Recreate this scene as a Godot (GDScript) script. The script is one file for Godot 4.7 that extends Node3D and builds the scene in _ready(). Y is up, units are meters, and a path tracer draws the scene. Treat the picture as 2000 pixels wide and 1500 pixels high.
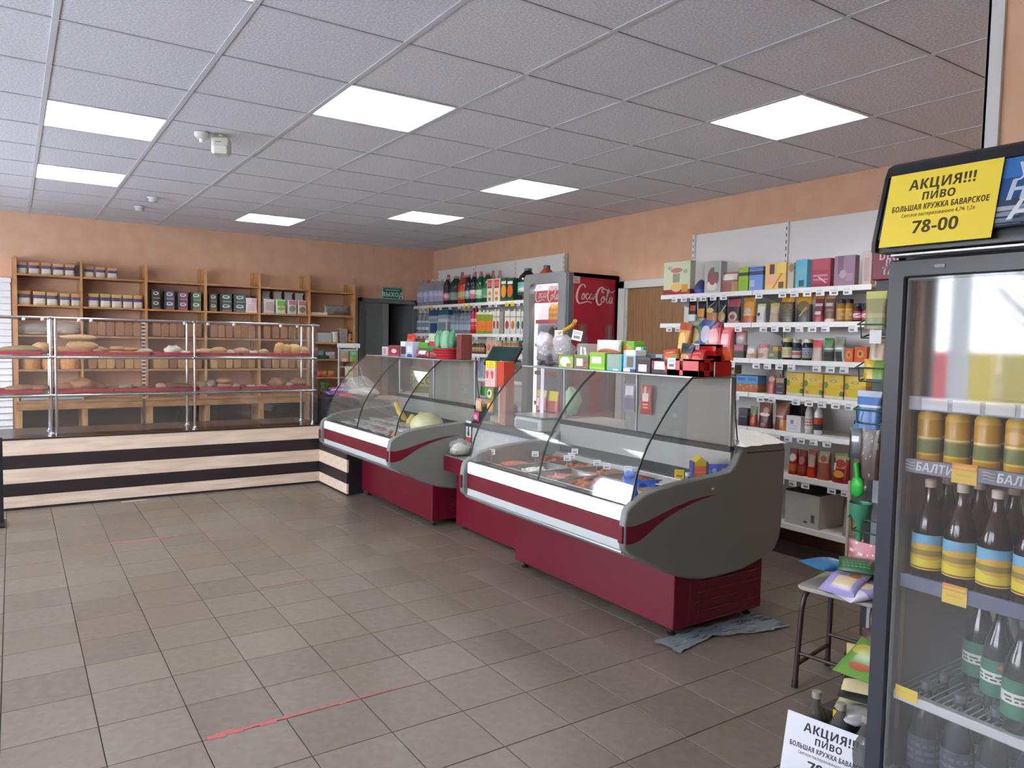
extends Node3D
# Interior of a small grocery shop. y is up, units are metres; the camera stands at x = 0, z = 0.
const CEIL := 2.67
const WALL_R := 4.855
const WALL_B := -9.23
const WALL_L := -2.2
var mats := {}
var cells := {}
var atlas: Image
var atlas_mat: StandardMaterial3D
var atlas_gloss: StandardMaterial3D
var rng := RandomNumberGenerator.new()
var names := {}


# Collects shapes with normals and texture coordinates of their own and gives one ArrayMesh.
class B:
	var v := PackedVector3Array()
	var n := PackedVector3Array()
	var u := PackedVector2Array()
	var ix := PackedInt32Array()
	var x := Transform3D()

	func at(p: Vector3, e := Vector3.ZERO) -> B:
		x = Transform3D(Basis.from_euler(e * PI / 180.0), p)
		return self

	func vert(p: Vector3, m: Vector3, uv := Vector2.ZERO) -> int:
		v.append(x * p)
		n.append((x.basis * m).normalized())
		u.append(uv)
		return v.size() - 1

	func tri(a: int, b: int, c: int) -> void:
		var g := (v[b] - v[a]).cross(v[c] - v[a])
		if g.dot(n[a] + n[b] + n[c]) > 0.0:
			ix.append_array([a, c, b])
		else:
			ix.append_array([a, b, c])

	func quad(a: int, b: int, c: int, d: int) -> void:
		tri(a, b, c)
		tri(a, c, d)

	func box(c: Vector3, s: Vector3, bev := 0.0) -> B:
		bev = minf(bev, minf(s.x, minf(s.y, s.z)) * 0.45)
		var id := []
		for k in 8:
			var sg := Vector3(1 if k & 1 else -1, 1 if k & 2 else -1, 1 if k & 4 else -1)
			for a in 3:
				var p := Vector3.ZERO
				for q in 3:
					p[q] = sg[q] * (s[q] * 0.5 - (0.0 if q == a else bev))
				var m := Vector3.ZERO
				m[a] = sg[a]
				id.append(vert(c + p, m, Vector2(p.x / s.x + 0.5, 0.5 - p.y / s.y)))
		for a in 3:
			var b := (a + 1) % 3
			var d := (a + 2) % 3
			for sa in 2:
				var f := []
				for w in [[0, 0], [1, 0], [1, 1], [0, 1]]:
					f.append(id[((sa << a) | (w[0] << b) | (w[1] << d)) * 3 + a])
				quad(f[0], f[1], f[2], f[3])
			if bev > 0.0:
				for sa in 2:
					for sb in 2:
						var k0 := (sa << a) | (sb << b)
						var k1 := k0 | (1 << d)
						quad(id[k0 * 3 + a], id[k1 * 3 + a], id[k1 * 3 + b], id[k0 * 3 + b])
		if bev > 0.0:
			for k in 8:
				tri(id[k * 3], id[k * 3 + 1], id[k * 3 + 2])
		return self

	# Box between two corners.
	func span(a: Vector3, b: Vector3, bev := 0.0) -> B:
		return box((a + b) * 0.5, (b - a).abs(), bev)

	# Profile of (radius, height) turned round y.
	func lathe(prof: Array, seg := 16, sx := 1.0, sz := 1.0) -> B:
		var k := prof.size()
		var y0: float = prof[0].y
		var y1: float = prof[k - 1].y
		for p in prof:
			y0 = minf(y0, p.y)
			y1 = maxf(y1, p.y)
		var sn := []
		for i in k - 1:
			var d: Vector2 = prof[i + 1] - prof[i]
			sn.append(Vector2(d.y, -d.x).normalized())
		for i in k - 1:
			var na: Vector2 = sn[i]
			var nb: Vector2 = sn[i]
			if i > 0 and sn[i - 1].dot(sn[i]) > 0.55:
				na = (sn[i - 1] + sn[i]).normalized()
			if i < k - 2 and sn[i + 1].dot(sn[i]) > 0.55:
				nb = (sn[i + 1] + sn[i]).normalized()
			var first := v.size()
			for s in seg + 1:
				var t := TAU * s / seg
				var cs := Vector2(sin(t), cos(t))
				for e in 2:
					var p: Vector2 = prof[i + e]
					var m := na if e == 0 else nb
					vert(Vector3(p.x * cs.x * sx, p.y, p.x * cs.y * sz), Vector3(m.x * cs.x / sx, m.y, m.x * cs.y / sz), Vector2(fposmod(float(s) / seg * 2.0 + 0.5, 2.0001) * 0.5, 1.0 - (p.y - y0) / maxf(y1 - y0, 1e-6)))
			for s in seg:
				var q := first + s * 2
				quad(q, q + 1, q + 3, q + 2)
		return self

	func cyl(a: Vector3, b: Vector3, r: float, seg := 10, r1 := -1.0) -> B:
		var keep := x
		var d := b - a
		var up := Vector3.UP if absf(d.normalized().y) < 0.99 else Vector3.RIGHT
		var z := d.normalized().cross(up).normalized()
		x = keep * Transform3D(Basis(z, d.normalized(), z.cross(d.normalized())), a)
		var l := d.length()
		lathe([Vector2(0, 0), Vector2(r, 0), Vector2(r if r1 < 0.0 else r1, l), Vector2(0, l)], seg)
		x = keep
		return self

	func tube(pts: Array, r: float, seg := 6) -> B:
		var rows := []
		var prev := Vector3.ZERO
		for i in pts.size():
			var d: Vector3 = (pts[mini(i + 1, pts.size() - 1)] - pts[maxi(i - 1, 0)]).normalized()
			if prev == Vector3.ZERO:
				prev = d.cross(Vector3.UP if absf(d.y) < 0.9 else Vector3.RIGHT).normalized()
			prev = (prev - d * prev.dot(d)).normalized()
			var q := d.cross(prev)
			var first := v.size()
			for s in seg:
				var t := TAU * s / seg
				vert(pts[i] + (prev * cos(t) + q * sin(t)) * r, prev * cos(t) + q * sin(t))
			rows.append(first)
		for i in pts.size() - 1:
			for s in seg:
				var s1 := (s + 1) % seg
				quad(rows[i] + s, rows[i] + s1, rows[i + 1] + s1, rows[i + 1] + s)
		for e in [0, pts.size() - 1]:
			var d: Vector3 = pts[0] - pts[1] if e == 0 else pts[e] - pts[e - 1]
			var c := vert(pts[e], d)
			for s in seg:
				var m := [vert(x.affine_inverse() * v[rows[e] + s], d), vert(x.affine_inverse() * v[rows[e] + (s + 1) % seg], d)]
				tri(c, m[0], m[1])
		return self

	# Outline in x, y with a depth in z from z0 to z1; bev rounds the rim of both faces.
	func prism(poly: PackedVector2Array, z0: float, z1: float, bev := 0.0, smooth := 0.75) -> B:
		var k := poly.size()
		var area := 0.0
		for i in k:
			area += poly[i].cross(poly[(i + 1) % k])
		if area > 0.0:
			poly = poly.duplicate()
			poly.reverse()
		var en := []
		for i in k:
			var d := (poly[(i + 1) % k] - poly[i]).normalized()
			en.append(Vector2(-d.y, d.x))
		var vn := []
		for i in k:
			var m: Vector2 = en[i] + en[(i + k - 1) % k]
			vn.append(m.normalized() / maxf(0.5, m.length() * 0.5))
		var inner := PackedVector2Array()
		for i in k:
			inner.append(poly[i] - vn[i] * bev)
		var lo := poly[0]
		var hi := poly[0]
		for p in poly:
			lo = lo.min(p)
			hi = hi.max(p)
		var tris := Geometry2D.triangulate_polygon(inner)
		for e in 2:
			var z := z0 if e == 0 else z1
			var first := v.size()
			for p in inner:
				vert(Vector3(p.x, p.y, z), Vector3(0, 0, -1 if e == 0 else 1), Vector2((p.x - lo.x) / maxf(hi.x - lo.x, 1e-6), 1.0 - (p.y - lo.y) / maxf(hi.y - lo.y, 1e-6)))
			for t in range(0, tris.size(), 3):
				tri(first + tris[t], first + tris[t + 1], first + tris[t + 2])
		for i in k:
			var j := (i + 1) % k
			var na: Vector2 = vn[i].normalized() if en[i].dot(en[(i + k - 1) % k]) > smooth else en[i]
			var nb: Vector2 = vn[j].normalized() if en[i].dot(en[j]) > smooth else en[i]
			var a := []
			for w in [[poly[i], z0 + bev, na], [poly[i], z1 - bev, na], [poly[j], z1 - bev, nb], [poly[j], z0 + bev, nb]]:
				a.append(vert(Vector3(w[0].x, w[0].y, w[1]), Vector3(w[2].x, w[2].y, 0)))
			quad(a[0], a[1], a[2], a[3])
			if bev > 0.0:
				for e in 2:
					var zz := z0 if e == 0 else z1
					var zi := z0 + bev if e == 0 else z1 - bev
					var f := Vector3(0, 0, -1 if e == 0 else 1)
					var q := [vert(Vector3(inner[i].x, inner[i].y, zz), f), vert(Vector3(inner[j].x, inner[j].y, zz), f), vert(Vector3(poly[j].x, poly[j].y, zi), Vector3(nb.x, nb.y, 0)), vert(Vector3(poly[i].x, poly[i].y, zi), Vector3(na.x, na.y, 0))]
					quad(q[0], q[1], q[2], q[3])
		return self

	# A net of points (rows of equal length) with smooth normals; wrap joins the last column to the first.
	func net(rows: Array, wrap := false, flip_out := true) -> B:
		var h := rows.size()
		var w: int = rows[0].size()
		var nn := []
		var mid := Vector3.ZERO
		for r in rows:
			for p in r:
				mid += p
		mid /= float(h * w)
		var side := 0.0
		for i in h:
			for j in w:
				var jl := (j + w - 1) % w if wrap else maxi(j - 1, 0)
				var jr := (j + 1) % w if wrap else mini(j + 1, w - 1)
				var du: Vector3 = rows[i][jr] - rows[i][jl]
				var dv: Vector3 = rows[mini(i + 1, h - 1)][j] - rows[maxi(i - 1, 0)][j]
				var m := du.cross(dv)
				if m.length() < 1e-12:
					m = rows[i][j] - mid
					if side < 0.0:
						m = -m
				m = m.normalized()
				side += m.dot(rows[i][j] - mid)
				nn.append(m)
		var sg := -1.0 if side < 0.0 and flip_out else 1.0
		var first := v.size()
		for i in h:
			for j in w:
				vert(rows[i][j], nn[i * w + j] * sg, Vector2(float(j) / (w if wrap else w - 1), float(i) / (h - 1)))
		for i in h - 1:
			for j in (w if wrap else w - 1):
				var j1 := (j + 1) % w
				quad(first + i * w + j, first + i * w + j1, first + (i + 1) * w + j1, first + (i + 1) * w + j)
		return self

	# Flat polygon facing m.
	func face(pts: Array, m: Vector3) -> B:
		var f := []
		for i in pts.size():
			f.append(vert(pts[i], m, Vector2(1 if i in [1, 2] else 0, 0 if i in [2, 3] else 1)))
		for i in range(1, pts.size() - 1):
			tri(f[0], f[i], f[i + 1])
		return self

	# Texture coordinates from the place in x, y (front view), for printed packs.
	func front_uv(w: float, h: float, y0 := 0.0) -> B:
		for i in v.size():
			u[i] = Vector2(v[i].x / w + 0.5, 1.0 - (v[i].y - y0) / h)
		return self

	func mesh(cell := -1) -> ArrayMesh:
		var arr := []
		arr.resize(Mesh.ARRAY_MAX)
		arr[Mesh.ARRAY_VERTEX] = v
		arr[Mesh.ARRAY_NORMAL] = n
		if cell >= 0:
			for i in u.size():
				u[i] = (Vector2(cell % 16, cell / 16) + Vector2(clampf(u[i].x, 0.015, 0.985), clampf(u[i].y, 0.015, 0.985))) / 16.0
		arr[Mesh.ARRAY_TEX_UV] = u
		arr[Mesh.ARRAY_INDEX] = ix
		var m := ArrayMesh.new()
		m.add_surface_from_arrays(Mesh.PRIMITIVE_TRIANGLES, arr)
		return m


# ---------------------------------------------------------------- materials
func mat(hex: String, rough := 0.6, metal := 0.0, spec := 0.5) -> StandardMaterial3D:
	var key := "%s %s %s %s" % [hex, rough, metal, spec]
	if not mats.has(key):
		var m := StandardMaterial3D.new()
		m.albedo_color = Color(hex)
		m.roughness = rough
		m.metallic = metal
		m.metallic_specular = spec
		mats[key] = m
	return mats[key]


func clear_mat(hex: String, alpha: float, rough := 0.04) -> StandardMaterial3D:
	var key := "clear %s %s %s" % [hex, alpha, rough]
	if not mats.has(key):
		var m := StandardMaterial3D.new()
		m.albedo_color = Color(Color(hex), alpha)
		m.transparency = BaseMaterial3D.TRANSPARENCY_ALPHA
		m.roughness = rough
		mats[key] = m
	return mats[key]


func glow(hex: String, e: float) -> StandardMaterial3D:
	var key := "glow %s %s" % [hex, e]
	if not mats.has(key):
		var m := StandardMaterial3D.new()
		m.albedo_color = Color(hex)
		m.emission_enabled = true
		m.emission = Color(hex)
		m.emission_energy_multiplier = e
		mats[key] = m
	return mats[key]


func noise_mat(hex_a: String, hex_b: String, freq: float, scale: Vector3, rough: float, relief := 0.0, octaves := 4) -> StandardMaterial3D:
	var key := "noise %s %s %s %s" % [hex_a, hex_b, freq, scale]
	if mats.has(key):
		return mats[key]
	var f := FastNoiseLite.new()
	f.seed = 7 + mats.size()
	f.frequency = freq
	f.fractal_octaves = octaves
	var g := Gradient.new()
	g.set_color(0, Color(hex_a))
	g.set_color(1, Color(hex_b))
	g.set_offset(0, 0.25)
	g.set_offset(1, 0.75)
	var t := NoiseTexture2D.new()
	t.width = 256
	t.height = 256
	t.seamless = true
	t.noise = f
	t.color_ramp = g
	var m := StandardMaterial3D.new()
	m.albedo_texture = t
	m.roughness = rough
	m.uv1_triplanar = true
	m.uv1_world_triplanar = true
	m.uv1_scale = scale
	if relief > 0.0:
		var nt := NoiseTexture2D.new()
		nt.width = 256
		nt.height = 256
		nt.seamless = true
		nt.noise = f
		nt.as_normal_map = true
		nt.bump_strength = 4.0
		m.normal_enabled = true
		m.normal_texture = nt
		m.normal_scale = relief
	mats[key] = m
	return m


# Flat print for packs, painted into one cell of a shared sheet: "ground|r x0 y0 x1 y1 colour|e cx cy rx ry colour|l x0 y0 x1 rows step colour|d x0 y0 x1 y1 colour".
func paint(spec: String) -> int:
	if cells.has(spec):
		return cells[spec]
	var c := cells.size()
	cells[spec] = c
	var ox := (c % 16) * 128
	var oy := (c / 16) * 128
	var ops := spec.split("|")
	atlas.fill_rect(Rect2i(ox, oy, 128, 128), Color(ops[0]))
	for k in range(1, ops.size()):
		var a := ops[k].split(" ")
		var col := Color(a[a.size() - 1])
		var p := []
		for q in range(1, a.size() - 1):
			p.append(a[q].to_float() * 1.28)
		if a[0] == "r":
			dab(ox, oy, p[0], p[1], p[2], p[3], col)
		elif a[0] == "e":
			for yy in range(int(p[1] - p[3]), int(p[1] + p[3]) + 1):
				var s := 1.0 - pow((yy - p[1]) / p[3], 2)
				if s > 0.0:
					dab(ox, oy, p[0] - p[2] * sqrt(s), yy, p[0] + p[2] * sqrt(s), yy + 1, col)
		elif a[0] == "l":
			for i in int(a[4].to_float()):
				var off := (i * 37 % 11) * 0.8
				var xx: float = p[0] + off
				while xx < p[2] - off:
					var wl := 4 + (i * 13 + int(xx) * 7) % 9
					dab(ox, oy, xx, p[1] + i * p[4], minf(xx + wl, p[2]), p[1] + i * p[4] + p[4] * 0.5, col)
					xx += wl + 3
		elif a[0] == "d":
			var hh: float = p[3] - p[1]
			for yy in int(hh):
				var t := yy / hh
				dab(ox, oy, lerpf(p[0], p[2], t) - 6, p[1] + yy, lerpf(p[0], p[2], t) + 6, p[1] + yy + 1, col)
		elif a[0] == "m":
			var r2 := RandomNumberGenerator.new()
			r2.seed = c * 31 + k
			for i in 26:
				var rx := r2.randf_range(p[0], p[2])
				var ry := r2.randf_range(p[1], p[3])
				var w := r2.randf_range(4, 13)
				dab(ox, oy, rx, ry, minf(rx + w, p[2]), minf(ry + w * 0.7, p[3]), col.lightened(r2.randf() * 0.35) if i % 2 else col.darkened(r2.randf() * 0.4))
	return c


func dab(ox: int, oy: int, x0: float, y0: float, x1: float, y1: float, col: Color) -> void:
	var a := clampi(int(x0), 0, 128)
	var b := clampi(int(x1), 0, 128)
	var c := clampi(int(y0), 0, 128)
	var d := clampi(int(y1), 0, 128)
	if b > a and d > c:
		atlas.fill_rect(Rect2i(ox + a, oy + c, b - a, d - c), col)


# ---------------------------------------------------------------- nodes
func obj(called: String, b: B, m: Material, parent: Node = self, cell := -1) -> MeshInstance3D:
	var o := MeshInstance3D.new()
	o.name = called
	o.mesh = b.mesh(cell)
	o.material_override = m
	parent.add_child(o, true)
	return o


func tag(o: Node, label: String, category: String, group := "", kind := "") -> Node:
	if label:
		o.set_meta("label", label)
	if category:
		o.set_meta("category", category)
	if group:
		o.set_meta("group", group)
	if kind:
		o.set_meta("kind", kind)
	return o


func thing(called: String, label: String, category: String, p := Vector3.ZERO, turn := 0.0, group := "") -> Node3D:
	var o := Node3D.new()
	o.name = called
	add_child(o, true)
	o.position = p
	o.rotation_degrees.y = turn
	tag(o, label, category, group)
	return o


# A thing that is one mesh.
func one(called: String, b: B, m: Material, label: String, category: String, p := Vector3.ZERO, turn := 0.0, group := "", cell := -1) -> MeshInstance3D:
	var o := obj(called, b, m, self, cell)
	o.position = p
	o.rotation_degrees.y = turn
	tag(o, label, category, group)
	return o


func struct(called: String, b: B, m: Material, parent: Node = self) -> MeshInstance3D:
	var o := obj(called, b, m, parent)
	if parent == self:
		o.set_meta("kind", "structure")
	return o


func dup(o: Node3D, p: Vector3, turn: float, label: String) -> Node3D:
	var c: Node3D = o.duplicate()
	c.name = str(o.name).rstrip("0123456789")
	add_child(c, true)
	c.position = p
	c.rotation_degrees.y = turn
	c.set_meta("label", label)
	return c


# Raised lettering: flat text of the given height, centred on p, on a surface turned to face the given way.
func lettering(called: String, text: String, height: float, p: Vector3, e: Vector3, m: Material, parent: Node, bold := true, width := 0.0, slant := 0.0, align := 0) -> MeshInstance3D:
	var f := SystemFont.new()
	f.font_names = PackedStringArray(["Droid Sans"])
	f.font_weight = 700 if bold else 400
	var t := TextMesh.new()
	t.font = f
	t.text = text
	t.font_size = 64
	t.pixel_size = height / 47.0
	t.depth = 0.0008
	t.curve_step = 2.0
	var o := MeshInstance3D.new()
	o.name = called
	o.mesh = t
	o.material_override = m
	parent.add_child(o, true)
	var bs := Basis.from_euler(e * PI / 180.0)
	var sc := 1.0
	if width > 0.0:
		sc = width / maxf(t.get_aabb().size.x, 0.001)
	bs = bs * Basis(Vector3(sc, 0, 0), Vector3(slant, 1, 0), Vector3(0, 0, 1))
	o.transform = Transform3D(bs, p)
	return o


func nth(i: int) -> String:
	return ["first", "second", "third", "fourth", "fifth", "sixth", "seventh", "eighth", "ninth", "tenth", "eleventh", "twelfth", "thirteenth", "fourteenth"][i]


func _ready() -> void:
	# ---- camera, sky, exposure
	var cam := Camera3D.new()
	cam.name = "camera"
	add_child(cam)
	cam.position = Vector3(0, 1.4646, 0)
	cam.rotation_degrees = Vector3(-3.335, -33.919, 1.175)
	cam.fov = 54.619
	cam.near = 0.05
	cam.far = 300.0
	cam.current = true
	var env := Environment.new()
	env.background_mode = Environment.BG_SKY
	var sky := Sky.new()
	var sm := ProceduralSkyMaterial.new()   # an overcast winter sky
	sm.sky_top_color = Color(0.90, 0.94, 1.0)
	sm.sky_horizon_color = Color(0.94, 0.96, 1.0)
	sm.ground_bottom_color = Color(0.80, 0.82, 0.86)
	sm.ground_horizon_color = Color(0.90, 0.92, 0.95)
	sm.sun_angle_max = 0.0
	sky.sky_material = sm
	env.sky = sky
	env.background_energy_multiplier = SKY_ENERGY
	env.tonemap_mode = Environment.TONE_MAPPER_LINEAR
	env.tonemap_exposure = EXPOSURE
	env.sdfgi_enabled = true
	env.ssao_enabled = true
	env.ssil_enabled = true
	var we := WorldEnvironment.new()
	we.name = "world"
	we.environment = env
	add_child(we)
	rng.seed = 11
	atlas = Image.create(2048, 2048, false, Image.FORMAT_RGB8)
	atlas_mat = StandardMaterial3D.new()
	atlas_mat.roughness = 0.5
	atlas_gloss = StandardMaterial3D.new()
	atlas_gloss.roughness = 0.28
	# ---- the room, then large things, then goods
	room()
	outdoors()
	ceiling_lights()
	bread_wall()
	bread_display()
	display_cases()
	register()
	wall_racks()
	drinks_fridge()
	beer_fridge()
	snack_corner()
	goods()
	var tex := ImageTexture.create_from_image(atlas)
	atlas_mat.albedo_texture = tex
	atlas_gloss.albedo_texture = tex


const SKY_ENERGY := 24.0
const EXPOSURE := 0.86
const LAMP := 0.26   # one tube's light


# ---------------------------------------------------------------- the room
func room() -> void:
	var peach := noise_mat("cda283", "d2a88b", 0.02, Vector3.ONE * 0.7, 0.8)
	var cream := mat("d9d9d6", 0.6)
	# floor with its tiles
	var fl := struct("floor", B.new().span(Vector3(WALL_L - 0.25, -0.2, WALL_B - 1.6), Vector3(WALL_R + 0.25, -0.004, 1.75)), mat("4a4039", 0.9))
	var tones := []
	for c in [["6c6156", "73685e"], ["6e645a", "766c62"], ["685e54", "70665c"], ["70675d", "776f64"]]:
		tones.append(noise_mat(c[0], c[1], 0.03, Vector3.ONE * 2.2, 0.34))
	var tile := B.new().box(Vector3(0, -0.004, 0), Vector3(0.2995, 0.008, 0.2995), 0.0016).mesh()
	var rest := B.new()
	for i in range(-8, 17):
		for j in range(-15, 23):
			var p := Vector3(-0.0582 + 0.303 * (i + 0.5), 0, -2.7687 - 0.303 * (j + 0.5))
			if p.x < WALL_L + 0.1 or p.x > WALL_R - 0.1 or p.z < WALL_B + 0.1 or p.z > 1.4:
				continue
			if (i >= -1 and i <= 9 and j >= -6 and j <= 14) or (i >= 10 and i <= 14 and j >= -5 and j <= 1):
				var o := MeshInstance3D.new()
				o.name = "tile"
				o.mesh = tile
				o.material_override = tones[(i * 7 + j * 5 + (i * j) % 3 + 60) % 4]
				fl.add_child(o, true)
				o.position = p
			else:
				rest.box(p + Vector3(0, -0.004, 0), Vector3(0.2995, 0.008, 0.2995))
	tag(obj("tiles_beyond", rest, tones[0], fl), "", "", "", "stuff")
	# ceiling: slab above, lay-in panels, grid bars
	var ce := struct("ceiling", B.new().span(Vector3(WALL_L - 0.25, 2.86, WALL_B - 0.25), Vector3(WALL_R + 0.25, 3.0, 1.75)), mat("cfcfcf", 0.9))
	var board := noise_mat("cfd1d8", "eeeff3", 0.11, Vector3.ONE * 2.6, 0.95, 0.0, 2)
	var barm := mat("d2d4da", 0.5)
	var pan := B.new().box(Vector3.ZERO, Vector3(0.584, 0.014, 0.584), 0.003).mesh()
	var rest2 := B.new()
	for i in range(-4, 8):
		for j in range(-9, 10):
			var x0 := maxf(0.158 + 0.6 * i, WALL_L)
			var x1 := minf(0.158 + 0.6 * (i + 1), WALL_R)
			var z0 := maxf(-3.457 - 0.6 * (j + 1), WALL_B)
			var z1 := minf(-3.457 - 0.6 * j, 1.5)
			if x1 - x0 < 0.05 or z1 - z0 < 0.05 or [i, j] in LAMPS:
				continue
			var c := Vector3((x0 + x1) / 2, 2.681, (z0 + z1) / 2)
			var s := Vector3(x1 - x0 - 0.016, 0.014, z1 - z0 - 0.016)
			if i >= -1 and j >= -4:
				var o := MeshInstance3D.new()
				o.name = "ceiling_panel"
				o.mesh = pan if absf(s.x - 0.584) < 0.001 and absf(s.z - 0.584) < 0.001 else B.new().box(Vector3.ZERO, s, 0.003).mesh()
				o.material_override = board
				ce.add_child(o, true)
				o.position = c
			else:
				rest2.box(c, s)
	tag(obj("panels_beyond", rest2, board, ce), "", "", "", "stuff")
	for i in range(-3, 8):
		var x := 0.158 + 0.6 * i
		obj("grid_bar", B.new().span(Vector3(x - 0.012, 2.67, WALL_B), Vector3(x + 0.012, 2.6735, 1.5), 0.001).span(Vector3(x - 0.003, 2.6735, WALL_B), Vector3(x + 0.003, 2.71, 1.5)), barm, ce)
	for j in range(-8, 10):
		var z := -3.457 - 0.6 * j
		obj("grid_bar", B.new().span(Vector3(WALL_L, 2.6704, z - 0.008), Vector3(WALL_R, 2.6732, z + 0.008), 0.001).span(Vector3(WALL_L, 2.6732, z - 0.003), Vector3(WALL_R, 2.70, z + 0.003)), barm, ce)
	# walls
	var wb := B.new()
	wb.span(Vector3(WALL_L - 0.25, 0, WALL_B - 0.2), Vector3(3.80, 2.9, WALL_B))
	wb.span(Vector3(4.56, 0, WALL_B - 0.2), Vector3(WALL_R + 0.25, 2.9, WALL_B))
	wb.span(Vector3(3.80, 1.93, WALL_B - 0.2), Vector3(4.56, 2.9, WALL_B))
	struct("wall_back", wb, peach)
	struct("wall_right", B.new().span(Vector3(WALL_R, 0, WALL_B), Vector3(WALL_R + 0.25, 2.9, 1.75)), peach)
	struct("wall_front", B.new().span(Vector3(WALL_L - 0.25, 0, 1.5), Vector3(WALL_R, 2.9, 1.75)), peach)
	var ws := struct("wall_side", B.new().span(Vector3(2.80, 0, -1.262), Vector3(WALL_R, 2.9, 1.5)), peach)
	obj("corner_strip", B.new().span(Vector3(2.786, 0, -1.274), Vector3(2.80, 2.69, -1.222), 0.002).span(Vector3(2.786, 0, -1.274), Vector3(2.84, 2.69, -1.262), 0.002), cream, ws)
	# left wall with two wide windows (the street is reflected in the fridge door)
	var wl := B.new()
	var wz := [-8.3, -4.6, -3.40, -0.2]
	wl.span(Vector3(WALL_L - 0.25, 0, WALL_B), Vector3(WALL_L, 0.96, 1.5))
	wl.span(Vector3(WALL_L - 0.25, 2.3, WALL_B), Vector3(WALL_L, 2.9, 1.5))
	wl.span(Vector3(WALL_L - 0.25, 0.96, WALL_B), Vector3(WALL_L, 2.3, wz[0]))
	wl.span(Vector3(WALL_L - 0.25, 0.96, wz[1]), Vector3(WALL_L, 2.3, wz[2]))
	wl.span(Vector3(WALL_L - 0.25, 0.96, wz[3]), Vector3(WALL_L, 2.3, 1.5))
	struct("wall_left", wl, peach)
	for k in 2:
		var a: float = wz[k * 2]
		var b: float = wz[k * 2 + 1]
		var fr := B.new()
		var xw := WALL_L - 0.14
		for zz in [a, b - 0.06]:
			fr.span(Vector3(xw - 0.035, 0.96, zz), Vector3(xw + 0.035, 2.3, zz + 0.06), 0.004)
		for yy in [0.96, 2.24]:
			fr.span(Vector3(xw - 0.034, yy, a), Vector3(xw + 0.034, yy + 0.06, b), 0.004)
		var w := struct("window_%d" % (k + 1), fr, mat("55585e", 0.4))
		obj("pane", B.new().span(Vector3(xw - 0.003, 1.02, a + 0.06), Vector3(xw + 0.003, 2.24, b - 0.06)), clear_mat("ffffff", 0.03), w)
		obj("sill", B.new().span(Vector3(WALL_L - 0.09, 0.94, a - 0.03), Vector3(WALL_L + 0.12, 0.97, b + 0.03), 0.006), cream, w)
	# doorway in the back wall: grey leaf and a dark passage
	var gd := mat("6c726f", 0.5)
	var d1 := B.new()
	for xx in [3.76, 4.555]:
		d1.span(Vector3(xx, 0, WALL_B - 0.06), Vector3(xx + 0.05, 1.985, WALL_B + 0.03), 0.004)
	d1.span(Vector3(3.76, 1.93, WALL_B - 0.06), Vector3(4.605, 1.985, WALL_B + 0.03), 0.004)
	var door := struct("door_1", d1, gd)
	obj("door_leaf", B.new().span(Vector3(3.81, 0.01, WALL_B - 0.04), Vector3(4.185, 1.93, WALL_B - 0.005), 0.004), gd, door)
	obj("raised_panel", B.new().span(Vector3(3.86, 1.02, WALL_B - 0.006), Vector3(4.02, 1.82, WALL_B + 0.004), 0.004).span(Vector3(3.86, 0.1, WALL_B - 0.006), Vector3(4.02, 0.9, WALL_B + 0.004), 0.004), gd, door)
	obj("meeting_strip", B.new().span(Vector3(4.10, 0.02, WALL_B - 0.006), Vector3(4.19, 1.92, WALL_B + 0.012), 0.004), mat("777b7c", 0.45), door)
	obj("inner_leaf", B.new().at(Vector3(4.55, 0, WALL_B - 0.03), Vector3(0, -62, 0)).span(Vector3(-0.37, 0.01, -0.04), Vector3(0, 1.92, 0), 0.004), mat("565b5e", 0.5), door)
	obj("handle", B.new().cyl(Vector3(4.15, 1.0, WALL_B + 0.01), Vector3(4.15, 1.0, WALL_B + 0.05), 0.008).cyl(Vector3(4.16, 1.0, WALL_B + 0.045), Vector3(4.06, 1.0, WALL_B + 0.045), 0.008), mat("a0a2a4", 0.3, 1.0), door)
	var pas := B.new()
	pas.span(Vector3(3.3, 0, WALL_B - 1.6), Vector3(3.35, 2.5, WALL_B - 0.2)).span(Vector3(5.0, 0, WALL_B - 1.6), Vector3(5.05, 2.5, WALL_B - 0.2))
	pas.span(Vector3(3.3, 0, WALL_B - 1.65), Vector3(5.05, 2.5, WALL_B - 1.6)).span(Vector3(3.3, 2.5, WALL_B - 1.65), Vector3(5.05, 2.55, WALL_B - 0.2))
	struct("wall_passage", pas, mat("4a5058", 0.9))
	# brown door with white frame in the right wall
	var d2 := B.new()
	var fx := WALL_R - 0.05
	d2.span(Vector3(fx, 0, -5.37), Vector3(WALL_R, 2.05, -5.28), 0.006).span(Vector3(fx, 0, -4.52), Vector3(WALL_R, 2.05, -4.44), 0.006).span(Vector3(fx, 1.975, -5.37), Vector3(WALL_R, 2.05, -4.44), 0.006)
	var dr := struct("door_2", d2, mat("c9c9c6", 0.5))
	obj("door_leaf", B.new().span(Vector3(WALL_R - 0.02, 0.01, -5.28), Vector3(WALL_R + 0.01, 1.975, -4.52)), noise_mat("7d5a3a", "8d6a48", 0.02, Vector3(8, 0.5, 8), 0.5), dr)
	obj("inner_stop", B.new().span(Vector3(WALL_R - 0.035, 0, -5.285), Vector3(WALL_R, 1.98, -5.25), 0.003), mat("b4b3ae", 0.5), dr)
	obj("handle", B.new().cyl(Vector3(WALL_R - 0.07, 1.0, -4.6), Vector3(WALL_R - 0.02, 1.0, -4.6), 0.009).cyl(Vector3(WALL_R - 0.065, 1.0, -4.6), Vector3(WALL_R - 0.065, 1.0, -4.72), 0.008), mat("a8a8a8", 0.3, 1.0), dr)
	# green exit sign
	var ex := thing("exit_sign", "small green exit sign with pale letters above the grey back door", "sign", Vector3(4.235, 1.985, WALL_B + 0.001))
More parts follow.
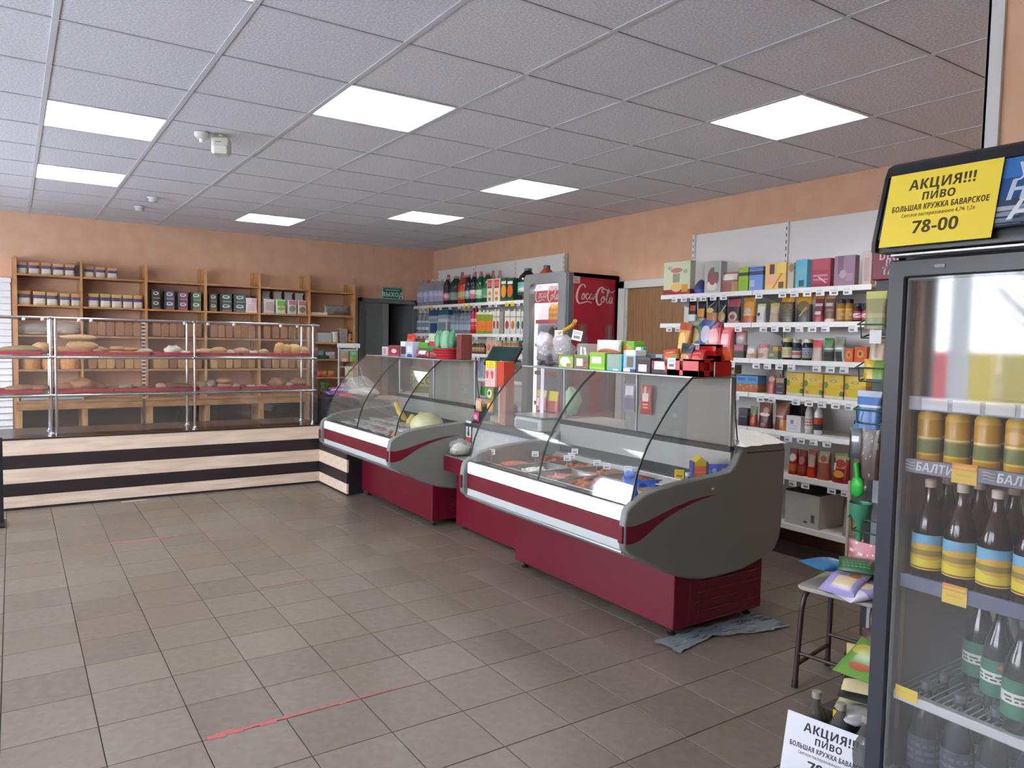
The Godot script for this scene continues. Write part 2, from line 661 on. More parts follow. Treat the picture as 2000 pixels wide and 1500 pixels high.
	obj("plate", B.new().span(Vector3(-0.15, 0, 0), Vector3(0.15, 0.158, 0.02), 0.004), mat("8fae9c", 0.5), ex)
	obj("green_field", B.new().span(Vector3(-0.136, 0.014, 0.018), Vector3(0.136, 0.144, 0.0215), 0.001), mat("1f6b4c", 0.5), ex)
	lettering("lettering", "ВЫХОД", 0.062, Vector3(0, 0.062, 0.0218), Vector3.ZERO, mat("cfe3d6", 0.5), ex)
	obj("line", B.new().span(Vector3(-0.1, 0.117, 0.021), Vector3(0.1, 0.125, 0.0222)), mat("cfe3d6", 0.5), ex)
	# white slatted blind at the left end of the back wall
	var bl := thing("slatted_blind", "white horizontal slatted blind beside left end of wooden bread rack", "blind", Vector3(-0.45, 0.35, WALL_B + 0.002))
	obj("head_rail", B.new().span(Vector3(-0.45, 1.60, 0), Vector3(0.45, 1.65, 0.05), 0.004), mat("e9edf2", 0.5), bl)
	obj("backing", B.new().span(Vector3(-0.44, 0, 0), Vector3(0.44, 1.6, 0.012)), mat("dfe4ea", 0.6), bl)
	for k in 24:
		obj("slat", B.new().at(Vector3(0, 0.033 + k * 0.066, 0.024), Vector3(62, 0, 0)).box(Vector3.ZERO, Vector3(0.89, 0.004, 0.068), 0.001), mat("eef1f5", 0.5), bl)
	# motion detector, two smoke detectors
	var mo := thing("motion_detector", "cream wall-type motion detector hanging under a ceiling panel", "detector", Vector3(1.07, CEIL, -4.80), -20)
	obj("housing", B.new().span(Vector3(-0.055, -0.125, -0.045), Vector3(0.055, -0.012, 0.045), 0.02), mat("d6d6c4", 0.4), mo)
	obj("lens", B.new().span(Vector3(-0.042, -0.122, 0.03), Vector3(0.042, -0.065, 0.052), 0.014), mat("e8e8e0", 0.35), mo)
	obj("slot", B.new().span(Vector3(-0.03, -0.052, 0.044), Vector3(0.005, -0.049, 0.0465)), mat("33332e", 0.6), mo)
	obj("bracket", B.new().cyl(Vector3(0, 0, 0), Vector3(0, -0.02, 0), 0.018, 12), mat("cfcfc0", 0.4), mo)
	var arm := thing("camera_bracket", "small grey-white lamp-shaped detector beside the cream motion detector", "detector", Vector3(0.965, CEIL, -4.82), 0)
	obj("base", B.new().at(Vector3.ZERO).lathe([Vector2(0, 0), Vector2(0.045, 0), Vector2(0.045, -0.018), Vector2(0.03, -0.035), Vector2(0, -0.04)], 20), mat("d4d5cf", 0.4), arm)
	obj("tip", B.new().lathe([Vector2(0.018, -0.036), Vector2(0.014, -0.056), Vector2(0, -0.06)], 14), mat("e6e6e2", 0.4), arm)
	var sd := thing("smoke_detector", "round smoke detector on ceiling, nearer one of the pair", "detector", Vector3(1.06, CEIL, -7.36), 0, "smoke detectors")
	obj("base", B.new().lathe([Vector2(0, 0), Vector2(0.05, 0), Vector2(0.05, -0.014), Vector2(0, -0.014)], 20), mat("d8d8d6", 0.5), sd)
	obj("head", B.new().lathe([Vector2(0.038, -0.014), Vector2(0.04, -0.03), Vector2(0.028, -0.044), Vector2(0, -0.046)], 20), mat("c4c4c2", 0.5), sd)
	dup(sd, Vector3(1.03, CEIL, -7.98), 0, "round smoke detector on ceiling, farther one of the pair")
	# worn red tape on the floor
	var tape := mat("a8575a", 0.6)
	var t1 := B.new()
	var r := RandomNumberGenerator.new()
	r.seed = 5
	for k in 26:
		var xx := 0.565 + k * 0.031
		var w := lerpf(0.031, 0.006, k / 26.0) * r.randf_range(0.5, 1.15)
		var l := 0.033 if k < 9 else r.randf_range(0.012, 0.034)
		var zc := -2.795 + 0.018 + r.randf_range(-0.005, 0.005)
		t1.prism(PackedVector2Array([Vector2(xx, zc - w * 0.6), Vector2(xx + l * 0.5, zc - w * r.randf_range(0.4, 0.7)), Vector2(xx + l, zc - w * 0.5), Vector2(xx + l, zc + w * 0.5), Vector2(xx + l * 0.4, zc + w * 0.55), Vector2(xx, zc + w * 0.45)]), -0.0012, 0.0)
	var to := one("floor_tape", t1, tape, "worn red tape strip stuck on the floor tiles nearest the camera", "tape", Vector3(TAPE_X, 0.0, TAPE_Z))
	to.rotation_degrees = Vector3(90, 0, 0)
	one("floor_tape", B.new().span(Vector3(-0.36, 0, -0.012), Vector3(0.05, 0.0014, 0.012)).span(Vector3(0.09, 0, -0.008), Vector3(0.34, 0.0014, 0.008)), tape, "thin red tape strip on the floor in front of the striped counter", "tape", Vector3(0.90, 0, -5.76), 0)
	one("floor_tape", B.new().span(Vector3(-0.16, 0, -0.006), Vector3(0.16, 0.0014, 0.006)), mat("8c5a55", 0.6), "short thin reddish tape remnant in the middle of the floor", "tape", Vector3(1.33, 0, -4.32), 0)
	# paper scrap under the counter
	one("paper_scrap", B.new().box(Vector3(0, 0.004, 0), Vector3(0.2, 0.008, 0.03), 0.002), mat("b9aaa0", 0.8), "pale scrap lying at the foot of the striped counter", "scrap", Vector3(0.86, 0, -7.13), 2)


const LAMPS := [[0, 2], [0, 5], [2, 0], [3, 7], [5, 2], [5, 5], [5, -2], [0, -2]]
const TAPE_X := 0.0
const TAPE_Z := 0.0


func ceiling_lights() -> void:
	var where := ["over the floor left of the cream detector", "nearest the left end of the bread rack", "large in the upper middle, over the floor", "farthest, over the bread counter's right half", "over the drinks fridge", "over the far corner, near the back door", "over the price-tagged rack at upper right", "nearest the camera at the top left"]
	var white := mat("e4e6ea", 0.35)
	for k in LAMPS.size():
		var c := Vector3(0.158 + 0.6 * (LAMPS[k][0] + 0.5), 2.672, -3.457 - 0.6 * (LAMPS[k][1] + 0.5))
		var t := thing("ceiling_light", "square fluorescent ceiling light %s" % where[k], "ceiling light", c, 0, "recessed four-tube ceiling lights")
		var hs := B.new()
		hs.span(Vector3(-0.29, 0.085, -0.29), Vector3(0.29, 0.095, 0.29))
		for s in [-1, 1]:
			hs.span(Vector3(s * 0.29, 0, -0.29), Vector3(s * 0.284, 0.09, 0.29)).span(Vector3(-0.29, 0, s * 0.29), Vector3(0.29, 0.09, s * 0.284))
		obj("housing", hs, white, t)
		for q in 4:
			var x := (q - 1.5) * 0.138
			obj("tube", B.new().cyl(Vector3(x, 0.05, -0.27), Vector3(x, 0.05, 0.27), 0.013, 10), glow("fffefa", 14.0), t)
			var rf := []
			for i in 2:
				var row := []
				for j in 9:
					var a := PI * j / 8.0
					row.append(Vector3(x - cos(a) * 0.066, 0.012 + sin(a) * 0.068, -0.283 if i == 0 else 0.283))
				rf.append(row)
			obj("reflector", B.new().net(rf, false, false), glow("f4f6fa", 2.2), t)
			var al := AreaLight3D.new()
			al.name = "tube_light"
			t.add_child(al, true)
			al.area_size = Vector2(0.03, 0.52)
			al.area_normalize_energy = true
			al.position = Vector3(x, 0.034, 0)
			al.rotation_degrees.x = -90
			al.light_color = Color(1.0, 0.985, 0.965)
			al.light_energy = LAMP
			al.area_range = 14.0
			al.area_attenuation = 2.0
			al.shadow_enabled = true
		for q in 9:
			obj("louvre_blade", B.new().span(Vector3(-0.28, 0.006, -0.24 + q * 0.06 - 0.0006), Vector3(0.28, 0.03, -0.24 + q * 0.06 + 0.0006)), white, t)


func outdoors() -> void:
	struct("ground_outside", B.new().span(Vector3(-60, -0.5, -60), Vector3(WALL_L - 0.25, -0.35, 40)), noise_mat("d8dbe0", "f2f4f7", 0.03, Vector3.ONE * 0.3, 0.9))
	var hues := ["b5434a", "b5434a", "c9545c", "c8b04c", "a9983f", "c2b24e", "9aa04a"]
	var fe := thing("street_fence", "red and yellow board fence across the snowy street, reflected in fridge door", "fence", Vector3(-16, -0.35, -6.5))
	for k in 7:
		obj("fence_panel", B.new().span(Vector3(-0.03, 0, 1.2 - k * 1.1), Vector3(0.03, 1.75, 0.15 - k * 1.1), 0.01), mat(hues[6 - k], 0.7), fe)
	var ho := thing("street_house", "low brown house behind bare trees outside, reflected in fridge door", "house", Vector3(-22, -0.35, -2.0))
	obj("wall", B.new().span(Vector3(-3, 0, -3.5), Vector3(0, 2.4, 4.5)), mat("8d7268", 0.8), ho)
	obj("roof", B.new().prism(PackedVector2Array([Vector2(-3.4, 2.4), Vector2(0.4, 2.4), Vector2(-1.5, 4.0)]), -3.8, 4.8), mat("a99b96", 0.8), ho)
	var po := thing("street_pole", "pale concrete street pole outside, reflected in fridge door", "pole", Vector3(-9.2, -0.35, -6.35))
	obj("shaft", B.new().cyl(Vector3.ZERO, Vector3(0, 8, 0), 0.17, 14, 0.12), mat("b4b6b4", 0.8), po)
	var r := RandomNumberGenerator.new()
	r.seed = 3
	for k in 3:
		var t := thing("bare_tree", ["bare winter tree outside beside the brown house, reflected in fridge door", "bare winter tree outside left of the street fence", "small bare tree outside behind the red fence"][k], "tree", [Vector3(-17, -0.35, -2.2), Vector3(-15, -0.35, -11.5), Vector3(-20, -0.35, -8.6)][k])
		var b := B.new()
		b.cyl(Vector3.ZERO, Vector3(0, 2.4, 0), 0.14, 8, 0.09)
		for q in 46:
			var y := r.randf_range(1.4, 2.4)
			var d := Vector3(r.randf_range(-1, 1), r.randf_range(0.5, 1.2), r.randf_range(-1, 1)).normalized()
			var l := r.randf_range(1.0, 2.6)
			var e := Vector3(0, y, 0) + d * l
			b.tube([Vector3(0, y, 0), Vector3(0, y, 0) + d * l * 0.5 + Vector3(r.randf_range(-0.1, 0.1), 0.1, 0), e], 0.02, 4)
			for w in 3:
				b.tube([e - d * l * r.randf_range(0.1, 0.5), e + Vector3(r.randf_range(-0.6, 0.6), r.randf_range(0, 0.7), r.randf_range(-0.6, 0.6))], 0.01, 3)
		obj("branches", b, mat("6b6260", 0.9), t)


# ---------------------------------------------------------------- wooden bread rack on the back wall and what stands on it
func bread_wall() -> void:
	var pine := noise_mat("a97a50", "c0925f", 0.015, Vector3(3, 1, 3), 0.55)
	var pine2 := noise_mat("9c6a43", "b3824f", 0.015, Vector3(1, 3, 3), 0.55)
	var zf := -8.93
	var zb := WALL_B + 0.004
	var t := thing("bread_rack", "long open pine rack of bread and packets along the back wall", "rack", Vector3.ZERO)
	var ux := [0.035, 0.605, 1.212, 1.82, 2.415, 3.012, 3.588]
	for i in 7:
		var x: float = ux[i]
		var w := 0.02 if i == 1 else 0.028
		obj("upright", B.new().span(Vector3(x - w, 0, zb), Vector3(x + w * 0.3, 2.21 if i < 6 else 2.14, zb + 0.035), 0.002).span(Vector3(x - w * 0.5, 0, zf - 0.02), Vector3(x + w * 0.5, 2.205 if i != 1 else 2.2, zf), 0.002).span(Vector3(x - 0.008, 0, zb), Vector3(x + 0.008, 2.19 if i < 6 else 2.13, zf - 0.01)), pine, t)
	for i in 6:
		for y in ([2.035, 1.728, 1.425, 1.075] if i < 5 else [2.025, 1.73, 1.395, 1.19, 0.965]):
			obj("shelf_board", B.new().span(Vector3(ux[i] + 0.012, y - 0.02, zb), Vector3(ux[i + 1] - 0.012, y, zf + 0.004), 0.002), pine2, t)
	obj("table_board", B.new().span(Vector3(0.02, 0.735, zb), Vector3(3.0, 0.757, zf + 0.06), 0.003), pine2, t)
	obj("apron", B.new().span(Vector3(0.02, 0.665, zf + 0.03), Vector3(3.0, 0.735, zf + 0.05), 0.003), pine2, t)
	for x in [0.05, 0.62, 1.24, 1.83, 2.43, 2.97]:
		obj("leg", B.new().span(Vector3(x - 0.025, 0, zf), Vector3(x + 0.025, 0.67, zf + 0.04), 0.003), pine, t)
	obj("back_panel", B.new().span(Vector3(0.05, 0.02, zb), Vector3(3.0, 0.72, zb + 0.012)), mat("5b4034", 0.7), t)
	# loaves: upright tin loaves on two shelves
	var crust := [noise_mat("7d5338", "96684a", 0.05, Vector3.ONE * 6, 0.8), noise_mat("86593c", "a0744f", 0.05, Vector3.ONE * 6, 0.8)]
	var pale := [noise_mat("a98252", "c29c66", 0.05, Vector3.ONE * 6, 0.8), noise_mat("9f7448", "b8905c", 0.05, Vector3.ONE * 6, 0.8)]
	var pr := PackedVector2Array()
	for k in 9:
		var a := PI * k / 8.0
		pr.append(Vector2(cos(a) * 0.047, 0.118 + sin(a) * 0.05))
	pr.append_array([Vector2(-0.046, 0.05), Vector2(-0.041, 0.006), Vector2(-0.03, 0.0), Vector2(0.03, 0.0), Vector2(0.041, 0.006), Vector2(0.046, 0.05)])
	var loaf := B.new().prism(pr, -0.1, 0.1, 0.016, 0.5)
	var bays := [[0.66, 1.17, 6, "second"], [1.27, 1.78, 6, "third"], [1.87, 2.38, 6, "fourth"], [2.47, 2.96, 5, "fifth"]]
	for row in 2:
		for bay in 4:
			var q: Array = bays[bay]
			var cnt: int = q[2]
			for k in cnt:
				var x := lerpf(q[0] + 0.045, q[1] - 0.045, k / float(cnt - 1))
				var m: StandardMaterial3D = crust[(k + bay) % 2] if row == 0 else (pale if (k + bay) % 3 else crust)[k % 2]
				var word: String = "brown" if row == 0 else ("golden" if (k + bay) % 3 else "brown")
				var o := one("bread_loaf", loaf, m, "%s upright loaf, %s from left, %s bread shelf, %s bay of the rack" % [word, nth(k), "upper" if row == 0 else "lower", q[3]], "bread", Vector3(x, [1.425, 1.075][row], zf - 0.115), rng.randf_range(-5, 5), "upright loaves on the bread rack")
				o.scale = Vector3(1, rng.randf_range(0.95, 1.06) * (1.0 if row == 0 else 0.86), 1)
	for k in 3:
		var x: float = [0.145, 0.33, 0.50][k]
		var rr: float = [0.095, 0.08, 0.098][k]
		one("round_bread", B.new().lathe([Vector2(0, 0), Vector2(rr * 0.9, 0), Vector2(rr, 0.03), Vector2(rr * 0.97, 0.08), Vector2(rr * 0.75, 0.125), Vector2(rr * 0.35, 0.145), Vector2(0, 0.148)], 20), noise_mat("b5733f", "cf9a63", 0.04, Vector3.ONE * 5, 0.7), "large round golden bread, %s in the rack's left bay" % ["leftmost", "middle one", "rightmost"][k], "bread", Vector3(x, 1.075, zf - 0.13), 0, "round breads in the left bay")
	# two bagged goods on the left
	for k in 2:
		var x: float = [0.21, 0.49][k]
		var g := thing("bagged_bread", ["grey twisted plastic bag of flat bread at the rack's left end", "knotted plastic bag of pale bread beside the left bay's second upright"][k], "bag", Vector3(x, 1.425, zf - 0.12), 0)
		obj("bread", blob(0.15 if k == 0 else 0.11, 0.03 if k == 0 else 0.09, 0.1, 4 + k, 0.1), mat(["b3a27e", "b9a083"][k], 0.8), g)
		obj("plastic", blob(0.17 if k == 0 else 0.13, 0.12 if k == 0 else 0.14, 0.11, 8 + k, 0.35), clear_mat("d8d4d4", 0.35, 0.3), g)
	# low table goods behind the display: grey box and scale
	var sc := thing("grey_scale", "grey flat electronic box under the lower bread shelf at left", "scale", Vector3(0.33, 0.757, -9.06))
	obj("body", B.new().span(Vector3(-0.27, 0, -0.12), Vector3(0.27, 0.1, 0.12), 0.01), mat("8f9ba1", 0.5), sc)
	obj("top_plate", B.new().span(Vector3(-0.28, 0.1, -0.125), Vector3(0.28, 0.118, 0.125), 0.006), mat("c9d3d7", 0.35), sc)
	obj("dark_window", B.new().span(Vector3(0.12, 0.055, 0.119), Vector3(0.25, 0.09, 0.122), 0.002), mat("20262a", 0.3), sc)


# Lumpy closed body: half-widths rx, rz, height h, sitting on y = 0.
func blob(rx: float, h: float, rz: float, seed_: int, rough: float, cols := 16, lines := 9) -> B:
	var f := FastNoiseLite.new()
	f.seed = seed_
	f.frequency = 1.1
	var rows := []
	for i in lines:
		var t := PI * i / (lines - 1.0)
		var row := []
		for j in cols:
			var a := TAU * j / cols
			var d := Vector3(sin(t) * cos(a), -cos(t), sin(t) * sin(a))
			var k := 1.0 + rough * f.get_noise_3dv(d * 1.6)
			var y := (d.y * k + 1.0) * 0.5 * h
			row.append(Vector3(d.x * rx * k, maxf(y, 0.0), d.z * rz * k))
		rows.append(row)
	return B.new().net(rows, true)


func bread_display() -> void:
	var cream := noise_mat("d8c0aa", "e6d2bd", 0.01, Vector3(0.6, 6, 6), 0.5)
	var dark := mat("2b2124", 0.45)
	var top := mat("3c302e", 0.22)
	var zf := -7.22
	var t := thing("striped_counter", "low counter faced with cream and dark horizontal boards under the bread display", "counter", Vector3.ZERO)
	var ys := [0.02, 0.114, 0.219, 0.338, 0.448, 0.574]
	for k in 5:
		var m: StandardMaterial3D = dark if k % 2 else cream
		obj("front_board", B.new().span(Vector3(-1.3, ys[k], zf - 0.02), Vector3(2.556, ys[k + 1] - 0.001, zf), 0.0015), m, t)
		obj("side_board", B.new().span(Vector3(2.54, ys[k], zf + 0.001), Vector3(2.56, ys[k + 1] - 0.001, -6.475), 0.0015), m, t)
	obj("plinth", B.new().span(Vector3(-1.3, 0, zf - 0.03), Vector3(2.55, 0.02, zf - 0.004)).span(Vector3(2.545, 0, zf), Vector3(2.565, 0.02, -6.48)), dark, t)
	obj("end_panel", B.new().span(Vector3(2.56, 0.012, -6.50), Vector3(2.705, 0.56, -6.475), 0.002), mat("1d1e24", 0.4), t)
	obj("worktop", B.new().span(Vector3(-1.3, 0.574, -7.95), Vector3(2.56, 0.59, zf + 0.006), 0.003), top, t)
	obj("carcass", B.new().span(Vector3(-1.3, 0.02, -7.9), Vector3(2.54, 0.574, zf - 0.02)), mat("4a3a34", 0.6), t)
	# black metal frame at the left edge of the view
	var bf := thing("metal_stand", "black metal frame leg at the picture's left edge before the striped counter", "frame", Vector3(-0.3, 0, -6.72))
	var fb := B.new()
	for x in [-0.2, 0.215]:
		fb.span(Vector3(x - 0.012, 0.0, -0.012), Vector3(x + 0.012, 0.66, 0.012), 0.002)
	for y in [0.30, 0.65]:
		fb.span(Vector3(-0.2, y, -0.01), Vector3(0.215, y + 0.02, 0.01), 0.002)
	obj("frame", fb, mat("17181c", 0.4), bf)
	for x in [-0.2, 0.215]:
		obj("foot", B.new().span(Vector3(x - 0.02, 0, -0.12), Vector3(x + 0.02, 0.02, 0.12), 0.004), mat("17181c", 0.4), bf)
	# chrome tube frame with glass
	var chrome := mat("d4d8dc", 0.18, 1.0)
	var d := thing("bread_display", "chrome tube and glass bread display standing on the striped counter", "display", Vector3(0, 0.59, 0))
	var px := [0.265, 1.39, 2.50]
	var zz := [-7.30, -7.66]
	var lv := [0.335, 0.655, 0.985]
	for k in 3:
		for s in 2:
			obj("post", B.new().cyl(Vector3(px[k], 0, zz[s]), Vector3(px[k], 0.985, zz[s]), 0.0125, 10), chrome, d)
			obj("base_flange", B.new().at(Vector3(px[k], 0, zz[s])).lathe([Vector2(0.03, 0), Vector2(0.03, 0.006), Vector2(0.018, 0.012), Vector2(0.016, 0.03), Vector2(0.0125, 0.032)], 12), chrome, d)
	obj("post", B.new().cyl(Vector3(0.30, 0, zz[0]), Vector3(0.30, 0.985, zz[0]), 0.0125, 10), chrome, d)
	for y in lv:
		for s in 2:
			obj("rail", B.new().cyl(Vector3(-1.2, y, zz[s]), Vector3(2.53 if y < 0.9 else 2.56, y, zz[s]), 0.0125, 10), chrome, d)
		for k in 3:
			obj("cross_tube", B.new().cyl(Vector3(px[k], y, zz[0]), Vector3(px[k], y, zz[1]), 0.011, 8), chrome, d)
			for s in 2:
				obj("joint", B.new().at(Vector3(px[k], y, zz[s])).box(Vector3.ZERO, Vector3(0.05, 0.034, 0.034), 0.012), chrome, d)
	var gl := clear_mat("dfe8e4", 0.03)
	for y in [0.35, 0.67]:
		for k in 2:
			obj("glass_shelf", B.new().span(Vector3(px[k] + 0.02, y, zz[1]), Vector3(px[k + 1] - 0.02, y + 0.006, zz[0] - 0.01)), gl, d)
	obj("glass_shelf", B.new().span(Vector3(-1.2, 0.35, zz[1]), Vector3(0.25, 0.356, zz[0])), gl, d)
	obj("glass_shelf", B.new().span(Vector3(-1.2, 0.67, zz[1]), Vector3(0.25, 0.676, zz[0])), gl, d)
	for k in 2:
		obj("front_glass", B.new().span(Vector3(px[k] + 0.03, 0.02, -7.27), Vector3(px[k + 1] - 0.03, 0.96, -7.265)), gl, d)
	obj("front_glass", B.new().span(Vector3(-1.2, 0.02, -7.27), Vector3(0.24, 0.96, -7.265)), gl, d)
	obj("side_glass", B.new().span(Vector3(2.53, 0.02, -7.68), Vector3(2.535, 0.97, -7.26)), gl, d)
	for x in [0.08, 0.21, 0.47, 0.56, 1.3, 1.5, 1.73, 2.17, 2.33]:
		obj("glass_clip", B.new().span(Vector3(x - 0.014, 0.955, -7.292), Vector3(x + 0.014, 0.985, -7.258), 0.008), mat("e6e9eb", 0.25, 0.6), d)
	# perforated strip seen through the glass
	var ps := thing("perforated_strip", "narrow white strip punched with slots, upright behind the display glass", "strip", Vector3(1.14, 0.0, -8.62))
	obj("strip", B.new().span(Vector3(-0.012, 0, -0.002), Vector3(0.012, 1.59, 0.002)), mat("4a423f", 0.6), ps)
	for k in 21:
		obj("slot", B.new().span(Vector3(-0.018, 0.78 + k * 0.039, 0.001), Vector3(0.018, 0.796 + k * 0.039, 0.004), 0.002), mat("d9cfc8", 0.5), ps)
	pastries()


const BUNS := [
	# level, x, kind, half width, height, colour
	[1, 0.07, "slab", 0.17, 0.07, "8f7146"], [1, 0.14, "roll", 0.12, 0.05, "a1804f"], [1, 0.21, "bun", 0.08, 0.10, "c79a67"],
	[1, 0.42, "roll", 0.13, 0.07, "b98b56"], [1, 0.50, "roll", 0.12, 0.12, "c39564"], [1, 0.48, "stick", 0.14, 0.17, "c99f74"], [1, 0.60, "roll", 0.1, 0.07, "bd8f5d"],
	[1, 0.78, "ring", 0.07, 0.07, "c48d55"], [1, 0.88, "ring", 0.07, 0.06, "bf8650"], [1, 0.99, "pack", 0.08, 0.055, "b7b59c"],
	[1, 1.23, "pack", 0.075, 0.085, "d6d3c2"], [1, 1.33, "pack", 0.05, 0.04, "dcdacb"],
	[1, 1.50, "roll", 0.09, 0.06, "c2986a"], [1, 1.63, "bun", 0.08, 0.075, "c79a5c"], [1, 1.74, "pack", 0.05, 0.05, "cfc6b0"],
	[1, 1.84, "bun", 0.08, 0.07, "bd8a6c"], [1, 1.96, "pack", 0.06, 0.045, "cfc4b0"], [1, 2.06, "bun", 0.05, 0.06, "bfa06c"],
	[1, 2.22, "roll", 0.06, 0.125, "cf9f55"], [1, 2.29, "roll", 0.07, 0.11, "c99a4e"], [1, 2.37, "bun", 0.08, 0.11, "d3ab62"], [1, 2.44, "bun", 0.06, 0.09, "d0a860"],
	[0, 0.07, "slab", 0.13, 0.06, "96603f"], [0, 0.18, "slab", 0.09, 0.06, "a06c48"],
	[0, 0.41, "roll", 0.1, 0.08, "a86842"], [0, 0.50, "bun", 0.11, 0.11, "b37a4e"], [0, 0.60, "roll", 0.09, 0.07, "aa6c47"],
	[0, 0.77, "pack", 0.08, 0.04, "8f775c"], [0, 0.84, "pack", 0.07, 0.055, "a79a86"], [0, 0.98, "pack", 0.05, 0.035, "8c7f6c"],
	[0, 1.13, "bun", 0.05, 0.06, "c99b80"], [0, 1.23, "roll", 0.08, 0.06, "7d5a40"], [0, 1.33, "roll", 0.06, 0.055, "7a5840"],
	[0, 1.49, "bun", 0.06, 0.075, "a37c58"], [0, 1.57, "pack", 0.06, 0.08, "9b9486"], [0, 1.68, "ring", 0.07, 0.10, "b9855a"], [0, 1.78, "pack", 0.04, 0.05, "a39684"],
	[0, 1.94, "pack", 0.05, 0.035, "c8c4c0"], [0, 2.04, "pack", 0.06, 0.03, "c9948c"],
	[0, 2.20, "bun", 0.09, 0.10, "b07c48"], [0, 2.30, "pack", 0.05, 0.06, "b3a288"], [0, 2.39, "bun", 0.09, 0.10, "a06e44"],
]


func pastries() -> void:
	var red := mat("a3122d", 0.35)
	var lv := [0.59 + 0.356, 0.59 + 0.676]
	var tr := [[-0.05, 0.52, "far left"], [0.50, 0.46, "left of the centre-left"], [0.87, 0.30, "centre-left"], [1.22, 0.34, "just left of the middle post"], [1.62, 0.36, "just right of the middle post"], [1.99, 0.34, "centre-right"], [2.32, 0.32, "far right"]]
	for l in 2:
		for q in tr:
			if l == 0 and q[2] == "centre-left":
				q = [0.90, 0.34, "centre-left"]
			var w: float = q[1] * 0.5 - 0.005
			var b := B.new()
			b.span(Vector3(-w, 0, -0.15), Vector3(w, 0.005, 0.15), 0.002)
			for s in [-1, 1]:
				b.span(Vector3(-w, 0, s * 0.15 - 0.004), Vector3(w, 0.028, s * 0.15 + 0.004), 0.003).span(Vector3(s * w - 0.004, 0, -0.15), Vector3(s * w + 0.004, 0.028, 0.15), 0.003)
			one("pastry_tray", b, red, "red plastic tray of pastries, %s on the %s glass shelf" % [q[2], "lower" if l == 0 else "upper"], "tray", Vector3(q[0], lv[l], -7.475), 0, "red trays in the bread display")
	var count := [0, 0]
	for q in BUNS:
		var l: int = q[0]
		var b: B
		var w: float = q[3]
		var h: float = q[4]
		var sd := int(q[1] * 100) + l
		var y0 := 0.006
		if q[2] == "bun":
			b = blob(w, h, w, sd, 0.25)
		elif q[2] == "roll":
			b = blob(w, h, 0.06, sd, 0.3)
		elif q[2] == "slab":
			b = blob(w, h, 0.1, sd, 0.12)
		elif q[2] == "stick":
			b = B.new().at(Vector3(0, h - 0.03, 0), Vector3(0, 0, 0))
			var rows := blob(w, 0.05, 0.04, sd, 0.3)
			b = rows
			y0 = 0.125
		elif q[2] == "ring":
			b = B.new()
			for k in 2:
				var rows := []
				for i in 15:
					var a := TAU * i / 14.0
					var row := []
					for j in 8:
						var c := TAU * j / 8.0
						var rr := w * 0.62 + cos(c) * w * 0.36
						row.append(Vector3(cos(a) * rr, h * 0.25 + h * 0.5 * k + sin(c) * h * 0.25, sin(a) * rr))
					rows.append(row)
				b.net(rows, true)
		else:
			b = blob(w, h, 0.07, sd, 0.5, 14, 8)
		var m: Material = mat(q[5], 0.25) if q[2] == "pack" else noise_mat(Color(q[5]).darkened(0.13).to_html(false), Color(q[5]).lightened(0.1).to_html(false), 0.05, Vector3.ONE * 6, 0.65)
		var what: String = {"bun": "round golden bun", "roll": "long baked roll", "slab": "flat brown loaf", "stick": "pale stick roll on top of another", "ring": "ring-shaped pastry", "pack": "film-wrapped pastry pack"}[q[2]]
		one({"bun": "bun", "roll": "bread_roll", "slab": "flat_loaf", "stick": "bread_roll", "ring": "ring_pastry", "pack": "wrapped_pastry"}[q[2]], b, m, "%s, %s from left along the %s red trays" % [what, count_word(count[l]), "lower" if l == 0 else "upper"], "pastry", Vector3(q[1], lv[l] + y0, -7.47 + rng.randf_range(-0.02, 0.03)), 0 if q[2] in ["slab", "roll", "stick"] else rng.randf_range(-20, 20), "pastries in the bread display")
		count[l] += 1


func count_word(i: int) -> String:
	if i < 14:
		return nth(i)
	return ["fifteenth", "sixteenth", "seventeenth", "eighteenth", "nineteenth", "twentieth", "twenty-first", "twenty-second", "twenty-third", "twenty-fourth"][i - 14]


# ---------------------------------------------------------------- refrigerated display cases
const ARC := [[2.352, 0.716], [2.366, 0.765], [2.385, 0.845], [2.414, 0.915], [2.45, 0.983], [2.495, 1.05], [2.54, 1.11], [2.594, 1.173], [2.65, 1.23], [2.735, 1.30]]


func curve_strip(off: float, z0: float, z1: float) -> Array:
	var rows := []
	for i in ARC.size():
		var a: Vector2 = Vector2(ARC[maxi(i - 1, 0)][0], ARC[maxi(i - 1, 0)][1])
		var b: Vector2 = Vector2(ARC[mini(i + 1, ARC.size() - 1)][0], ARC[mini(i + 1, ARC.size() - 1)][1])
		var d := (b - a).normalized()
		var p := Vector2(ARC[i][0], ARC[i][1]) + Vector2(-d.y, d.x) * off
		rows.append([Vector3(p.x, p.y, z0), Vector3(p.x, p.y, z1)])
	return rows


func poly(a: Array) -> PackedVector2Array:
	var p := PackedVector2Array()
	for q in a:
		p.append(Vector2(q[0], q[1]))
	return p


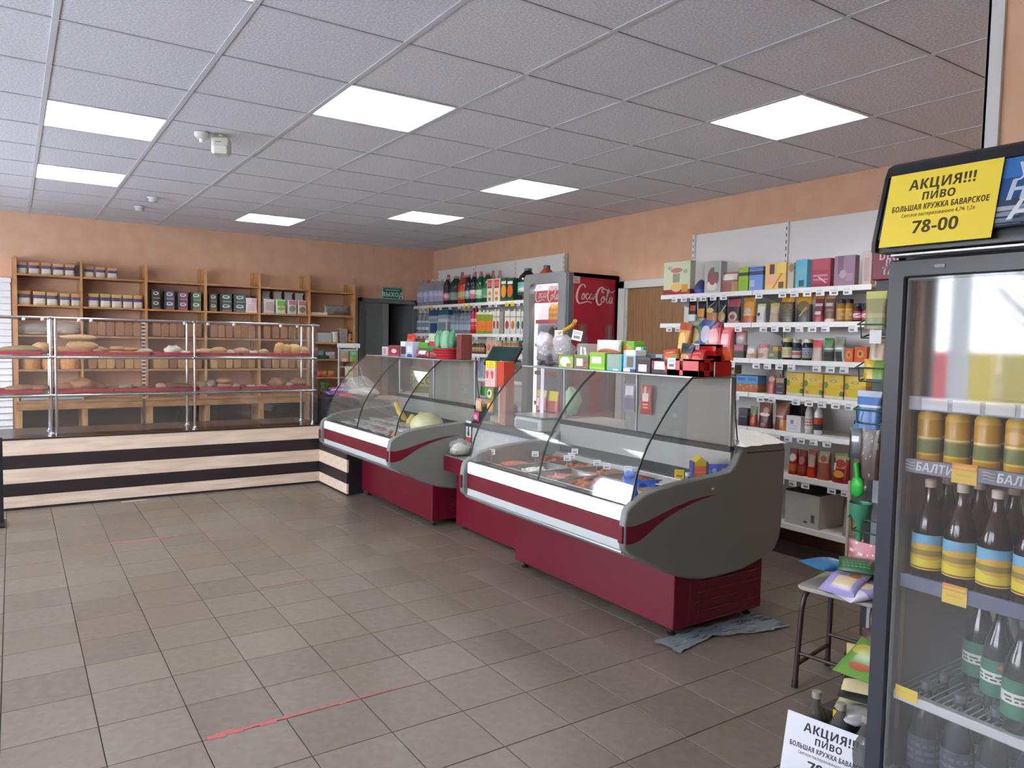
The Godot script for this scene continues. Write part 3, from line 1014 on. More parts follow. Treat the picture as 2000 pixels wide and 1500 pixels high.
func make_case(label: String) -> Node3D:
	var red := mat("64041f", 0.36)
	var grey := mat("777a76", 0.5)
	var pale := mat("c9cacb", 0.4)
	var darkm := mat("24292b", 0.4)
	var steel := mat("b9bdbf", 0.28, 1.0)
	var t := thing("display_case", label, "display case")
	var L := -1.51
	# base
	var base := obj("base", B.new().span(Vector3(2.69, 0.045, L + 0.05), Vector3(3.365, 0.46, -0.06), 0.008), red, t)
	for k in 5:
		obj("vent_slat", B.new().at(Vector3(3.09, 0.265 - k * 0.052, -0.058), Vector3(28, 0, 0)).box(Vector3.ZERO, Vector3(0.46, 0.016, 0.006), 0.002), mat("7a1730", 0.25), base)
	obj("vent_frame", B.new().span(Vector3(2.80, 0.06, -0.0605), Vector3(3.34, 0.31, -0.0585), 0.001), mat("5e0e22", 0.4), base)
	for x in [2.74, 3.32]:
		for z in [-0.12, L + 0.1]:
			obj("foot", B.new().at(Vector3(x, 0, z)).lathe([Vector2(0, 0), Vector2(0.022, 0), Vector2(0.022, 0.01), Vector2(0.012, 0.014), Vector2(0.012, 0.05)], 10), mat("1c1c1c", 0.5), t)
	# body between the end panels
	obj("body", B.new().prism(poly([[2.35, 0.70], [2.35, 0.50], [2.41, 0.455], [2.55, 0.387], [2.73, 0.33], [2.95, 0.30], [3.28, 0.345], [3.39, 0.38], [3.435, 0.52], [3.435, 0.925], [3.07, 0.925], [3.05, 0.64], [2.44, 0.60], [2.415, 0.695]]), L + 0.03, -0.03), grey, t)
	obj("white_trim", B.new().span(Vector3(2.322, 0.636, L + 0.045), Vector3(2.352, 0.712, -0.045), 0.01), mat("ececee", 0.35), t)
	obj("red_trim", B.new().span(Vector3(2.326, 0.548, L + 0.045), Vector3(2.352, 0.636, -0.045), 0.003), red, t)
	obj("grey_trim", B.new().prism(poly([[2.326, 0.548], [2.326, 0.50], [2.338, 0.482], [2.40, 0.455], [2.41, 0.548]]), L + 0.045, -0.045), mat("b6bcbc", 0.35), t)
	obj("bumper_rail", B.new().span(Vector3(2.312, 0.492, L + 0.04), Vector3(2.330, 0.508, -0.04), 0.006), steel, t)
	obj("front_lip", B.new().span(Vector3(2.345, 0.69, L + 0.04), Vector3(2.43, 0.706, -0.04), 0.004), darkm, t)
	obj("lip_inner", B.new().at(Vector3.ZERO).prism(poly([[2.425, 0.70], [2.455, 0.605], [2.445, 0.60], [2.415, 0.695]]), L + 0.04, -0.04), darkm, t)
	obj("deck", B.new().span(Vector3(2.44, 0.628, L + 0.04), Vector3(3.05, 0.64, -0.04)), mat("3c4346", 0.4), t)
	obj("rear_liner", B.new().span(Vector3(3.045, 0.79, L + 0.04), Vector3(3.06, 0.915, -0.04)), mat("aeb2ae", 0.3, 0.5), t)
	obj("air_grille", B.new().span(Vector3(3.04, 0.735, L + 0.04), Vector3(3.058, 0.79, -0.04), 0.002), darkm, t)
	obj("liner_ledge", B.new().span(Vector3(3.0, 0.70, L + 0.04), Vector3(3.06, 0.735, -0.04), 0.008), mat("c9cdca", 0.25, 0.7), t)
	obj("rear_rail", B.new().span(Vector3(3.04, 0.915, L + 0.04), Vector3(3.075, 0.945, -0.04), 0.004), mat("1f2224", 0.4), t)
	obj("worktop", B.new().span(Vector3(3.075, 0.925, L + 0.04), Vector3(3.44, 0.945, -0.04), 0.004), mat("b3b2ab", 0.4), t)
	# end panels
	var out := poly([[2.304, 0.70], [2.325, 0.722], [2.37, 0.747], [2.422, 0.770], [2.52, 0.79], [2.635, 0.803], [2.78, 0.813], [2.92, 0.822], [3.0, 0.832], [3.035, 0.86], [3.065, 0.905], [3.095, 0.937], [3.135, 0.953], [3.19, 0.957], [3.435, 0.945], [3.447, 0.91], [3.442, 0.52], [3.428, 0.435], [3.39, 0.372], [3.28, 0.334], [3.14, 0.302], [2.95, 0.292], [2.84, 0.298], [2.734, 0.318], [2.64, 0.345], [2.552, 0.381], [2.47, 0.424], [2.407, 0.460], [2.335, 0.49], [2.298, 0.52], [2.290, 0.56], [2.292, 0.64]])
	for e in 2:
		var z0 := -0.05 if e == 0 else L
		var pn := obj("end_panel", B.new().prism(out, z0, z0 + 0.05, 0.014), grey, t)
		var zf := z0 + (0.0495 if e == 0 else -0.001)
		obj("red_accent", B.new().prism(poly([[2.304, 0.632], [2.35, 0.627], [2.43, 0.640], [2.52, 0.664], [2.62, 0.690], [2.72, 0.710], [2.80, 0.718], [2.902, 0.7215], [2.80, 0.707], [2.72, 0.692], [2.64, 0.672], [2.569, 0.648], [2.50, 0.617], [2.44, 0.582], [2.39, 0.556], [2.345, 0.547], [2.304, 0.548]]), zf, zf + 0.0015), mat("6f1228", 0.35), pn)
		obj("dark_groove", B.new().prism(poly([[3.12, 0.918], [3.42, 0.912], [3.42, 0.906], [3.13, 0.910]]), zf, zf + 0.0012), mat("2a2b29", 0.6), pn)
		obj("red_nose", B.new().span(Vector3(2.286, 0.549, z0 + 0.008), Vector3(2.30, 0.632, z0 + 0.042), 0.005), red, pn)
	# glass
	var gl := clear_mat("e4ece8", 0.02)
	var edge := mat("2c3a35", 0.25)
	for k in 2:
		var za := -0.03 if k == 0 else -0.757
		var zb := -0.753 if k == 0 else L + 0.03
		var g := B.new().net(curve_strip(0.0, za, zb), false, false).net(curve_strip(0.006, za, zb), false, false)
		var p := obj("front_glass", g, gl, t)
		for z in [za, zb]:
			var a := curve_strip(-0.001, z - 0.003, z + 0.003)
			var c := curve_strip(0.007, z - 0.003, z + 0.003)
			var eb := B.new().net(a, false, false).net(c, false, false)
			for s in 2:
				var w := []
				for i in a.size():
					w.append([a[i][s], c[i][s]])
				eb.net(w, false, false)
			obj("glass_edge", eb, edge, p)
	var prof := []
	for q in ARC:
		prof.append(q)
	prof.append_array([[3.055, 1.30], [3.07, 1.10], [3.10, 0.945], [3.05, 0.90], [3.0, 0.83], [2.635, 0.803]])
	for z in [-0.04, L + 0.036]:
		var p := obj("end_glass", B.new().prism(poly(prof), z - 0.002, z + 0.002), clear_mat("dfe9e4", 0.035), t)
		obj("glass_edge", B.new().tube([Vector3(3.057, 1.297, z), Vector3(3.072, 1.10, z), Vector3(3.10, 0.947, z)], 0.0035, 6), edge, p)
		obj("clamp", B.new().box(Vector3(3.085, 0.965, z), Vector3(0.03, 0.03, 0.022), 0.006), steel, p)
	obj("top_shelf", B.new().span(Vector3(2.733, 1.297, L + 0.03), Vector3(3.06, 1.306, -0.03), 0.002), mat("8f9696", 0.3, 0.3), t)
	obj("shelf_edge", B.new().cyl(Vector3(2.735, 1.303, L + 0.03), Vector3(2.735, 1.303, -0.03), 0.006, 8), mat("c6cccc", 0.25, 0.6), t)
	for z in [-0.06, -0.755, L + 0.06]:
		obj("shelf_post", B.new().cyl(Vector3(3.062, 0.945, z), Vector3(3.055, 1.297, z), 0.008, 8), steel, t)
	obj("sliding_pane", B.new().span(Vector3(3.066, 0.947, -0.86), Vector3(3.070, 1.294, -0.04)), clear_mat("8d8f89", 0.86, 0.3), t)
	obj("sliding_pane", B.new().span(Vector3(3.058, 0.947, L + 0.05), Vector3(3.061, 1.294, -0.76)), gl, t)
	return t


func display_cases() -> void:
	var near_case := make_case("curved-glass display case of meat on a dark red base, nearer the camera")
	near_case.position.z = -2.47
	dup(near_case, Vector3(0, 0, -5.02), 0, "curved-glass display case of deli tubs on a red base, farther, by the striped counter")
	var steel := mat("b4b8b6", 0.3, 0.9)
	var meats := [["a1483a", "d98a6c"], ["d8d5cc", "efece2"], ["9c5348", "dba292"], ["8c3c28", "cc7248"], ["97492f", "d08a62"]]
	var said := [["pink and red meat cuts in the front row, far-left tray", "white fat pieces in the front row tray", "pale pink minced pieces in the front row tray", "heaped orange-brown meat in the front row tray", "orange-brown meat pieces in the front row, nearest tray"], ["reddish meat heap in rear row, far-left tray", "pink and red meat in rear row, second tray", "red meat pieces in rear row, middle tray", "pale red meat in rear row, fourth tray", "pink meat in rear row, nearest tray"]]
	var zt := [-3.845, -3.60, -3.347, -3.095, -2.84]
	for r in 2:
		for k in 5:
			var c := Vector3(2.615 + 0.335 * r - (0.015 if r == 1 else 0.0), 0.64, zt[k])
			var b := B.new().span(Vector3(-0.145, 0, -0.105), Vector3(0.145, 0.004, 0.105))
			var lo := [Vector2(-0.145, -0.105), Vector2(0.145, -0.105), Vector2(0.145, 0.105), Vector2(-0.145, 0.105)]
			var rim := B.new()
			for i in 4:
				var p: Vector2 = lo[i]
				var q: Vector2 = lo[(i + 1) % 4]
				var po := p * Vector2(1.11, 1.14)
				var qo := q * Vector2(1.11, 1.14)
				b.net([[Vector3(p.x, 0.004, p.y), Vector3(q.x, 0.004, q.y)], [Vector3(po.x, 0.062, po.y), Vector3(qo.x, 0.062, qo.y)]], false, false)
				b.tube([Vector3(po.x, 0.064, po.y), Vector3(qo.x, 0.064, qo.y)], 0.005, 6)
			one("steel_tray", b, steel, "steel tray holding %s" % said[r][k].replace(" in the front row,", ", front row").replace(" in rear row,", ", rear row").replace(" in the front row", ", front row"), "tray", c, 0, "steel trays in the meat case")
			var m := B.new()
			var rr := RandomNumberGenerator.new()
			rr.seed = 40 + r * 10 + k
			var hcenter: float = 0.075 if (k == 3 and r == 0) or (k == 0 and r == 1) else 0.05
			for n in 46:
				var px := rr.randf_range(-1, 1)
				var pz := rr.randf_range(-1, 1)
				var y := 0.012 + hcenter * (1.0 - 0.6 * maxf(absf(px), absf(pz))) * rr.randf_range(0.5, 1.0)
				chunk(m, Vector3(px * 0.12, y, pz * 0.085), Vector3(rr.randf_range(0.018, 0.036), rr.randf_range(0.008, 0.016), rr.randf_range(0.016, 0.03)), rr)
			var o := one("meat_pieces", m, noise_mat(meats[(k + r * 3) % 5 if r == 1 and (k + r * 3) % 5 != 1 else k if r == 0 else 0][0], meats[(k + r * 3) % 5 if r == 1 and (k + r * 3) % 5 != 1 else k if r == 0 else 0][1], 0.05, Vector3.ONE * 9, 0.45), said[r][k] + " of the nearer case", "meat", c + Vector3(0, 0.004, 0), 0, "meat in the nearer case")
			o.set_meta("kind", "stuff")
	# small white price cards standing in the trays
	var spots := [[2.50, -3.93, 0.0], [2.70, -3.74, 1.0], [2.78, -3.52, 1.0], [3.0, -3.72, 0.0], [2.86, -3.58, 2.0], [2.83, -3.30, 0.0], [2.80, -3.18, 1.0], [2.86, -3.02, 2.0], [2.83, -2.98, 1.0]]
	for k in spots.size():
		var s: Array = spots[k]
		var t := thing("price_card", "small white price card on a stem, %s from left among the meat trays" % nth(k), "price card", Vector3(s[0], 0.70, s[1]), -35, "price cards in the meat case")
		obj("stem", B.new().cyl(Vector3(0, 0, 0), Vector3(0, 0.05, 0), 0.002, 6), mat("a9a9a9", 0.4), t)
		obj("card", B.new().box(Vector3(0, 0.062, 0), Vector3(0.042, 0.034, 0.002)), atlas_mat, t, paint("e9eaee|l 12 18 88 2 14 8a8f9a|r 20 55 80 80 777c88|l 15 86 60 1 8 9a9fa8"))
	one("yellow_card", B.new().box(Vector3(0, 0.025, 0), Vector3(0.05, 0.05, 0.002)), atlas_mat, "yellow price card on the rear ledge inside the meat case", "price card", Vector3(2.985, 0.737, -2.80), -50, "", paint("e3c21f|l 12 18 88 2 14 b9921c|r 20 55 80 80 9a7a18"))
	one("price_ticket", B.new().box(Vector3(0, 0.05, 0), Vector3(0.04, 0.1, 0.002)), atlas_mat, "tall white price ticket between the front and rear meat trays", "price card", Vector3(2.76, 0.70, -2.96), -45, "", paint("e6e8ee|l 12 8 88 7 13 9aa0ac"))
	# packs at the near end of the meat case
	var pk := thing("blue_topped_pouch", "white and blue gathered pouch with a red fruit at its foot, nearest case corner", "pouch", Vector3(2.50, 0.64, -2.665), -40)
	obj("body", pouch_shape(0.075, 0.175, 0.055), atlas_gloss, pk, paint("b9d3e6|r 0 0 100 26 2f6ccf|r 18 28 82 42 d8a08c|r 8 42 60 66 bfe0dc|r 62 26 100 78 3d76cc|e 55 88 34 16 c23040|e 30 82 16 8 d9a040"))
	obj("gathered_top", blob(0.03, 0.035, 0.024, 4, 0.5), mat("2d66cc", 0.35), pk)
	pk.get_child(1).position.y = 0.165
	var p2 := thing("blue_bag", "crumpled bright blue bag lying behind the blue-topped pouch", "bag", Vector3(2.63, 0.66, -2.685), -20)
	obj("film", blob(0.085, 0.12, 0.05, 21, 0.6), mat("2c62d0", 0.3), p2)
	one("tan_tub", B.new().at(Vector3.ZERO).lathe([Vector2(0, 0), Vector2(0.066, 0), Vector2(0.078, 0.10), Vector2(0.08, 0.105), Vector2(0.08, 0.112), Vector2(0, 0.112)], 20), noise_mat("a48a6c", "c7b394", 0.05, Vector3.ONE * 6, 0.5), "round tan tub with pale lid beside the near glass edge", "tub", Vector3(2.585, 0.64, -2.585), 0)
	var p3 := thing("orange_box", "flat orange container with white film lid in the case's near end", "container", Vector3(2.745, 0.64, -2.63), 25)
	obj("body", B.new().span(Vector3(-0.07, 0.05, -0.055), Vector3(0.07, 0.12, 0.055), 0.008), mat("b5693e", 0.45), p3)
	obj("film_lid", B.new().span(Vector3(-0.074, 0.12, -0.059), Vector3(0.074, 0.127, 0.059), 0.003), mat("d3cfc6", 0.3), p3)
	obj("stand", B.new().span(Vector3(-0.07, 0, -0.055), Vector3(0.07, 0.05, 0.055), 0.004), mat("9b8f80", 0.5), p3)
	var p4 := thing("blue_bottle", "small dark blue bottle with pale cap between container and white tub", "bottle", Vector3(2.835, 0.66, -2.60), 0)
	obj("body", B.new().lathe([Vector2(0, 0), Vector2(0.024, 0), Vector2(0.026, 0.09), Vector2(0.013, 0.125), Vector2(0.012, 0.14)], 14), mat("23518f", 0.3), p4)
	obj("cap", B.new().lathe([Vector2(0.014, 0.138), Vector2(0.014, 0.155), Vector2(0, 0.156)], 12), mat("c9d8dc", 0.4), p4)
	var p5 := thing("white_tub", "round white plastic tub with clear lid near the case's end panel", "tub", Vector3(2.875, 0.66, -2.545), 0)
	obj("body", B.new().lathe([Vector2(0, 0), Vector2(0.058, 0), Vector2(0.072, 0.085), Vector2(0.075, 0.088)], 20), mat("a9bfc2", 0.4), p5)
	obj("lid", B.new().lathe([Vector2(0.076, 0.086), Vector2(0.077, 0.096), Vector2(0.065, 0.098), Vector2(0, 0.094)], 20), mat("d7dedc", 0.3), p5)
	var p6 := thing("orange_carton", "orange and green juice carton with yellow top beside blue pouches", "carton", Vector3(2.93, 0.70, -2.615), -30)
	obj("body", B.new().span(Vector3(-0.042, 0, -0.03), Vector3(0.042, 0.165, 0.03), 0.003), atlas_mat, p6, paint("d9623c|r 0 0 12 100 3a4a9c|r 12 0 100 14 c9b92c|r 12 50 100 60 3c5c48|r 12 30 100 34 e88a50|r 12 76 100 80 e88a50|r 84 0 100 100 2f4a52"))
	obj("gable", B.new().prism(poly([[-0.03, 0.165], [0.03, 0.165], [0.004, 0.19], [-0.004, 0.19]]), -0.04, 0.04), mat("cdbb35", 0.5), p6)
	for k in 2:
		var p7 := thing("blue_pouch", ["blue milk pouch with clear window right of the orange carton", "blue milk pouch in the rear corner by the grey end panel"][k], "pouch", Vector3([2.975, 3.015][k], 0.705, [-2.555, -2.53][k]), -40, "blue pouches in the meat case")
		obj("body", pouch_shape(0.06, 0.15, 0.035), atlas_gloss, p7, paint("2a4fae|r 0 0 100 12 3459c0|e 55 22 20 9 7f9ad8|r 12 52 70 100 3f7484|r 30 70 60 90 c8d4cc"))
	# white bag on the rear worktop of the nearer case
	var bag := thing("white_bag", "flattened white plastic bag lying on the nearer case's rear worktop", "bag", Vector3(3.25, 0.945, -2.72), 0)
	var rows := []
	var f := FastNoiseLite.new()
	f.seed = 9
	f.frequency = 5.0
	for i in 15:
		var row := []
		for j in 22:
			var a := i / 14.0
			var c := j / 21.0
			var edge_ := minf(minf(a, 1.0 - a), minf(c, 1.0 - c)) * 6.0
			row.append(Vector3(-0.17 + 0.36 * a, 0.004 + clampf(edge_, 0, 1) * (0.045 + 0.03 * f.get_noise_2d(a * 1.5, c * 2.0)), -0.36 + 0.62 * c + 0.03 * f.get_noise_2d(a, 9.0)))
		rows.append(row)
	obj("film", B.new().net(rows, false, false), mat("e9eae8", 0.4), bag)
	# two packs hanging at the rear glass
	var hp := [["lilac_pack", "grey-lilac packet with white tag hung inside the nearer case's rear glass", -3.26, "9a93a6|r 16 8 84 40 eef0f4|r 10 50 90 90 857c92"], ["red_pack", "orange-red packet with white tag hung inside the nearer case's rear glass", -3.12, "c8452e|r 22 28 72 56 f0ece4|r 34 6 52 28 e8d8c8|l 26 64 70 2 10 f2dcc8|r 0 84 100 100 a83624"]]
	for q in hp:
		var o := one(q[0], pouch_shape(0.075, 0.17, 0.02, true), atlas_gloss, q[1], "packet", Vector3(3.035, 1.055, q[2]), -70, "", paint(q[3]))
	# deli case: clear tubs in rows
	var fill := ["8a7d6a", "b3a88e", "8c5c48", "9c9a86", "a9754e", "7d6f72", "b9b49c", "86603f"]
	var proto := thing("deli_tub", "-", "tub", Vector3.ZERO, 0, "clear deli tubs in the farther case")
	obj("food", B.new().lathe([Vector2(0, 0.004), Vector2(0.044, 0.004), Vector2(0.049, 0.04), Vector2(0.03, 0.052), Vector2(0, 0.055)], 14), mat(fill[0], 0.6), proto)
	obj("cup", B.new().lathe([Vector2(0, 0), Vector2(0.046, 0), Vector2(0.054, 0.062)], 16), clear_mat("e0e4e0", 0.16, 0.1), proto)
	obj("lid", B.new().lathe([Vector2(0.056, 0.06), Vector2(0.056, 0.068), Vector2(0.045, 0.072), Vector2(0, 0.07)], 16), clear_mat("e8ecea", 0.3, 0.12), proto)
	var first := true
	for r in 3:
		for k in 7:
			var p := Vector3(2.505 + r * 0.135, 0.64 + r * 0.012, -6.40 + k * 0.132 + rng.randf_range(-0.01, 0.01))
			var lb := "clear lidded deli tub, %s row, %s from the far end" % [["front", "second", "third"][r], nth(k)]
			var o: Node3D = proto
			if first:
				proto.position = p
				proto.set_meta("label", lb)
				first = false
			else:
				o = dup(proto, p, 0, lb)
			o.get_child(0).material_override = mat(fill[(r * 3 + k * 5) % 8], 0.6)
	var cheese := thing("cheese_ball", "large pale yellow round cheese head in the farther case", "cheese", Vector3(2.78, 0.67, -5.36), 0)
	obj("cheese", blob(0.135, 0.2, 0.135, 3, 0.03, 24, 14), mat("d3cf9e", 0.45), cheese)
	obj("paper", B.new().lathe([Vector2(0.02, 0.006), Vector2(0.12, 0.0), Vector2(0.16, 0.03)], 20), mat("d9d6cc", 0.6), cheese)
	for k in 5:
		var o := one("flat_fish_pack", blob(0.12, 0.045, 0.075, 30 + k, 0.35), mat(["a9a07c", "b7b09a", "c1ab80", "9a8f74", "b5a98a"][k], 0.35), "film-packed flat food, %s of five by the cheese ball" % nth(k), "pack", [Vector3(2.58, 0.64, -5.22), Vector3(2.60, 0.685, -5.25), Vector3(2.93, 0.66, -5.30), Vector3(2.97, 0.70, -5.20), Vector3(2.93, 0.735, -5.24)][k], [10, -15, 20, 5, -10][k], "packs by the cheese")
	for k in 4:
		var o := one("corn_cob", B.new().lathe([Vector2(0, 0), Vector2(0.022, 0.006), Vector2(0.027, 0.05), Vector2(0.022, 0.11), Vector2(0, 0.125)], 12), noise_mat("cdb436", "e0cb55", 0.12, Vector3.ONE * 12, 0.45), "yellow corn cob, %s from left standing in the farther case" % nth(k), "corn", [Vector3(2.93, 0.78, -6.15), Vector3(2.92, 0.74, -6.05), Vector3(2.88, 0.69, -5.93), Vector3(2.90, 0.72, -5.70)][k], 0, "corn cobs in the farther case")
		o.rotation_degrees = Vector3(0, 0, [30, 40, -30, 0][k])
	one("orange_pack", B.new().span(Vector3(-0.05, 0, -0.03), Vector3(0.05, 0.07, 0.03), 0.01), mat("c77b3a", 0.4), "small orange pack standing before the single corn cob", "pack", Vector3(2.86, 0.66, -5.68), -40)
	one("tan_jar", B.new().lathe([Vector2(0, 0), Vector2(0.05, 0), Vector2(0.055, 0.05), Vector2(0.035, 0.085), Vector2(0, 0.09)], 14), mat("a57a5c", 0.4), "brown glazed jar at the front right corner of the farther case", "jar", Vector3(2.52, 0.64, -5.36))
	one("blue_white_tub", B.new().lathe([Vector2(0, 0), Vector2(0.05, 0), Vector2(0.058, 0.08), Vector2(0, 0.084)], 16), mat("a9b9cc", 0.4), "pale blue tub beside the brown jar in the farther case", "tub", Vector3(2.66, 0.64, -5.50))
	one("brown_pack", blob(0.1, 0.07, 0.07, 61, 0.3), mat("a5836a", 0.45), "brown wrapped pack at the far rear of the farther case", "pack", Vector3(2.88, 0.66, -6.32))
	one("olive_box", B.new().span(Vector3(-0.125, 0, -0.03), Vector3(0.125, 0.27, 0.03), 0.006), atlas_mat, "olive green lettered display box seen through the farther case's glass", "box", Vector3(3.28, 0.93, -6.42), -60, "", paint("5c6238|r 0 26 100 74 9aa055|r 0 70 100 74 6d7240|d 40 2 90 24 8a8f60"))
	lettering("lettering", "JACO", 0.075, Vector3(3.259, 1.035, -6.408), Vector3(0, -60, 0), mat("3a4022", 0.5), get_node("olive_box"))
	var lt: Node3D = get_node("olive_box").get_child(0)
	lt.transform = Transform3D(Basis.IDENTITY, Vector3(0, 0.135, 0.0305))


func chunk(b: B, p: Vector3, s: Vector3, r: RandomNumberGenerator) -> void:
	b.at(p, Vector3(r.randf_range(-25, 25), r.randf_range(0, 180), r.randf_range(-25, 25)))
	b.lathe([Vector2(0, -s.y), Vector2(s.x * 0.75, -s.y * 0.6), Vector2(s.x, 0), Vector2(s.x * 0.7, s.y * 0.75), Vector2(0, s.y)], 7, 1.0, s.z / s.x)
	b.at(Vector3.ZERO)


# Pillow pack: flat sealed top, filled below; flat = sealed at both ends.
func pouch_shape(w: float, h: float, d: float, flat := false) -> B:
	var rows := []
	for i in 11:
		var t := i / 10.0
		var k := sin(PI * t) if flat else (1.0 - pow(t, 2.2)) * 0.92 + 0.04
		if flat:
			k = 0.06 + 0.94 * pow(maxf(k, 0.0), 0.6)
		var hw := w * 0.5 * (1.0 - 0.07 * sin(PI * t))
		var row := []
		for j in 14:
			var a := TAU * j / 14.0
			var cx := signf(cos(a)) * pow(absf(cos(a)), 0.55)
			var sz := signf(sin(a)) * pow(absf(sin(a)), 0.9)
			row.append(Vector3(cx * hw, t * h, sz * d * 0.5 * k))
		rows.append(row)
	var b := B.new().net(rows, true)
	var bot := []
	for j in 14:
		bot.append(rows[0][j])
	b.face(bot, Vector3.DOWN)
	return b.front_uv(w, h)


func register() -> void:
	var red := mat("64041f", 0.36)
	var t := thing("cash_counter", "red cash counter with grey upstand between the two display cases", "counter", Vector3.ZERO)
	obj("base", B.new().span(Vector3(2.85, 0.03, -4.985), Vector3(3.35, 0.43, -3.985), 0.006), red, t)
	obj("fascia", B.new().span(Vector3(2.752, 0.457, -5.015), Vector3(2.772, 0.572, -3.985), 0.003), red, t)
	obj("under_shelf", B.new().prism(poly([[2.772, 0.46], [2.86, 0.41], [3.3, 0.41], [3.3, 0.55], [2.772, 0.55]]), -5.015, -3.985), mat("8d908e", 0.5), t)
	obj("bag_ledge", B.new().span(Vector3(2.755, 0.555, -5.016), Vector3(2.96, 0.576, -3.984), 0.003), mat("7a8180", 0.3), t)
	obj("upstand", B.new().span(Vector3(2.955, 0.576, -5.016), Vector3(2.975, 0.79, -3.984), 0.002), mat("a9b1b2", 0.4), t)
	obj("worktop", B.new().span(Vector3(2.935, 0.79, -5.016), Vector3(3.5, 0.818, -3.984), 0.004), mat("3d4246", 0.35), t)
	for z in [-4.93, -4.04]:
		obj("foot", B.new().cyl(Vector3(2.9, 0, z), Vector3(2.9, 0.04, z), 0.02, 10), mat("1c1c1c", 0.5), t)
	# bread bag and card on the ledge
	var g := thing("ledge_bag", "clear bag of white bread slices on the grey ledge between the cases", "bag", Vector3(2.845, 0.576, -4.93), 0)
	obj("bread", blob(0.075, 0.09, 0.07, 12, 0.4), mat("c9c0b2", 0.7), g)
	obj("crusts", blob(0.08, 0.05, 0.075, 14, 0.4), mat("8d8678", 0.7), g)
	obj("plastic", blob(0.085, 0.13, 0.08, 13, 0.4), clear_mat("cfd6d2", 0.25, 0.15), g)
	one("ledge_card", B.new().box(Vector3(0, 0.085, 0), Vector3(0.075, 0.17, 0.003)), atlas_mat, "white card with dark picture and red foot above the bread bag", "card", Vector3(2.943, 0.665, -4.97), -90, "", paint("d2d0d0|e 52 34 12 12 3a3a40|r 38 40 68 66 2f3036|e 52 58 20 14 34353b|r 0 74 100 100 cf4a58|r 0 70 100 73 eeeeee"))
	# scale
	var s := thing("shop_scale", "pale grey weighing scale behind the nearer case's glass on the cash counter", "scale", Vector3(3.15, 0.818, -4.27), -90)
	obj("body", B.new().span(Vector3(-0.17, 0.015, -0.14), Vector3(0.17, 0.11, 0.15), 0.02), mat("b5bcb8", 0.45), s)
	obj("pan", B.new().span(Vector3(-0.175, 0.112, -0.13), Vector3(0.175, 0.124, 0.14), 0.006), mat("c6cbc9", 0.25, 0.8), s)
	obj("key_panel", B.new().span(Vector3(-0.13, 0.035, 0.148), Vector3(0.13, 0.085, 0.153), 0.002), mat("868d8c", 0.5), s)
	for x in [-0.15, 0.15]:
		for z in [-0.1, 0.1]:
			obj("foot", B.new().cyl(Vector3(x, 0, z), Vector3(x, 0.02, z), 0.014, 8), mat("222222", 0.5), s)
	# pos screen
	var p := thing("pos_screen", "dark tilted cash register screen on a stand behind tall pink packs", "screen", Vector3(3.28, 0.818, -5.02 + 0.03), -75)
	obj("stand", B.new().cyl(Vector3(0, 0.01, 0), Vector3(0, 0.47, 0), 0.022, 10).span(Vector3(-0.1, 0, -0.09), Vector3(0.1, 0.014, 0.09), 0.005), mat("26292c", 0.4), p)
	var hd := obj("display", B.new().at(Vector3(0, 0.52, 0.02), Vector3(-38, 0, 0)).box(Vector3.ZERO, Vector3(0.32, 0.19, 0.035), 0.012), mat("1f2428", 0.35), p)
	obj("glass", B.new().at(Vector3(0, 0.52, 0.02), Vector3(-38, 0, 0)).box(Vector3(0, 0.0, 0.0175), Vector3(0.28, 0.15, 0.002), 0.0008), mat("1c3a3c", 0.12), hd)
	# price rail with hanging tall packs
	var st := thing("tall_pack_stand", "narrow white cardboard stand holding tall pink and yellow packs by the register", "stand", Vector3(3.10, 0.818, -4.86), -90)
	obj("post", B.new().span(Vector3(0.068, 0, -0.02), Vector3(0.088, 0.49, 0.0), 0.003), mat("d8c8ae", 0.6), st)
	obj("foot", B.new().span(Vector3(-0.09, 0, -0.06), Vector3(0.09, 0.012, 0.06), 0.003), mat("8c8672", 0.6), st)
	obj("back_board", B.new().span(Vector3(-0.085, 0.012, -0.03), Vector3(0.085, 0.48, -0.022)), mat("a39c84", 0.7), st)
	for k in 2:
		one("tall_pink_pack", B.new().box(Vector3(0, 0.1, 0), Vector3(0.066, 0.2, 0.03), 0.004), atlas_mat, "tall pink and yellow pack with red heart, %s of the two at the register" % ["left", "right"][k], "pack", Vector3(3.075, 1.105, -4.895 + k * 0.072), -90, "tall packs at the register", paint("f0c9c4|r 0 0 100 28 e3d33c|d 20 4 70 26 a9a52c|e 35 46 22 9 d05050|e 60 46 20 9 d86060|e 48 56 24 13 cf4a4a|l 16 76 84 2 10 d8a09a"))
	one("green_snack_pack", pouch_shape(0.085, 0.1, 0.03, true), atlas_gloss, "green round-window snack pack hung below the tall pink packs", "pack", Vector3(3.07, 1.0, -4.86), -90, "", paint("8c9a48|e 50 48 38 34 d9dcb8|e 52 44 20 16 4a5a30|r 0 30 24 70 e9ebe4"))
	one("yellow_snack_pack", pouch_shape(0.085, 0.115, 0.03, true), atlas_gloss, "orange and yellow snack pack with blue foot under the green pack", "pack", Vector3(3.07, 0.885, -4.86), -90, "", paint("b9824a|e 50 44 36 26 e9b848|d 55 50 45 90 e8d070|r 0 78 100 100 3c4470"))
	one("red_box", B.new().span(Vector3(-0.05, 0, -0.05), Vector3(0.05, 0.19, 0.05), 0.004), mat("c1452f", 0.45), "plain orange-red box right of the tall pink packs", "box", Vector3(3.13, 1.115, -4.745), -90)
	one("brown_bottle_pack", B.new().span(Vector3(-0.045, 0, -0.04), Vector3(0.045, 0.297, 0.04), 0.004), mat("9c6a58", 0.5), "brownish pink box under the orange-red box by the register", "box", Vector3(3.14, 0.818, -4.74), -90)
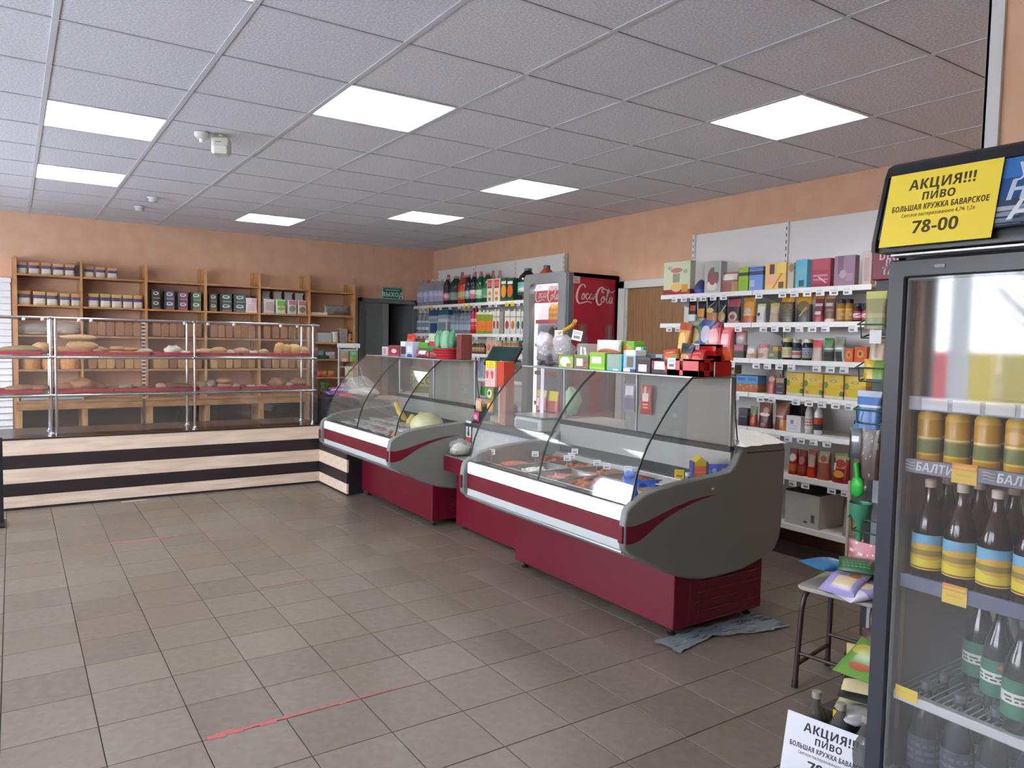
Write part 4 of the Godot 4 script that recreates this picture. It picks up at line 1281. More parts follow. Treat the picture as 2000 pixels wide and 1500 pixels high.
	one("pink_card_pack", pouch_shape(0.08, 0.07, 0.02, true), atlas_gloss, "small magenta pack lying at the left of the register packs", "pack", Vector3(3.03, 0.825, -5.0), -90, "", paint("c23c78|e 50 50 34 28 e0a0bc|l 16 70 84 1 10 f0d0e0"))
	one("food_snack_pack", pouch_shape(0.085, 0.1, 0.03, true), atlas_gloss, "peach snack pack with white tag above the small magenta pack", "pack", Vector3(3.05, 0.905, -4.995), -90, "", paint("c99a72|e 60 50 32 34 e0bc8c|r 0 18 34 80 e8eaee"))
	one("green_bag_pack", pouch_shape(0.1, 0.1, 0.04), atlas_gloss, "bright green bag behind the deli case's near glass end", "bag", Vector3(3.16, 1.02, -5.10), -90, "", paint("4fae58|r 0 0 100 30 c9b49c|e 60 20 30 14 d8a088"))
	for k in 2:
		one("red_yellow_pack", pouch_shape(0.13, 0.15, 0.05), atlas_gloss, "red and yellow bag hanging behind the scale, %s one" % ["left", "right"][k], "bag", Vector3(3.30, 0.95, -4.50 + k * 0.15), -90, "bags behind the scale", paint(["b6545c|r 0 0 100 34 c9b070|r 8 40 60 80 e8e0e0|r 40 0 60 100 c8a898", "b8484c|r 10 0 90 48 d8d040|r 0 50 100 100 b04a50|l 10 64 90 2 12 c07070"][k]))
	one("green_bag_bundle", blob(0.07, 0.2, 0.05, 77, 0.5), mat("9cc4a2", 0.4), "pale green bag bundle hanging behind the nearer case's middle seam", "bag", Vector3(3.25, 0.95, -4.08), 0)
	one("white_tag_strip", B.new().span(Vector3(-0.02, -0.128, 0), Vector3(0.02, 0.2, 0.003)), mat("e4e6f0", 0.4), "white paper strip hanging behind the nearer case's top left glass", "strip", Vector3(3.2, 1.07, -4.36), -90)


# ---------------------------------------------------------------- white wall racks, fridges, snack corner
func make_rack(label: String, zl: float, joints: Array, zr: float, tops: Array, tags: int, top_y: float, low_from: float) -> Node3D:
	var white := mat("e6e6e4", 0.32)
	var shelfm := mat("e4e4e2", 0.4)
	var t := thing("wall_rack", label, "rack")
	var edges := [zl]
	edges.append_array(joints)
	edges.append(zr)
	for k in edges.size() - 1:
		obj("back_panel", B.new().span(Vector3(4.822, 0.10, edges[k] + 0.004), Vector3(4.835, top_y, edges[k + 1] - 0.004), 0.002), white, t)
	for z in edges:
		var c := obj("column", B.new().span(Vector3(4.805, 0, z - 0.014), Vector3(4.85, top_y, z + 0.014), 0.002), shelfm, t)
		var sl := B.new()
		for q in int(top_y / 0.05):
			sl.span(Vector3(4.8045, 0.03 + q * 0.05, z - 0.004), Vector3(4.806, 0.055 + q * 0.05, z + 0.004))
		obj("slots", sl, mat("50534f", 0.8), c)
	for s in tops.size():
		var y: float = tops[s]
		for k in edges.size() - 1:
			var a: float = edges[k]
			var b: float = edges[k + 1]
			var sh := obj("shelf", B.new().span(Vector3(4.45, y - 0.02, a + 0.003), Vector3(4.82, y, b - 0.003), 0.003), shelfm, t)
			obj("price_rail", B.new().at(Vector3(4.443, y - 0.017, (a + b) / 2), Vector3(0, 0, -6)).box(Vector3.ZERO, Vector3(0.006, 0.036, b - a - 0.004), 0.002), mat("e3e5e5", 0.35), sh)
			obj("bracket", B.new().prism(poly([[4.46, y - 0.021], [4.81, y - 0.021], [4.81, y - 0.09], [4.78, y - 0.09]]), a + 0.004, a + 0.007), shelfm, sh)
			if y < low_from:
				continue
			for q in tags:
				if (q * 5 + s * 3 + k * 2) % 7 == 0:
					continue
				var z := lerpf(a + 0.06, b - 0.06, (q + 0.5 * (s % 2)) / float(tags))
				var yel := s == 5 and k == 0 and q == 5 or tags == 7 and s == 0 and q in [3, 4]
				obj("price_tag", B.new().at(Vector3(4.4375, y - 0.038 - 0.006 * ((q * 3 + s) % 3), z), Vector3(0, -90, 0)).box(Vector3.ZERO, Vector3(0.062, 0.044, 0.0012)), atlas_mat, sh, paint("d9c92e|l 10 20 88 2 16 a98c20|r 20 58 80 84 8c7a20" if yel else ["e6e7ea|l 10 14 90 2 14 9a9ea8|r 30 52 82 82 6f747e", "e2e4e8|l 10 14 70 2 14 8f95a0|r 14 54 62 84 7a7f88"][q % 2]))
	return t


func wall_racks() -> void:
	var r := make_rack("white metal wall rack of coffee, tea and sweets right of the brown door", -4.436, [-3.52], -2.62, [1.862, 1.63, 1.372, 1.125, 0.873, 0.578, 0.235], 8, 2.39, 0.5)
	obj("front_stick", B.new().span(Vector3(4.395, 0.0, -2.69), Vector3(4.412, 0.62, -2.672), 0.003), mat("cfc8bb", 0.5), r)
	obj("plinth", B.new().span(Vector3(4.50, 0, -4.43), Vector3(4.52, 0.10, -2.63)), mat("3a2b27", 0.7), r)
	make_rack("white metal wall rack of drinks and juices in the far right corner", -8.985, [-8.05, -7.13], -6.225, [1.892, 1.535, 1.305, 1.03, 0.76, 0.4], 7, 2.39, 1.2)


# Rounded rectangular ring in the y, z plane, facing -x, between x0 (front) and x1.
func ring(z0: float, z1: float, y0: float, y1: float, m: Array, ro: float, ri: float, x0: float, x1: float) -> B:
	var loops := [[], []]
	for e in 2:
		var a: float = z0 + (m[0] if e else 0.0)
		var b: float = z1 - (m[1] if e else 0.0)
		var c: float = y0 + (m[2] if e else 0.0)
		var d: float = y1 - (m[3] if e else 0.0)
		var r := ri if e else ro
		var cs := [[b - r, d - r, 0.0], [a + r, d - r, 90.0], [a + r, c + r, 180.0], [b - r, c + r, 270.0]]
		for q in cs:
			for k in 6:
				var g := deg_to_rad(q[2] + k * 18.0)
				loops[e].append(Vector2(q[0] + cos(g) * r, q[1] + sin(g) * r))
	var rows := [[], [], [], [], [], []]
	for k in loops[0].size():
		var o: Vector2 = loops[0][k]
		var i: Vector2 = loops[1][k]
		var d: Vector2 = (i - o).normalized() * 0.006
		rows[0].append(Vector3(x1, o.y, o.x))
		rows[1].append(Vector3(x0 + 0.006, o.y, o.x))
		rows[2].append(Vector3(x0, o.y + d.y, o.x + d.x))
		rows[3].append(Vector3(x0, i.y - d.y, i.x - d.x))
		rows[4].append(Vector3(x0 + 0.006, i.y, i.x))
		rows[5].append(Vector3(x1, i.y, i.x))
	var b := B.new()
	for k in 5:
		b.net([rows[k], rows[k + 1]], true, false)
	return b


func drinks_fridge() -> void:
	var red := mat("a3182f", 0.4)
	var grey := mat("85898b", 0.4)
	var inner := mat("e6e6ea", 0.4)
	var t := thing("drinks_fridge", "tall red drinks fridge with white script on its side and grey rounded door frame", "fridge")
	var x0 := 4.265
	var za := -6.10
	var zb := -5.40
	obj("cabinet", B.new().span(Vector3(x0 + 0.03, 0.06, zb - 0.03), Vector3(4.85, 2.105, zb), 0.006).span(Vector3(x0 + 0.03, 0.06, za), Vector3(4.85, 2.105, za + 0.03), 0.006).span(Vector3(x0 + 0.03, 2.06, za), Vector3(4.85, 2.105, zb), 0.006).span(Vector3(x0 + 0.03, 0.06, za), Vector3(4.85, 0.4, zb), 0.006).span(Vector3(4.80, 0.06, za), Vector3(4.85, 2.105, zb), 0.006), red, t)
	obj("lining", B.new().span(Vector3(x0 + 0.04, 0.4, zb - 0.034), Vector3(4.80, 2.06, zb - 0.03)).span(Vector3(x0 + 0.04, 0.4, za + 0.03), Vector3(4.80, 2.06, za + 0.034)).span(Vector3(4.795, 0.4, za), Vector3(4.80, 2.06, zb)).span(Vector3(x0 + 0.04, 2.055, za), Vector3(4.8, 2.06, zb)), inner, t)
	for s in [za + 0.05, zb - 0.05]:
		obj("foot", B.new().cyl(Vector3(4.35, 0, s), Vector3(4.35, 0.07, s), 0.02), mat("222222", 0.5), t)
	var df := obj("door_frame", ring(za - 0.005, zb - 0.03, 0.42, 2.115, [0.10, 0.11, 0.12, 0.10], 0.05, 0.05, x0 - 0.045, x0 + 0.028), grey, t)
	obj("side_rim", B.new().span(Vector3(x0 - 0.03, 0.42, zb - 0.03), Vector3(x0 + 0.04, 2.10, zb - 0.004), 0.012), mat("5c6062", 0.45), df)
	obj("pane", B.new().span(Vector3(x0 - 0.004, 0.53, za + 0.09), Vector3(x0, 2.02, zb - 0.13)), clear_mat("ffffff", 0.02), df)
	# lit interior
	obj("light_strip", B.new().span(Vector3(x0 + 0.05, 2.015, za + 0.08), Vector3(x0 + 0.16, 2.045, zb - 0.10), 0.01), glow("fdfaff", 6.0), t)
	obj("side_light", B.new().span(Vector3(x0 + 0.05, 0.6, za + 0.036), Vector3(x0 + 0.10, 2.0, za + 0.052), 0.006), glow("fbf8ff", 3.0), t)
	var al := AreaLight3D.new()
	al.name = "inner_light"
	t.add_child(al, true)
	al.position = Vector3(x0 + 0.105, 2.012, (za + zb) / 2)
	al.rotation_degrees.x = -90
	al.area_size = Vector2(0.1, 0.5)
	al.area_normalize_energy = true
	al.light_energy = 0.12
	al.area_range = 4.0
	al.area_attenuation = 2.0
	al.shadow_enabled = true
	for y in [1.655, 1.43, 1.15, 0.85]:
		obj("shelf", B.new().span(Vector3(x0 + 0.07, y - 0.01, za + 0.05), Vector3(4.79, y, zb - 0.05), 0.002), mat("dcdce2", 0.4), t)
		obj("shelf_strip", B.new().span(Vector3(x0 + 0.062, y - 0.018, za + 0.06), Vector3(x0 + 0.07, y + 0.022, zb - 0.06), 0.002), atlas_mat, t, paint("d9a3b0|r 0 0 20 100 b84a58|r 30 20 70 80 ecdfe6|r 88 0 100 100 b84a58"))
	# red printed banner behind the upper pane with white script
	var bn := obj("printed_banner", B.new().span(Vector3(x0 + 0.014, 1.835, za + 0.10), Vector3(x0 + 0.018, 1.955, zb - 0.13), 0.001), mat("b93a44", 0.5), t)
	script_logo(bn, Vector3(x0 + 0.013, 1.838, za + 0.115), -90.0, 0.40, mat("e9d3d4", 0.5))
	# decoration of the visible side
	var wm := mat("cfc0bd", 0.45)
	script_logo(t, Vector3(4.318, 1.808, zb + 0.001), 0.0, 0.475, wm)
	obj("rating_plate", B.new().span(Vector3(4.285, 2.005, zb), Vector3(4.365, 2.07, zb + 0.0015), 0.0005), atlas_mat, t, paint("b9a6a4|l 10 20 60 2 20 8a7472|r 20 60 80 84 9a8886"))
	for k in 2:
		var bx: float = [4.412, 4.735][k]
		var w: float = [0.062, 0.054][k]
		obj("printed_bottle", B.new().prism(poly([[bx - w * 0.75, 1.635], [bx + w * 0.75, 1.635], [bx + w * 0.78, 1.60], [bx + w * 0.7, 1.54], [bx + w, 1.50], [bx + w * 1.05, 1.40], [bx + w * 1.5, 1.28], [bx + w * 1.5, 0.8], [bx - w * 1.5, 0.8], [bx - w * 1.5, 1.28], [bx - w * 1.05, 1.40], [bx - w, 1.50], [bx - w * 0.7, 1.54], [bx - w * 0.78, 1.60]]), zb, zb + 0.0012), mat("7e5656", 0.45), t)
		obj("printed_shine", B.new().span(Vector3(bx - 0.012, 0.9, zb + 0.0012), Vector3(bx + 0.008, 1.62, zb + 0.0018)), mat("8d6a6a", 0.45), t)


# White flowing lettering drawn with a brush of varying width; the pen runs over the unit strip and is scaled to the given length.
func script_logo(parent: Node, p: Vector3, turn: float, length: float, m: Material) -> void:
	var big := [Vector2(0.235, 0.86), Vector2(0.20, 1.0), Vector2(0.13, 0.97), Vector2(0.06, 0.75), Vector2(0.025, 0.45), Vector2(0.04, 0.2), Vector2(0.10, 0.08), Vector2(0.19, 0.12), Vector2(0.30, 0.19), Vector2(0.40, 0.12)]
	var strokes := [
		[big, 0.052],
		[[Vector2(0.17, 0.50), Vector2(0.145, 0.38), Vector2(0.165, 0.28), Vector2(0.205, 0.34), Vector2(0.22, 0.48), Vector2(0.20, 0.58), Vector2(0.17, 0.52), Vector2(0.20, 0.47)], 0.03],
		[[Vector2(0.325, 0.53), Vector2(0.29, 0.58), Vector2(0.255, 0.45), Vector2(0.265, 0.32), Vector2(0.30, 0.30), Vector2(0.335, 0.40)], 0.032],
		[[Vector2(0.425, 0.55), Vector2(0.385, 0.57), Vector2(0.35, 0.42), Vector2(0.365, 0.31), Vector2(0.40, 0.36), Vector2(0.43, 0.56), Vector2(0.42, 0.38), Vector2(0.44, 0.30), Vector2(0.475, 0.42), Vector2(0.50, 0.50)], 0.03],
		[[Vector2(0.475, 0.56), Vector2(0.53, 0.57)], 0.04],
		[[Vector2(0.72, 0.72), Vector2(0.69, 0.66), Vector2(0.66, 0.74), Vector2(0.68, 0.84), Vector2(0.75, 0.83), Vector2(0.83, 0.76), Vector2(0.92, 0.70), Vector2(1.0, 0.82)], 0.036],
		[[Vector2(0.72, 0.85), Vector2(0.66, 0.93), Vector2(0.58, 0.80), Vector2(0.525, 0.50), Vector2(0.54, 0.18), Vector2(0.60, 0.04), Vector2(0.66, 0.16)], 0.055],
		[[Vector2(0.685, 0.46), Vector2(0.65, 0.34), Vector2(0.665, 0.2), Vector2(0.71, 0.22), Vector2(0.735, 0.38), Vector2(0.71, 0.48), Vector2(0.685, 0.42), Vector2(0.72, 0.36)], 0.032],
		[[Vector2(0.76, 0.30), Vector2(0.81, 0.52), Vector2(0.845, 0.78), Vector2(0.825, 0.82), Vector2(0.795, 0.50), Vector2(0.79, 0.22), Vector2(0.82, 0.16), Vector2(0.85, 0.26)], 0.03],
		[[Vector2(0.935, 0.44), Vector2(0.89, 0.45), Vector2(0.86, 0.28), Vector2(0.875, 0.16), Vector2(0.91, 0.22), Vector2(0.94, 0.45), Vector2(0.93, 0.22), Vector2(0.955, 0.15)], 0.033]]
	var h := length * 0.40
	var b := B.new()
	for s in strokes:
		var c := Curve2D.new()
		var pts: Array = s[0]
		for i in pts.size():
			var a: Vector2 = pts[maxi(i - 1, 0)]
			var d: Vector2 = pts[mini(i + 1, pts.size() - 1)]
			c.add_point(pts[i], (a - d) / 6.0, (d - a) / 6.0)
		var n := pts.size() * 4
		var rows := [[], []]
		for i in n + 1:
			var q := c.samplef(i / float(n) * (pts.size() - 1))
			var q2 := c.samplef(minf(i / float(n) * (pts.size() - 1) + 0.05, pts.size() - 1.0))
			var q1 := c.samplef(maxf(i / float(n) * (pts.size() - 1) - 0.05, 0.0))
			var d := Vector2((q2.x - q1.x) * length, (q2.y - q1.y) * h).normalized()
			var w: float = s[1] * length * 0.5 * (0.45 + 0.55 * absf(d.y)) * (0.5 + 0.5 * sin(PI * clampf(i / float(n), 0.06, 0.94)))
			var o := Vector2(-d.y, d.x) * w
			rows[0].append(Vector3(q.x * length + o.x, q.y * h + o.y, 0.001))
			rows[1].append(Vector3(q.x * length - o.x, q.y * h - o.y, 0.001))
		var first := b.v.size()
		for r in 2:
			for v in rows[r]:
				b.vert(v, Vector3(0, 0, 1))
		for i in n:
			b.quad(first + i, first + i + 1, first + n + 2 + i, first + n + 1 + i)
	var o := obj("script_lettering", b, m, parent)
	o.position = p
	o.rotation_degrees.y = turn


func beer_fridge() -> void:
	var dark := mat("23262f", 0.35)
	var frame := mat("34373f", 0.32)
	var lin := mat("a9a89e", 0.5)
	var t := thing("beer_fridge", "black glass-door beer fridge with lit-style blue header at the right edge", "fridge")
	var x0 := 2.15
	var za := -1.218
	var zb := -0.55
	obj("cabinet", B.new().span(Vector3(x0 + 0.045, 0.05, za), Vector3(2.775, 1.74, za + 0.03), 0.004).span(Vector3(x0 + 0.045, 0.05, zb - 0.03), Vector3(2.775, 1.74, zb), 0.004).span(Vector3(2.74, 0.05, za), Vector3(2.775, 1.74, zb), 0.004).span(Vector3(x0 + 0.045, 1.705, za), Vector3(2.775, 1.74, zb), 0.004).span(Vector3(x0 + 0.045, 0.05, za), Vector3(2.775, 0.16, zb), 0.004), dark, t)
	obj("lining", B.new().span(Vector3(x0 + 0.05, 0.16, za + 0.03), Vector3(2.74, 1.705, za + 0.036)).span(Vector3(x0 + 0.05, 0.16, zb - 0.036), Vector3(2.74, 1.705, zb - 0.03)).span(Vector3(2.732, 0.16, za + 0.03), Vector3(2.74, 1.705, zb - 0.03)).span(Vector3(x0 + 0.05, 1.70, za + 0.03), Vector3(2.74, 1.705, zb - 0.03)).span(Vector3(x0 + 0.05, 0.16, za + 0.03), Vector3(2.74, 0.166, zb - 0.03)), lin, t)
	obj("shelf_track", B.new().span(Vector3(x0 + 0.09, 0.3, za + 0.036), Vector3(x0 + 0.105, 1.6, za + 0.042)), mat("c9c9c4", 0.4), t)
	for s in [za + 0.06, zb - 0.06]:
		obj("foot", B.new().cyl(Vector3(2.25, 0, s), Vector3(2.25, 0.06, s), 0.02), dark, t)
	var d := obj("door_frame", ring(za, zb, 0.12, 1.722, [0.052, 0.052, 0.08, 0.052], 0.008, 0.006, x0 - 0.005, x0 + 0.042), frame, t)
	obj("inner_gasket", ring(za + 0.05, zb - 0.05, 0.198, 1.672, [0.012, 0.012, 0.012, 0.012], 0.006, 0.006, x0 + 0.008, x0 + 0.044), mat("6d7175", 0.4), d)
	obj("pane", B.new().span(Vector3(x0 + 0.006, 0.195, za + 0.048), Vector3(x0 + 0.012, 1.675, zb - 0.048)), clear_mat("ffffff", 0.02), d)
	obj("badge", B.new().at(Vector3(x0 - 0.006, 1.697, -1.07)).box(Vector3.ZERO, Vector3(0.003, 0.012, 0.03), 0.001), mat("565a60", 0.3, 0.8), d)
	obj("hinge_strip", B.new().span(Vector3(2.10, 1.727, za + 0.03), Vector3(2.16, 1.735, zb), 0.002), mat("b9bcc0", 0.3, 0.6), t)
	# header with picture
	var hp := [[2.055, 1.738], [2.056, 1.765], [2.108, 1.955], [2.122, 1.985], [2.15, 2.0], [2.60, 2.0], [2.60, 1.738]]
	var hd := obj("header", B.new().prism(poly(hp), za - 0.004, za + 0.012, 0.004).prism(poly(hp), zb - 0.008, zb + 0.004, 0.003).prism(poly([[2.07, 1.738], [2.069, 1.765], [2.12, 1.95], [2.14, 1.985], [2.59, 1.985], [2.59, 1.738]]), za, zb), mat("1a1d24", 0.3), t)
	obj("header_rim", B.new().prism(poly([[2.108, 1.955], [2.122, 1.985], [2.15, 2.0], [2.16, 1.99], [2.13, 1.975], [2.118, 1.955]]), za, zb), mat("23262e", 0.3), hd)
	var bs := Basis.from_euler(Vector3(0, -PI / 2, 0)) * Basis.from_euler(Vector3(deg_to_rad(-15.3), 0, 0))
	var face := obj("header_picture", B.new().box(Vector3.ZERO, Vector3(0.63, 0.185, 0.004)), atlas_gloss, hd, paint("2a4f86|r 0 0 100 8 30609c|r 20 0 100 30 3672b4|r 60 0 100 22 4a96cc|r 0 0 34 100 1d2f52|r 34 60 100 100 34465e|m 38 66 100 100 7d8fa2|r 34 84 100 100 20293a|m 40 80 100 96 5d6e82"))
	face.transform = Transform3D(bs, Vector3(2.0795, 1.861, (za + zb) / 2))
	var words := [["УС", 0.05, -0.045, 0.052], ["ННЫЙ", 0.055, -0.062, 0.006], ["АЛ", 0.06, -0.045, -0.047]]
	for k in 3:
		var l := lettering("lettering", words[k][0], words[k][1], Vector3.ZERO, Vector3.ZERO, mat(["d3dbe6", "b9cadb", "dfe3ec"][k], 0.4), face, k > 0, 0.0, 0.15)
		l.transform = Transform3D(Basis(Vector3(1, 0, 0), Vector3(0.15, 1, 0), Vector3(0, 0, 1)), Vector3([0.055, 0.115, 0.07][k], [0.052, 0.004, -0.046][k], 0.0022))
	# yellow notice on the header
	var n := thing("yellow_notice", "yellow paper notice taped over the beer fridge's blue header", "notice", Vector3(2.0725, 1.852, -1.045), 0)
	n.transform = Transform3D(Basis.from_euler(Vector3(0, -PI / 2, 0)) * Basis.from_euler(Vector3(deg_to_rad(-13.5), 0, 0)), Vector3(2.0685, 1.851, -1.045))
	obj("paper", B.new().box(Vector3(0, 0, 0), Vector3(0.292, 0.212, 0.0008)), mat("eed548", 0.7), n)
	notice_text(n, mat("463c12", 0.7), 0.0006, true)
	# shelves with strips
	var sy := [1.302, 1.118, 0.775, 0.442]
	for k in 4:
		var y: float = sy[k]
		obj("shelf", B.new().span(Vector3(x0 + 0.06, y - 0.006, za + 0.04), Vector3(2.72, y, zb - 0.04)), mat("8d9092", 0.4), t) if k < 3 else obj("shelf_frame", B.new().span(Vector3(2.68, y - 0.008, za + 0.04), Vector3(2.70, y, zb - 0.04)), mat("c4c6c6", 0.35), t)
		if k == 3:
			for q in 30:
				var z := za + 0.05 + q * 0.019
				obj("shelf_wire", B.new().cyl(Vector3(x0 + 0.06, y - 0.004, z), Vector3(2.70, y - 0.004, z), 0.0022, 5), mat("cdcfcf", 0.35), t)
			obj("shelf_strip", B.new().span(Vector3(x0 + 0.03, y - 0.026, za + 0.04), Vector3(x0 + 0.06, y + 0.004, zb - 0.04), 0.005), mat("b6b9ba", 0.35), t)
		else:
			var ss := obj("shelf_strip", B.new().span(Vector3(x0 + 0.032, y - 0.016, za + 0.045), Vector3(x0 + 0.042, y + 0.027, zb - 0.045), 0.003), mat(["8a8f99", "6d7283", "5a6079"][k], 0.4), t)
			if k == 0:
				for q in 6:
					obj("blank_tag", B.new().span(Vector3(x0 + 0.030, y - 0.01, za + 0.1 + q * 0.085), Vector3(x0 + 0.032, y + 0.022, za + 0.172 + q * 0.085)), mat("c3c6ca", 0.5), ss)
			if k == 1:
				for q in 3:
					var zz := za + 0.085 + q * 0.215
					for w in 3:
						var wave := []
						for i in 7:
							wave.append(Vector3(x0 + 0.0312, y + 0.016 - w * 0.009 + 0.002 * sin(i * 1.05), zz - 0.028 + i * 0.0055))
						obj("wave_mark", B.new().tube(wave, 0.0016, 4), mat("c3c6cf", 0.4), ss)
					lettering("lettering", "БАЛТИКА", 0.026, Vector3(x0 + 0.0312, y + 0.006, zz + 0.082), Vector3(0, -90, 0), mat("c3c6cf", 0.4), ss, true, 0.15, 0.12)
	var tg := [[1.118, -0.992, "orange and yellow price tag on the beer fridge's can shelf strip"], [0.775, -1.0, "orange and yellow price tag under the brown beer bottles"], [0.442, -1.118, "plain yellow price tag on the wire shelf strip of the beer fridge"]]
	for k in 3:
		one("price_tag", B.new().box(Vector3(0, 0, 0), Vector3(0.066, 0.056 if k < 2 else 0.036, 0.0012)), atlas_mat, tg[k][2], "price tag", Vector3(x0 + 0.0295, tg[k][0] + 0.004, tg[k][1]), -90, "", paint("cfb040|r 0 0 100 34 c98a2e|r 8 14 92 28 d9a44a|l 20 56 80 1 10 a8943a" if k < 2 else "cfb535|l 14 40 86 1 10 a8943a"))
	# cans
	var can := thing("beer_can", "-", "can", Vector3.ZERO, 0, "gold beer cans in the beer fridge")
	obj("body", B.new().lathe([Vector2(0, 0), Vector2(0.026, 0), Vector2(0.033, 0.012), Vector2(0.033, 0.152), Vector2(0.027, 0.164)], 20), atlas_gloss, can, paint("b58a1c|r 0 0 100 14 c9a640|r 0 50 100 72 6f7a4a|r 0 44 100 48 d8d0a0|r 0 74 100 77 d8c060|r 0 78 100 100 c9921c|e 50 30 14 10 c8a060|e 50 90 7 4 b8503c"))
	obj("lid", B.new().lathe([Vector2(0.027, 0.163), Vector2(0.0275, 0.168), Vector2(0.024, 0.168), Vector2(0.023, 0.164), Vector2(0, 0.164)], 18), mat("c8c9c8", 0.3, 1.0), can)
	for r in 3:
		for k in 7:
			var p := Vector3(2.235 + r * 0.072, 1.118, -1.118 + k * 0.078)
			var lb := "gold beer can, %s row, %s from left on the can shelf" % [["front", "second", "rear"][r], nth(k)]
			if r + k == 0:
				can.position = p
				can.set_meta("label", lb)
			else:
				dup(can, p, 180.0 if k == 3 else 0.0, lb)
	# brown bottles, green bottles, clear bottles
	var prof := [Vector2(0, 0), Vector2(0.036, 0), Vector2(0.0425, 0.012), Vector2(0.0435, 0.1), Vector2(0.0425, 0.155), Vector2(0.036, 0.195), Vector2(0.022, 0.235), Vector2(0.0145, 0.265), Vector2(0.0135, 0.29), Vector2(0.0135, 0.302), Vector2(0, 0.303)]
	var kinds := [["beer_bottle", "1c0c0a", "c9bcae", 0.775, 2.245, -1.112, 0.0905, 2, "d8c22c|r 0 0 60 34 6fa8c8|e 32 48 26 22 c9a030|r 0 44 60 60 8a7a30|r 0 74 100 100 d3c428|e 70 66 10 9 c98040|r 0 92 100 96 8a3020", "brown beer bottle with yellow and blue label", "brown"], ["green_label_bottle", "101a14", "20302a", 0.442, 2.235, -1.03, 0.092, 2, "1f6a4e|r 6 34 94 62 c8ccc4|l 12 42 88 2 9 3a4a40|e 50 16 16 9 b04a3a|e 70 80 10 8 b0603c", "dark bottle with green and white label", "green"], ["dark_bottle", "20242c", "3a3f48", 0.166, 2.26, -1.10, 0.095, 2, "3a3f4a|l 10 20 90 3 20 565c68", "dark clear bottle on the fridge floor", "dark"]]
	for q in kinds:
		var bt := thing(q[0], "-", "bottle", Vector3.ZERO, 0, "%s bottles in the beer fridge" % q[10])
		var gm := mat(q[1], 0.12)
		obj("glass", B.new().lathe(prof, 20), gm, bt)
		obj("label", B.new().lathe([Vector2(0.0438, 0.045), Vector2(0.0441, 0.1), Vector2(0.0432, 0.148)], 20), atlas_mat, bt, paint(q[8]))
		obj("cap", B.new().lathe([Vector2(0.0155, 0.284), Vector2(0.0158, 0.305), Vector2(0.013, 0.308), Vector2(0, 0.308)], 14), mat(q[2], 0.4), bt)
		var first := true
		for r in 2:
			for k in 6 if q[0] != "green_label_bottle" else 5:
				var p := Vector3(q[4] + r * 0.1 + (0.012 * (2 - k) if q[0] == "green_label_bottle" and k < 2 else 0.0), q[3], q[5] + k * q[6])
				if q[0] == "green_label_bottle" and k < 2:
					p.x += 0.08 * (2 - k)
					if r == 1:
						continue
				var lb := "%s, %s row, %s from left" % [q[9], ["front", "rear"][r], nth(k)]
				if first:
					bt.position = p
					bt.rotation_degrees.y = -90
					bt.set_meta("label", lb)
					first = false
				else:
					dup(bt, p, -90 + rng.randf_range(-25, 25), lb)


func notice_text(n: Node, m: Material, z: float, price: bool) -> void:
	lettering("lettering", "АКЦИЯ!!!", 0.030, Vector3(0.0, 0.068, z), Vector3.ZERO, m, n)
	lettering("lettering", "ПИВО", 0.023, Vector3(-0.004, 0.032, z), Vector3.ZERO, m, n)
	lettering("lettering", "БОЛЬШАЯ КРУЖКА БАВАРСКОЕ", 0.017, Vector3(0.0, 0.002, z), Vector3.ZERO, m, n, true, 0.252)
	lettering("small_lettering", "Светлое пастеризованное 4,7% 1,2л", 0.0105, Vector3(0.0, -0.019, z), Vector3.ZERO, m, n, false, 0.19)
	if price:
		lettering("lettering", "78-00", 0.036, Vector3(0.0, -0.056, z), Vector3.ZERO, m, n)


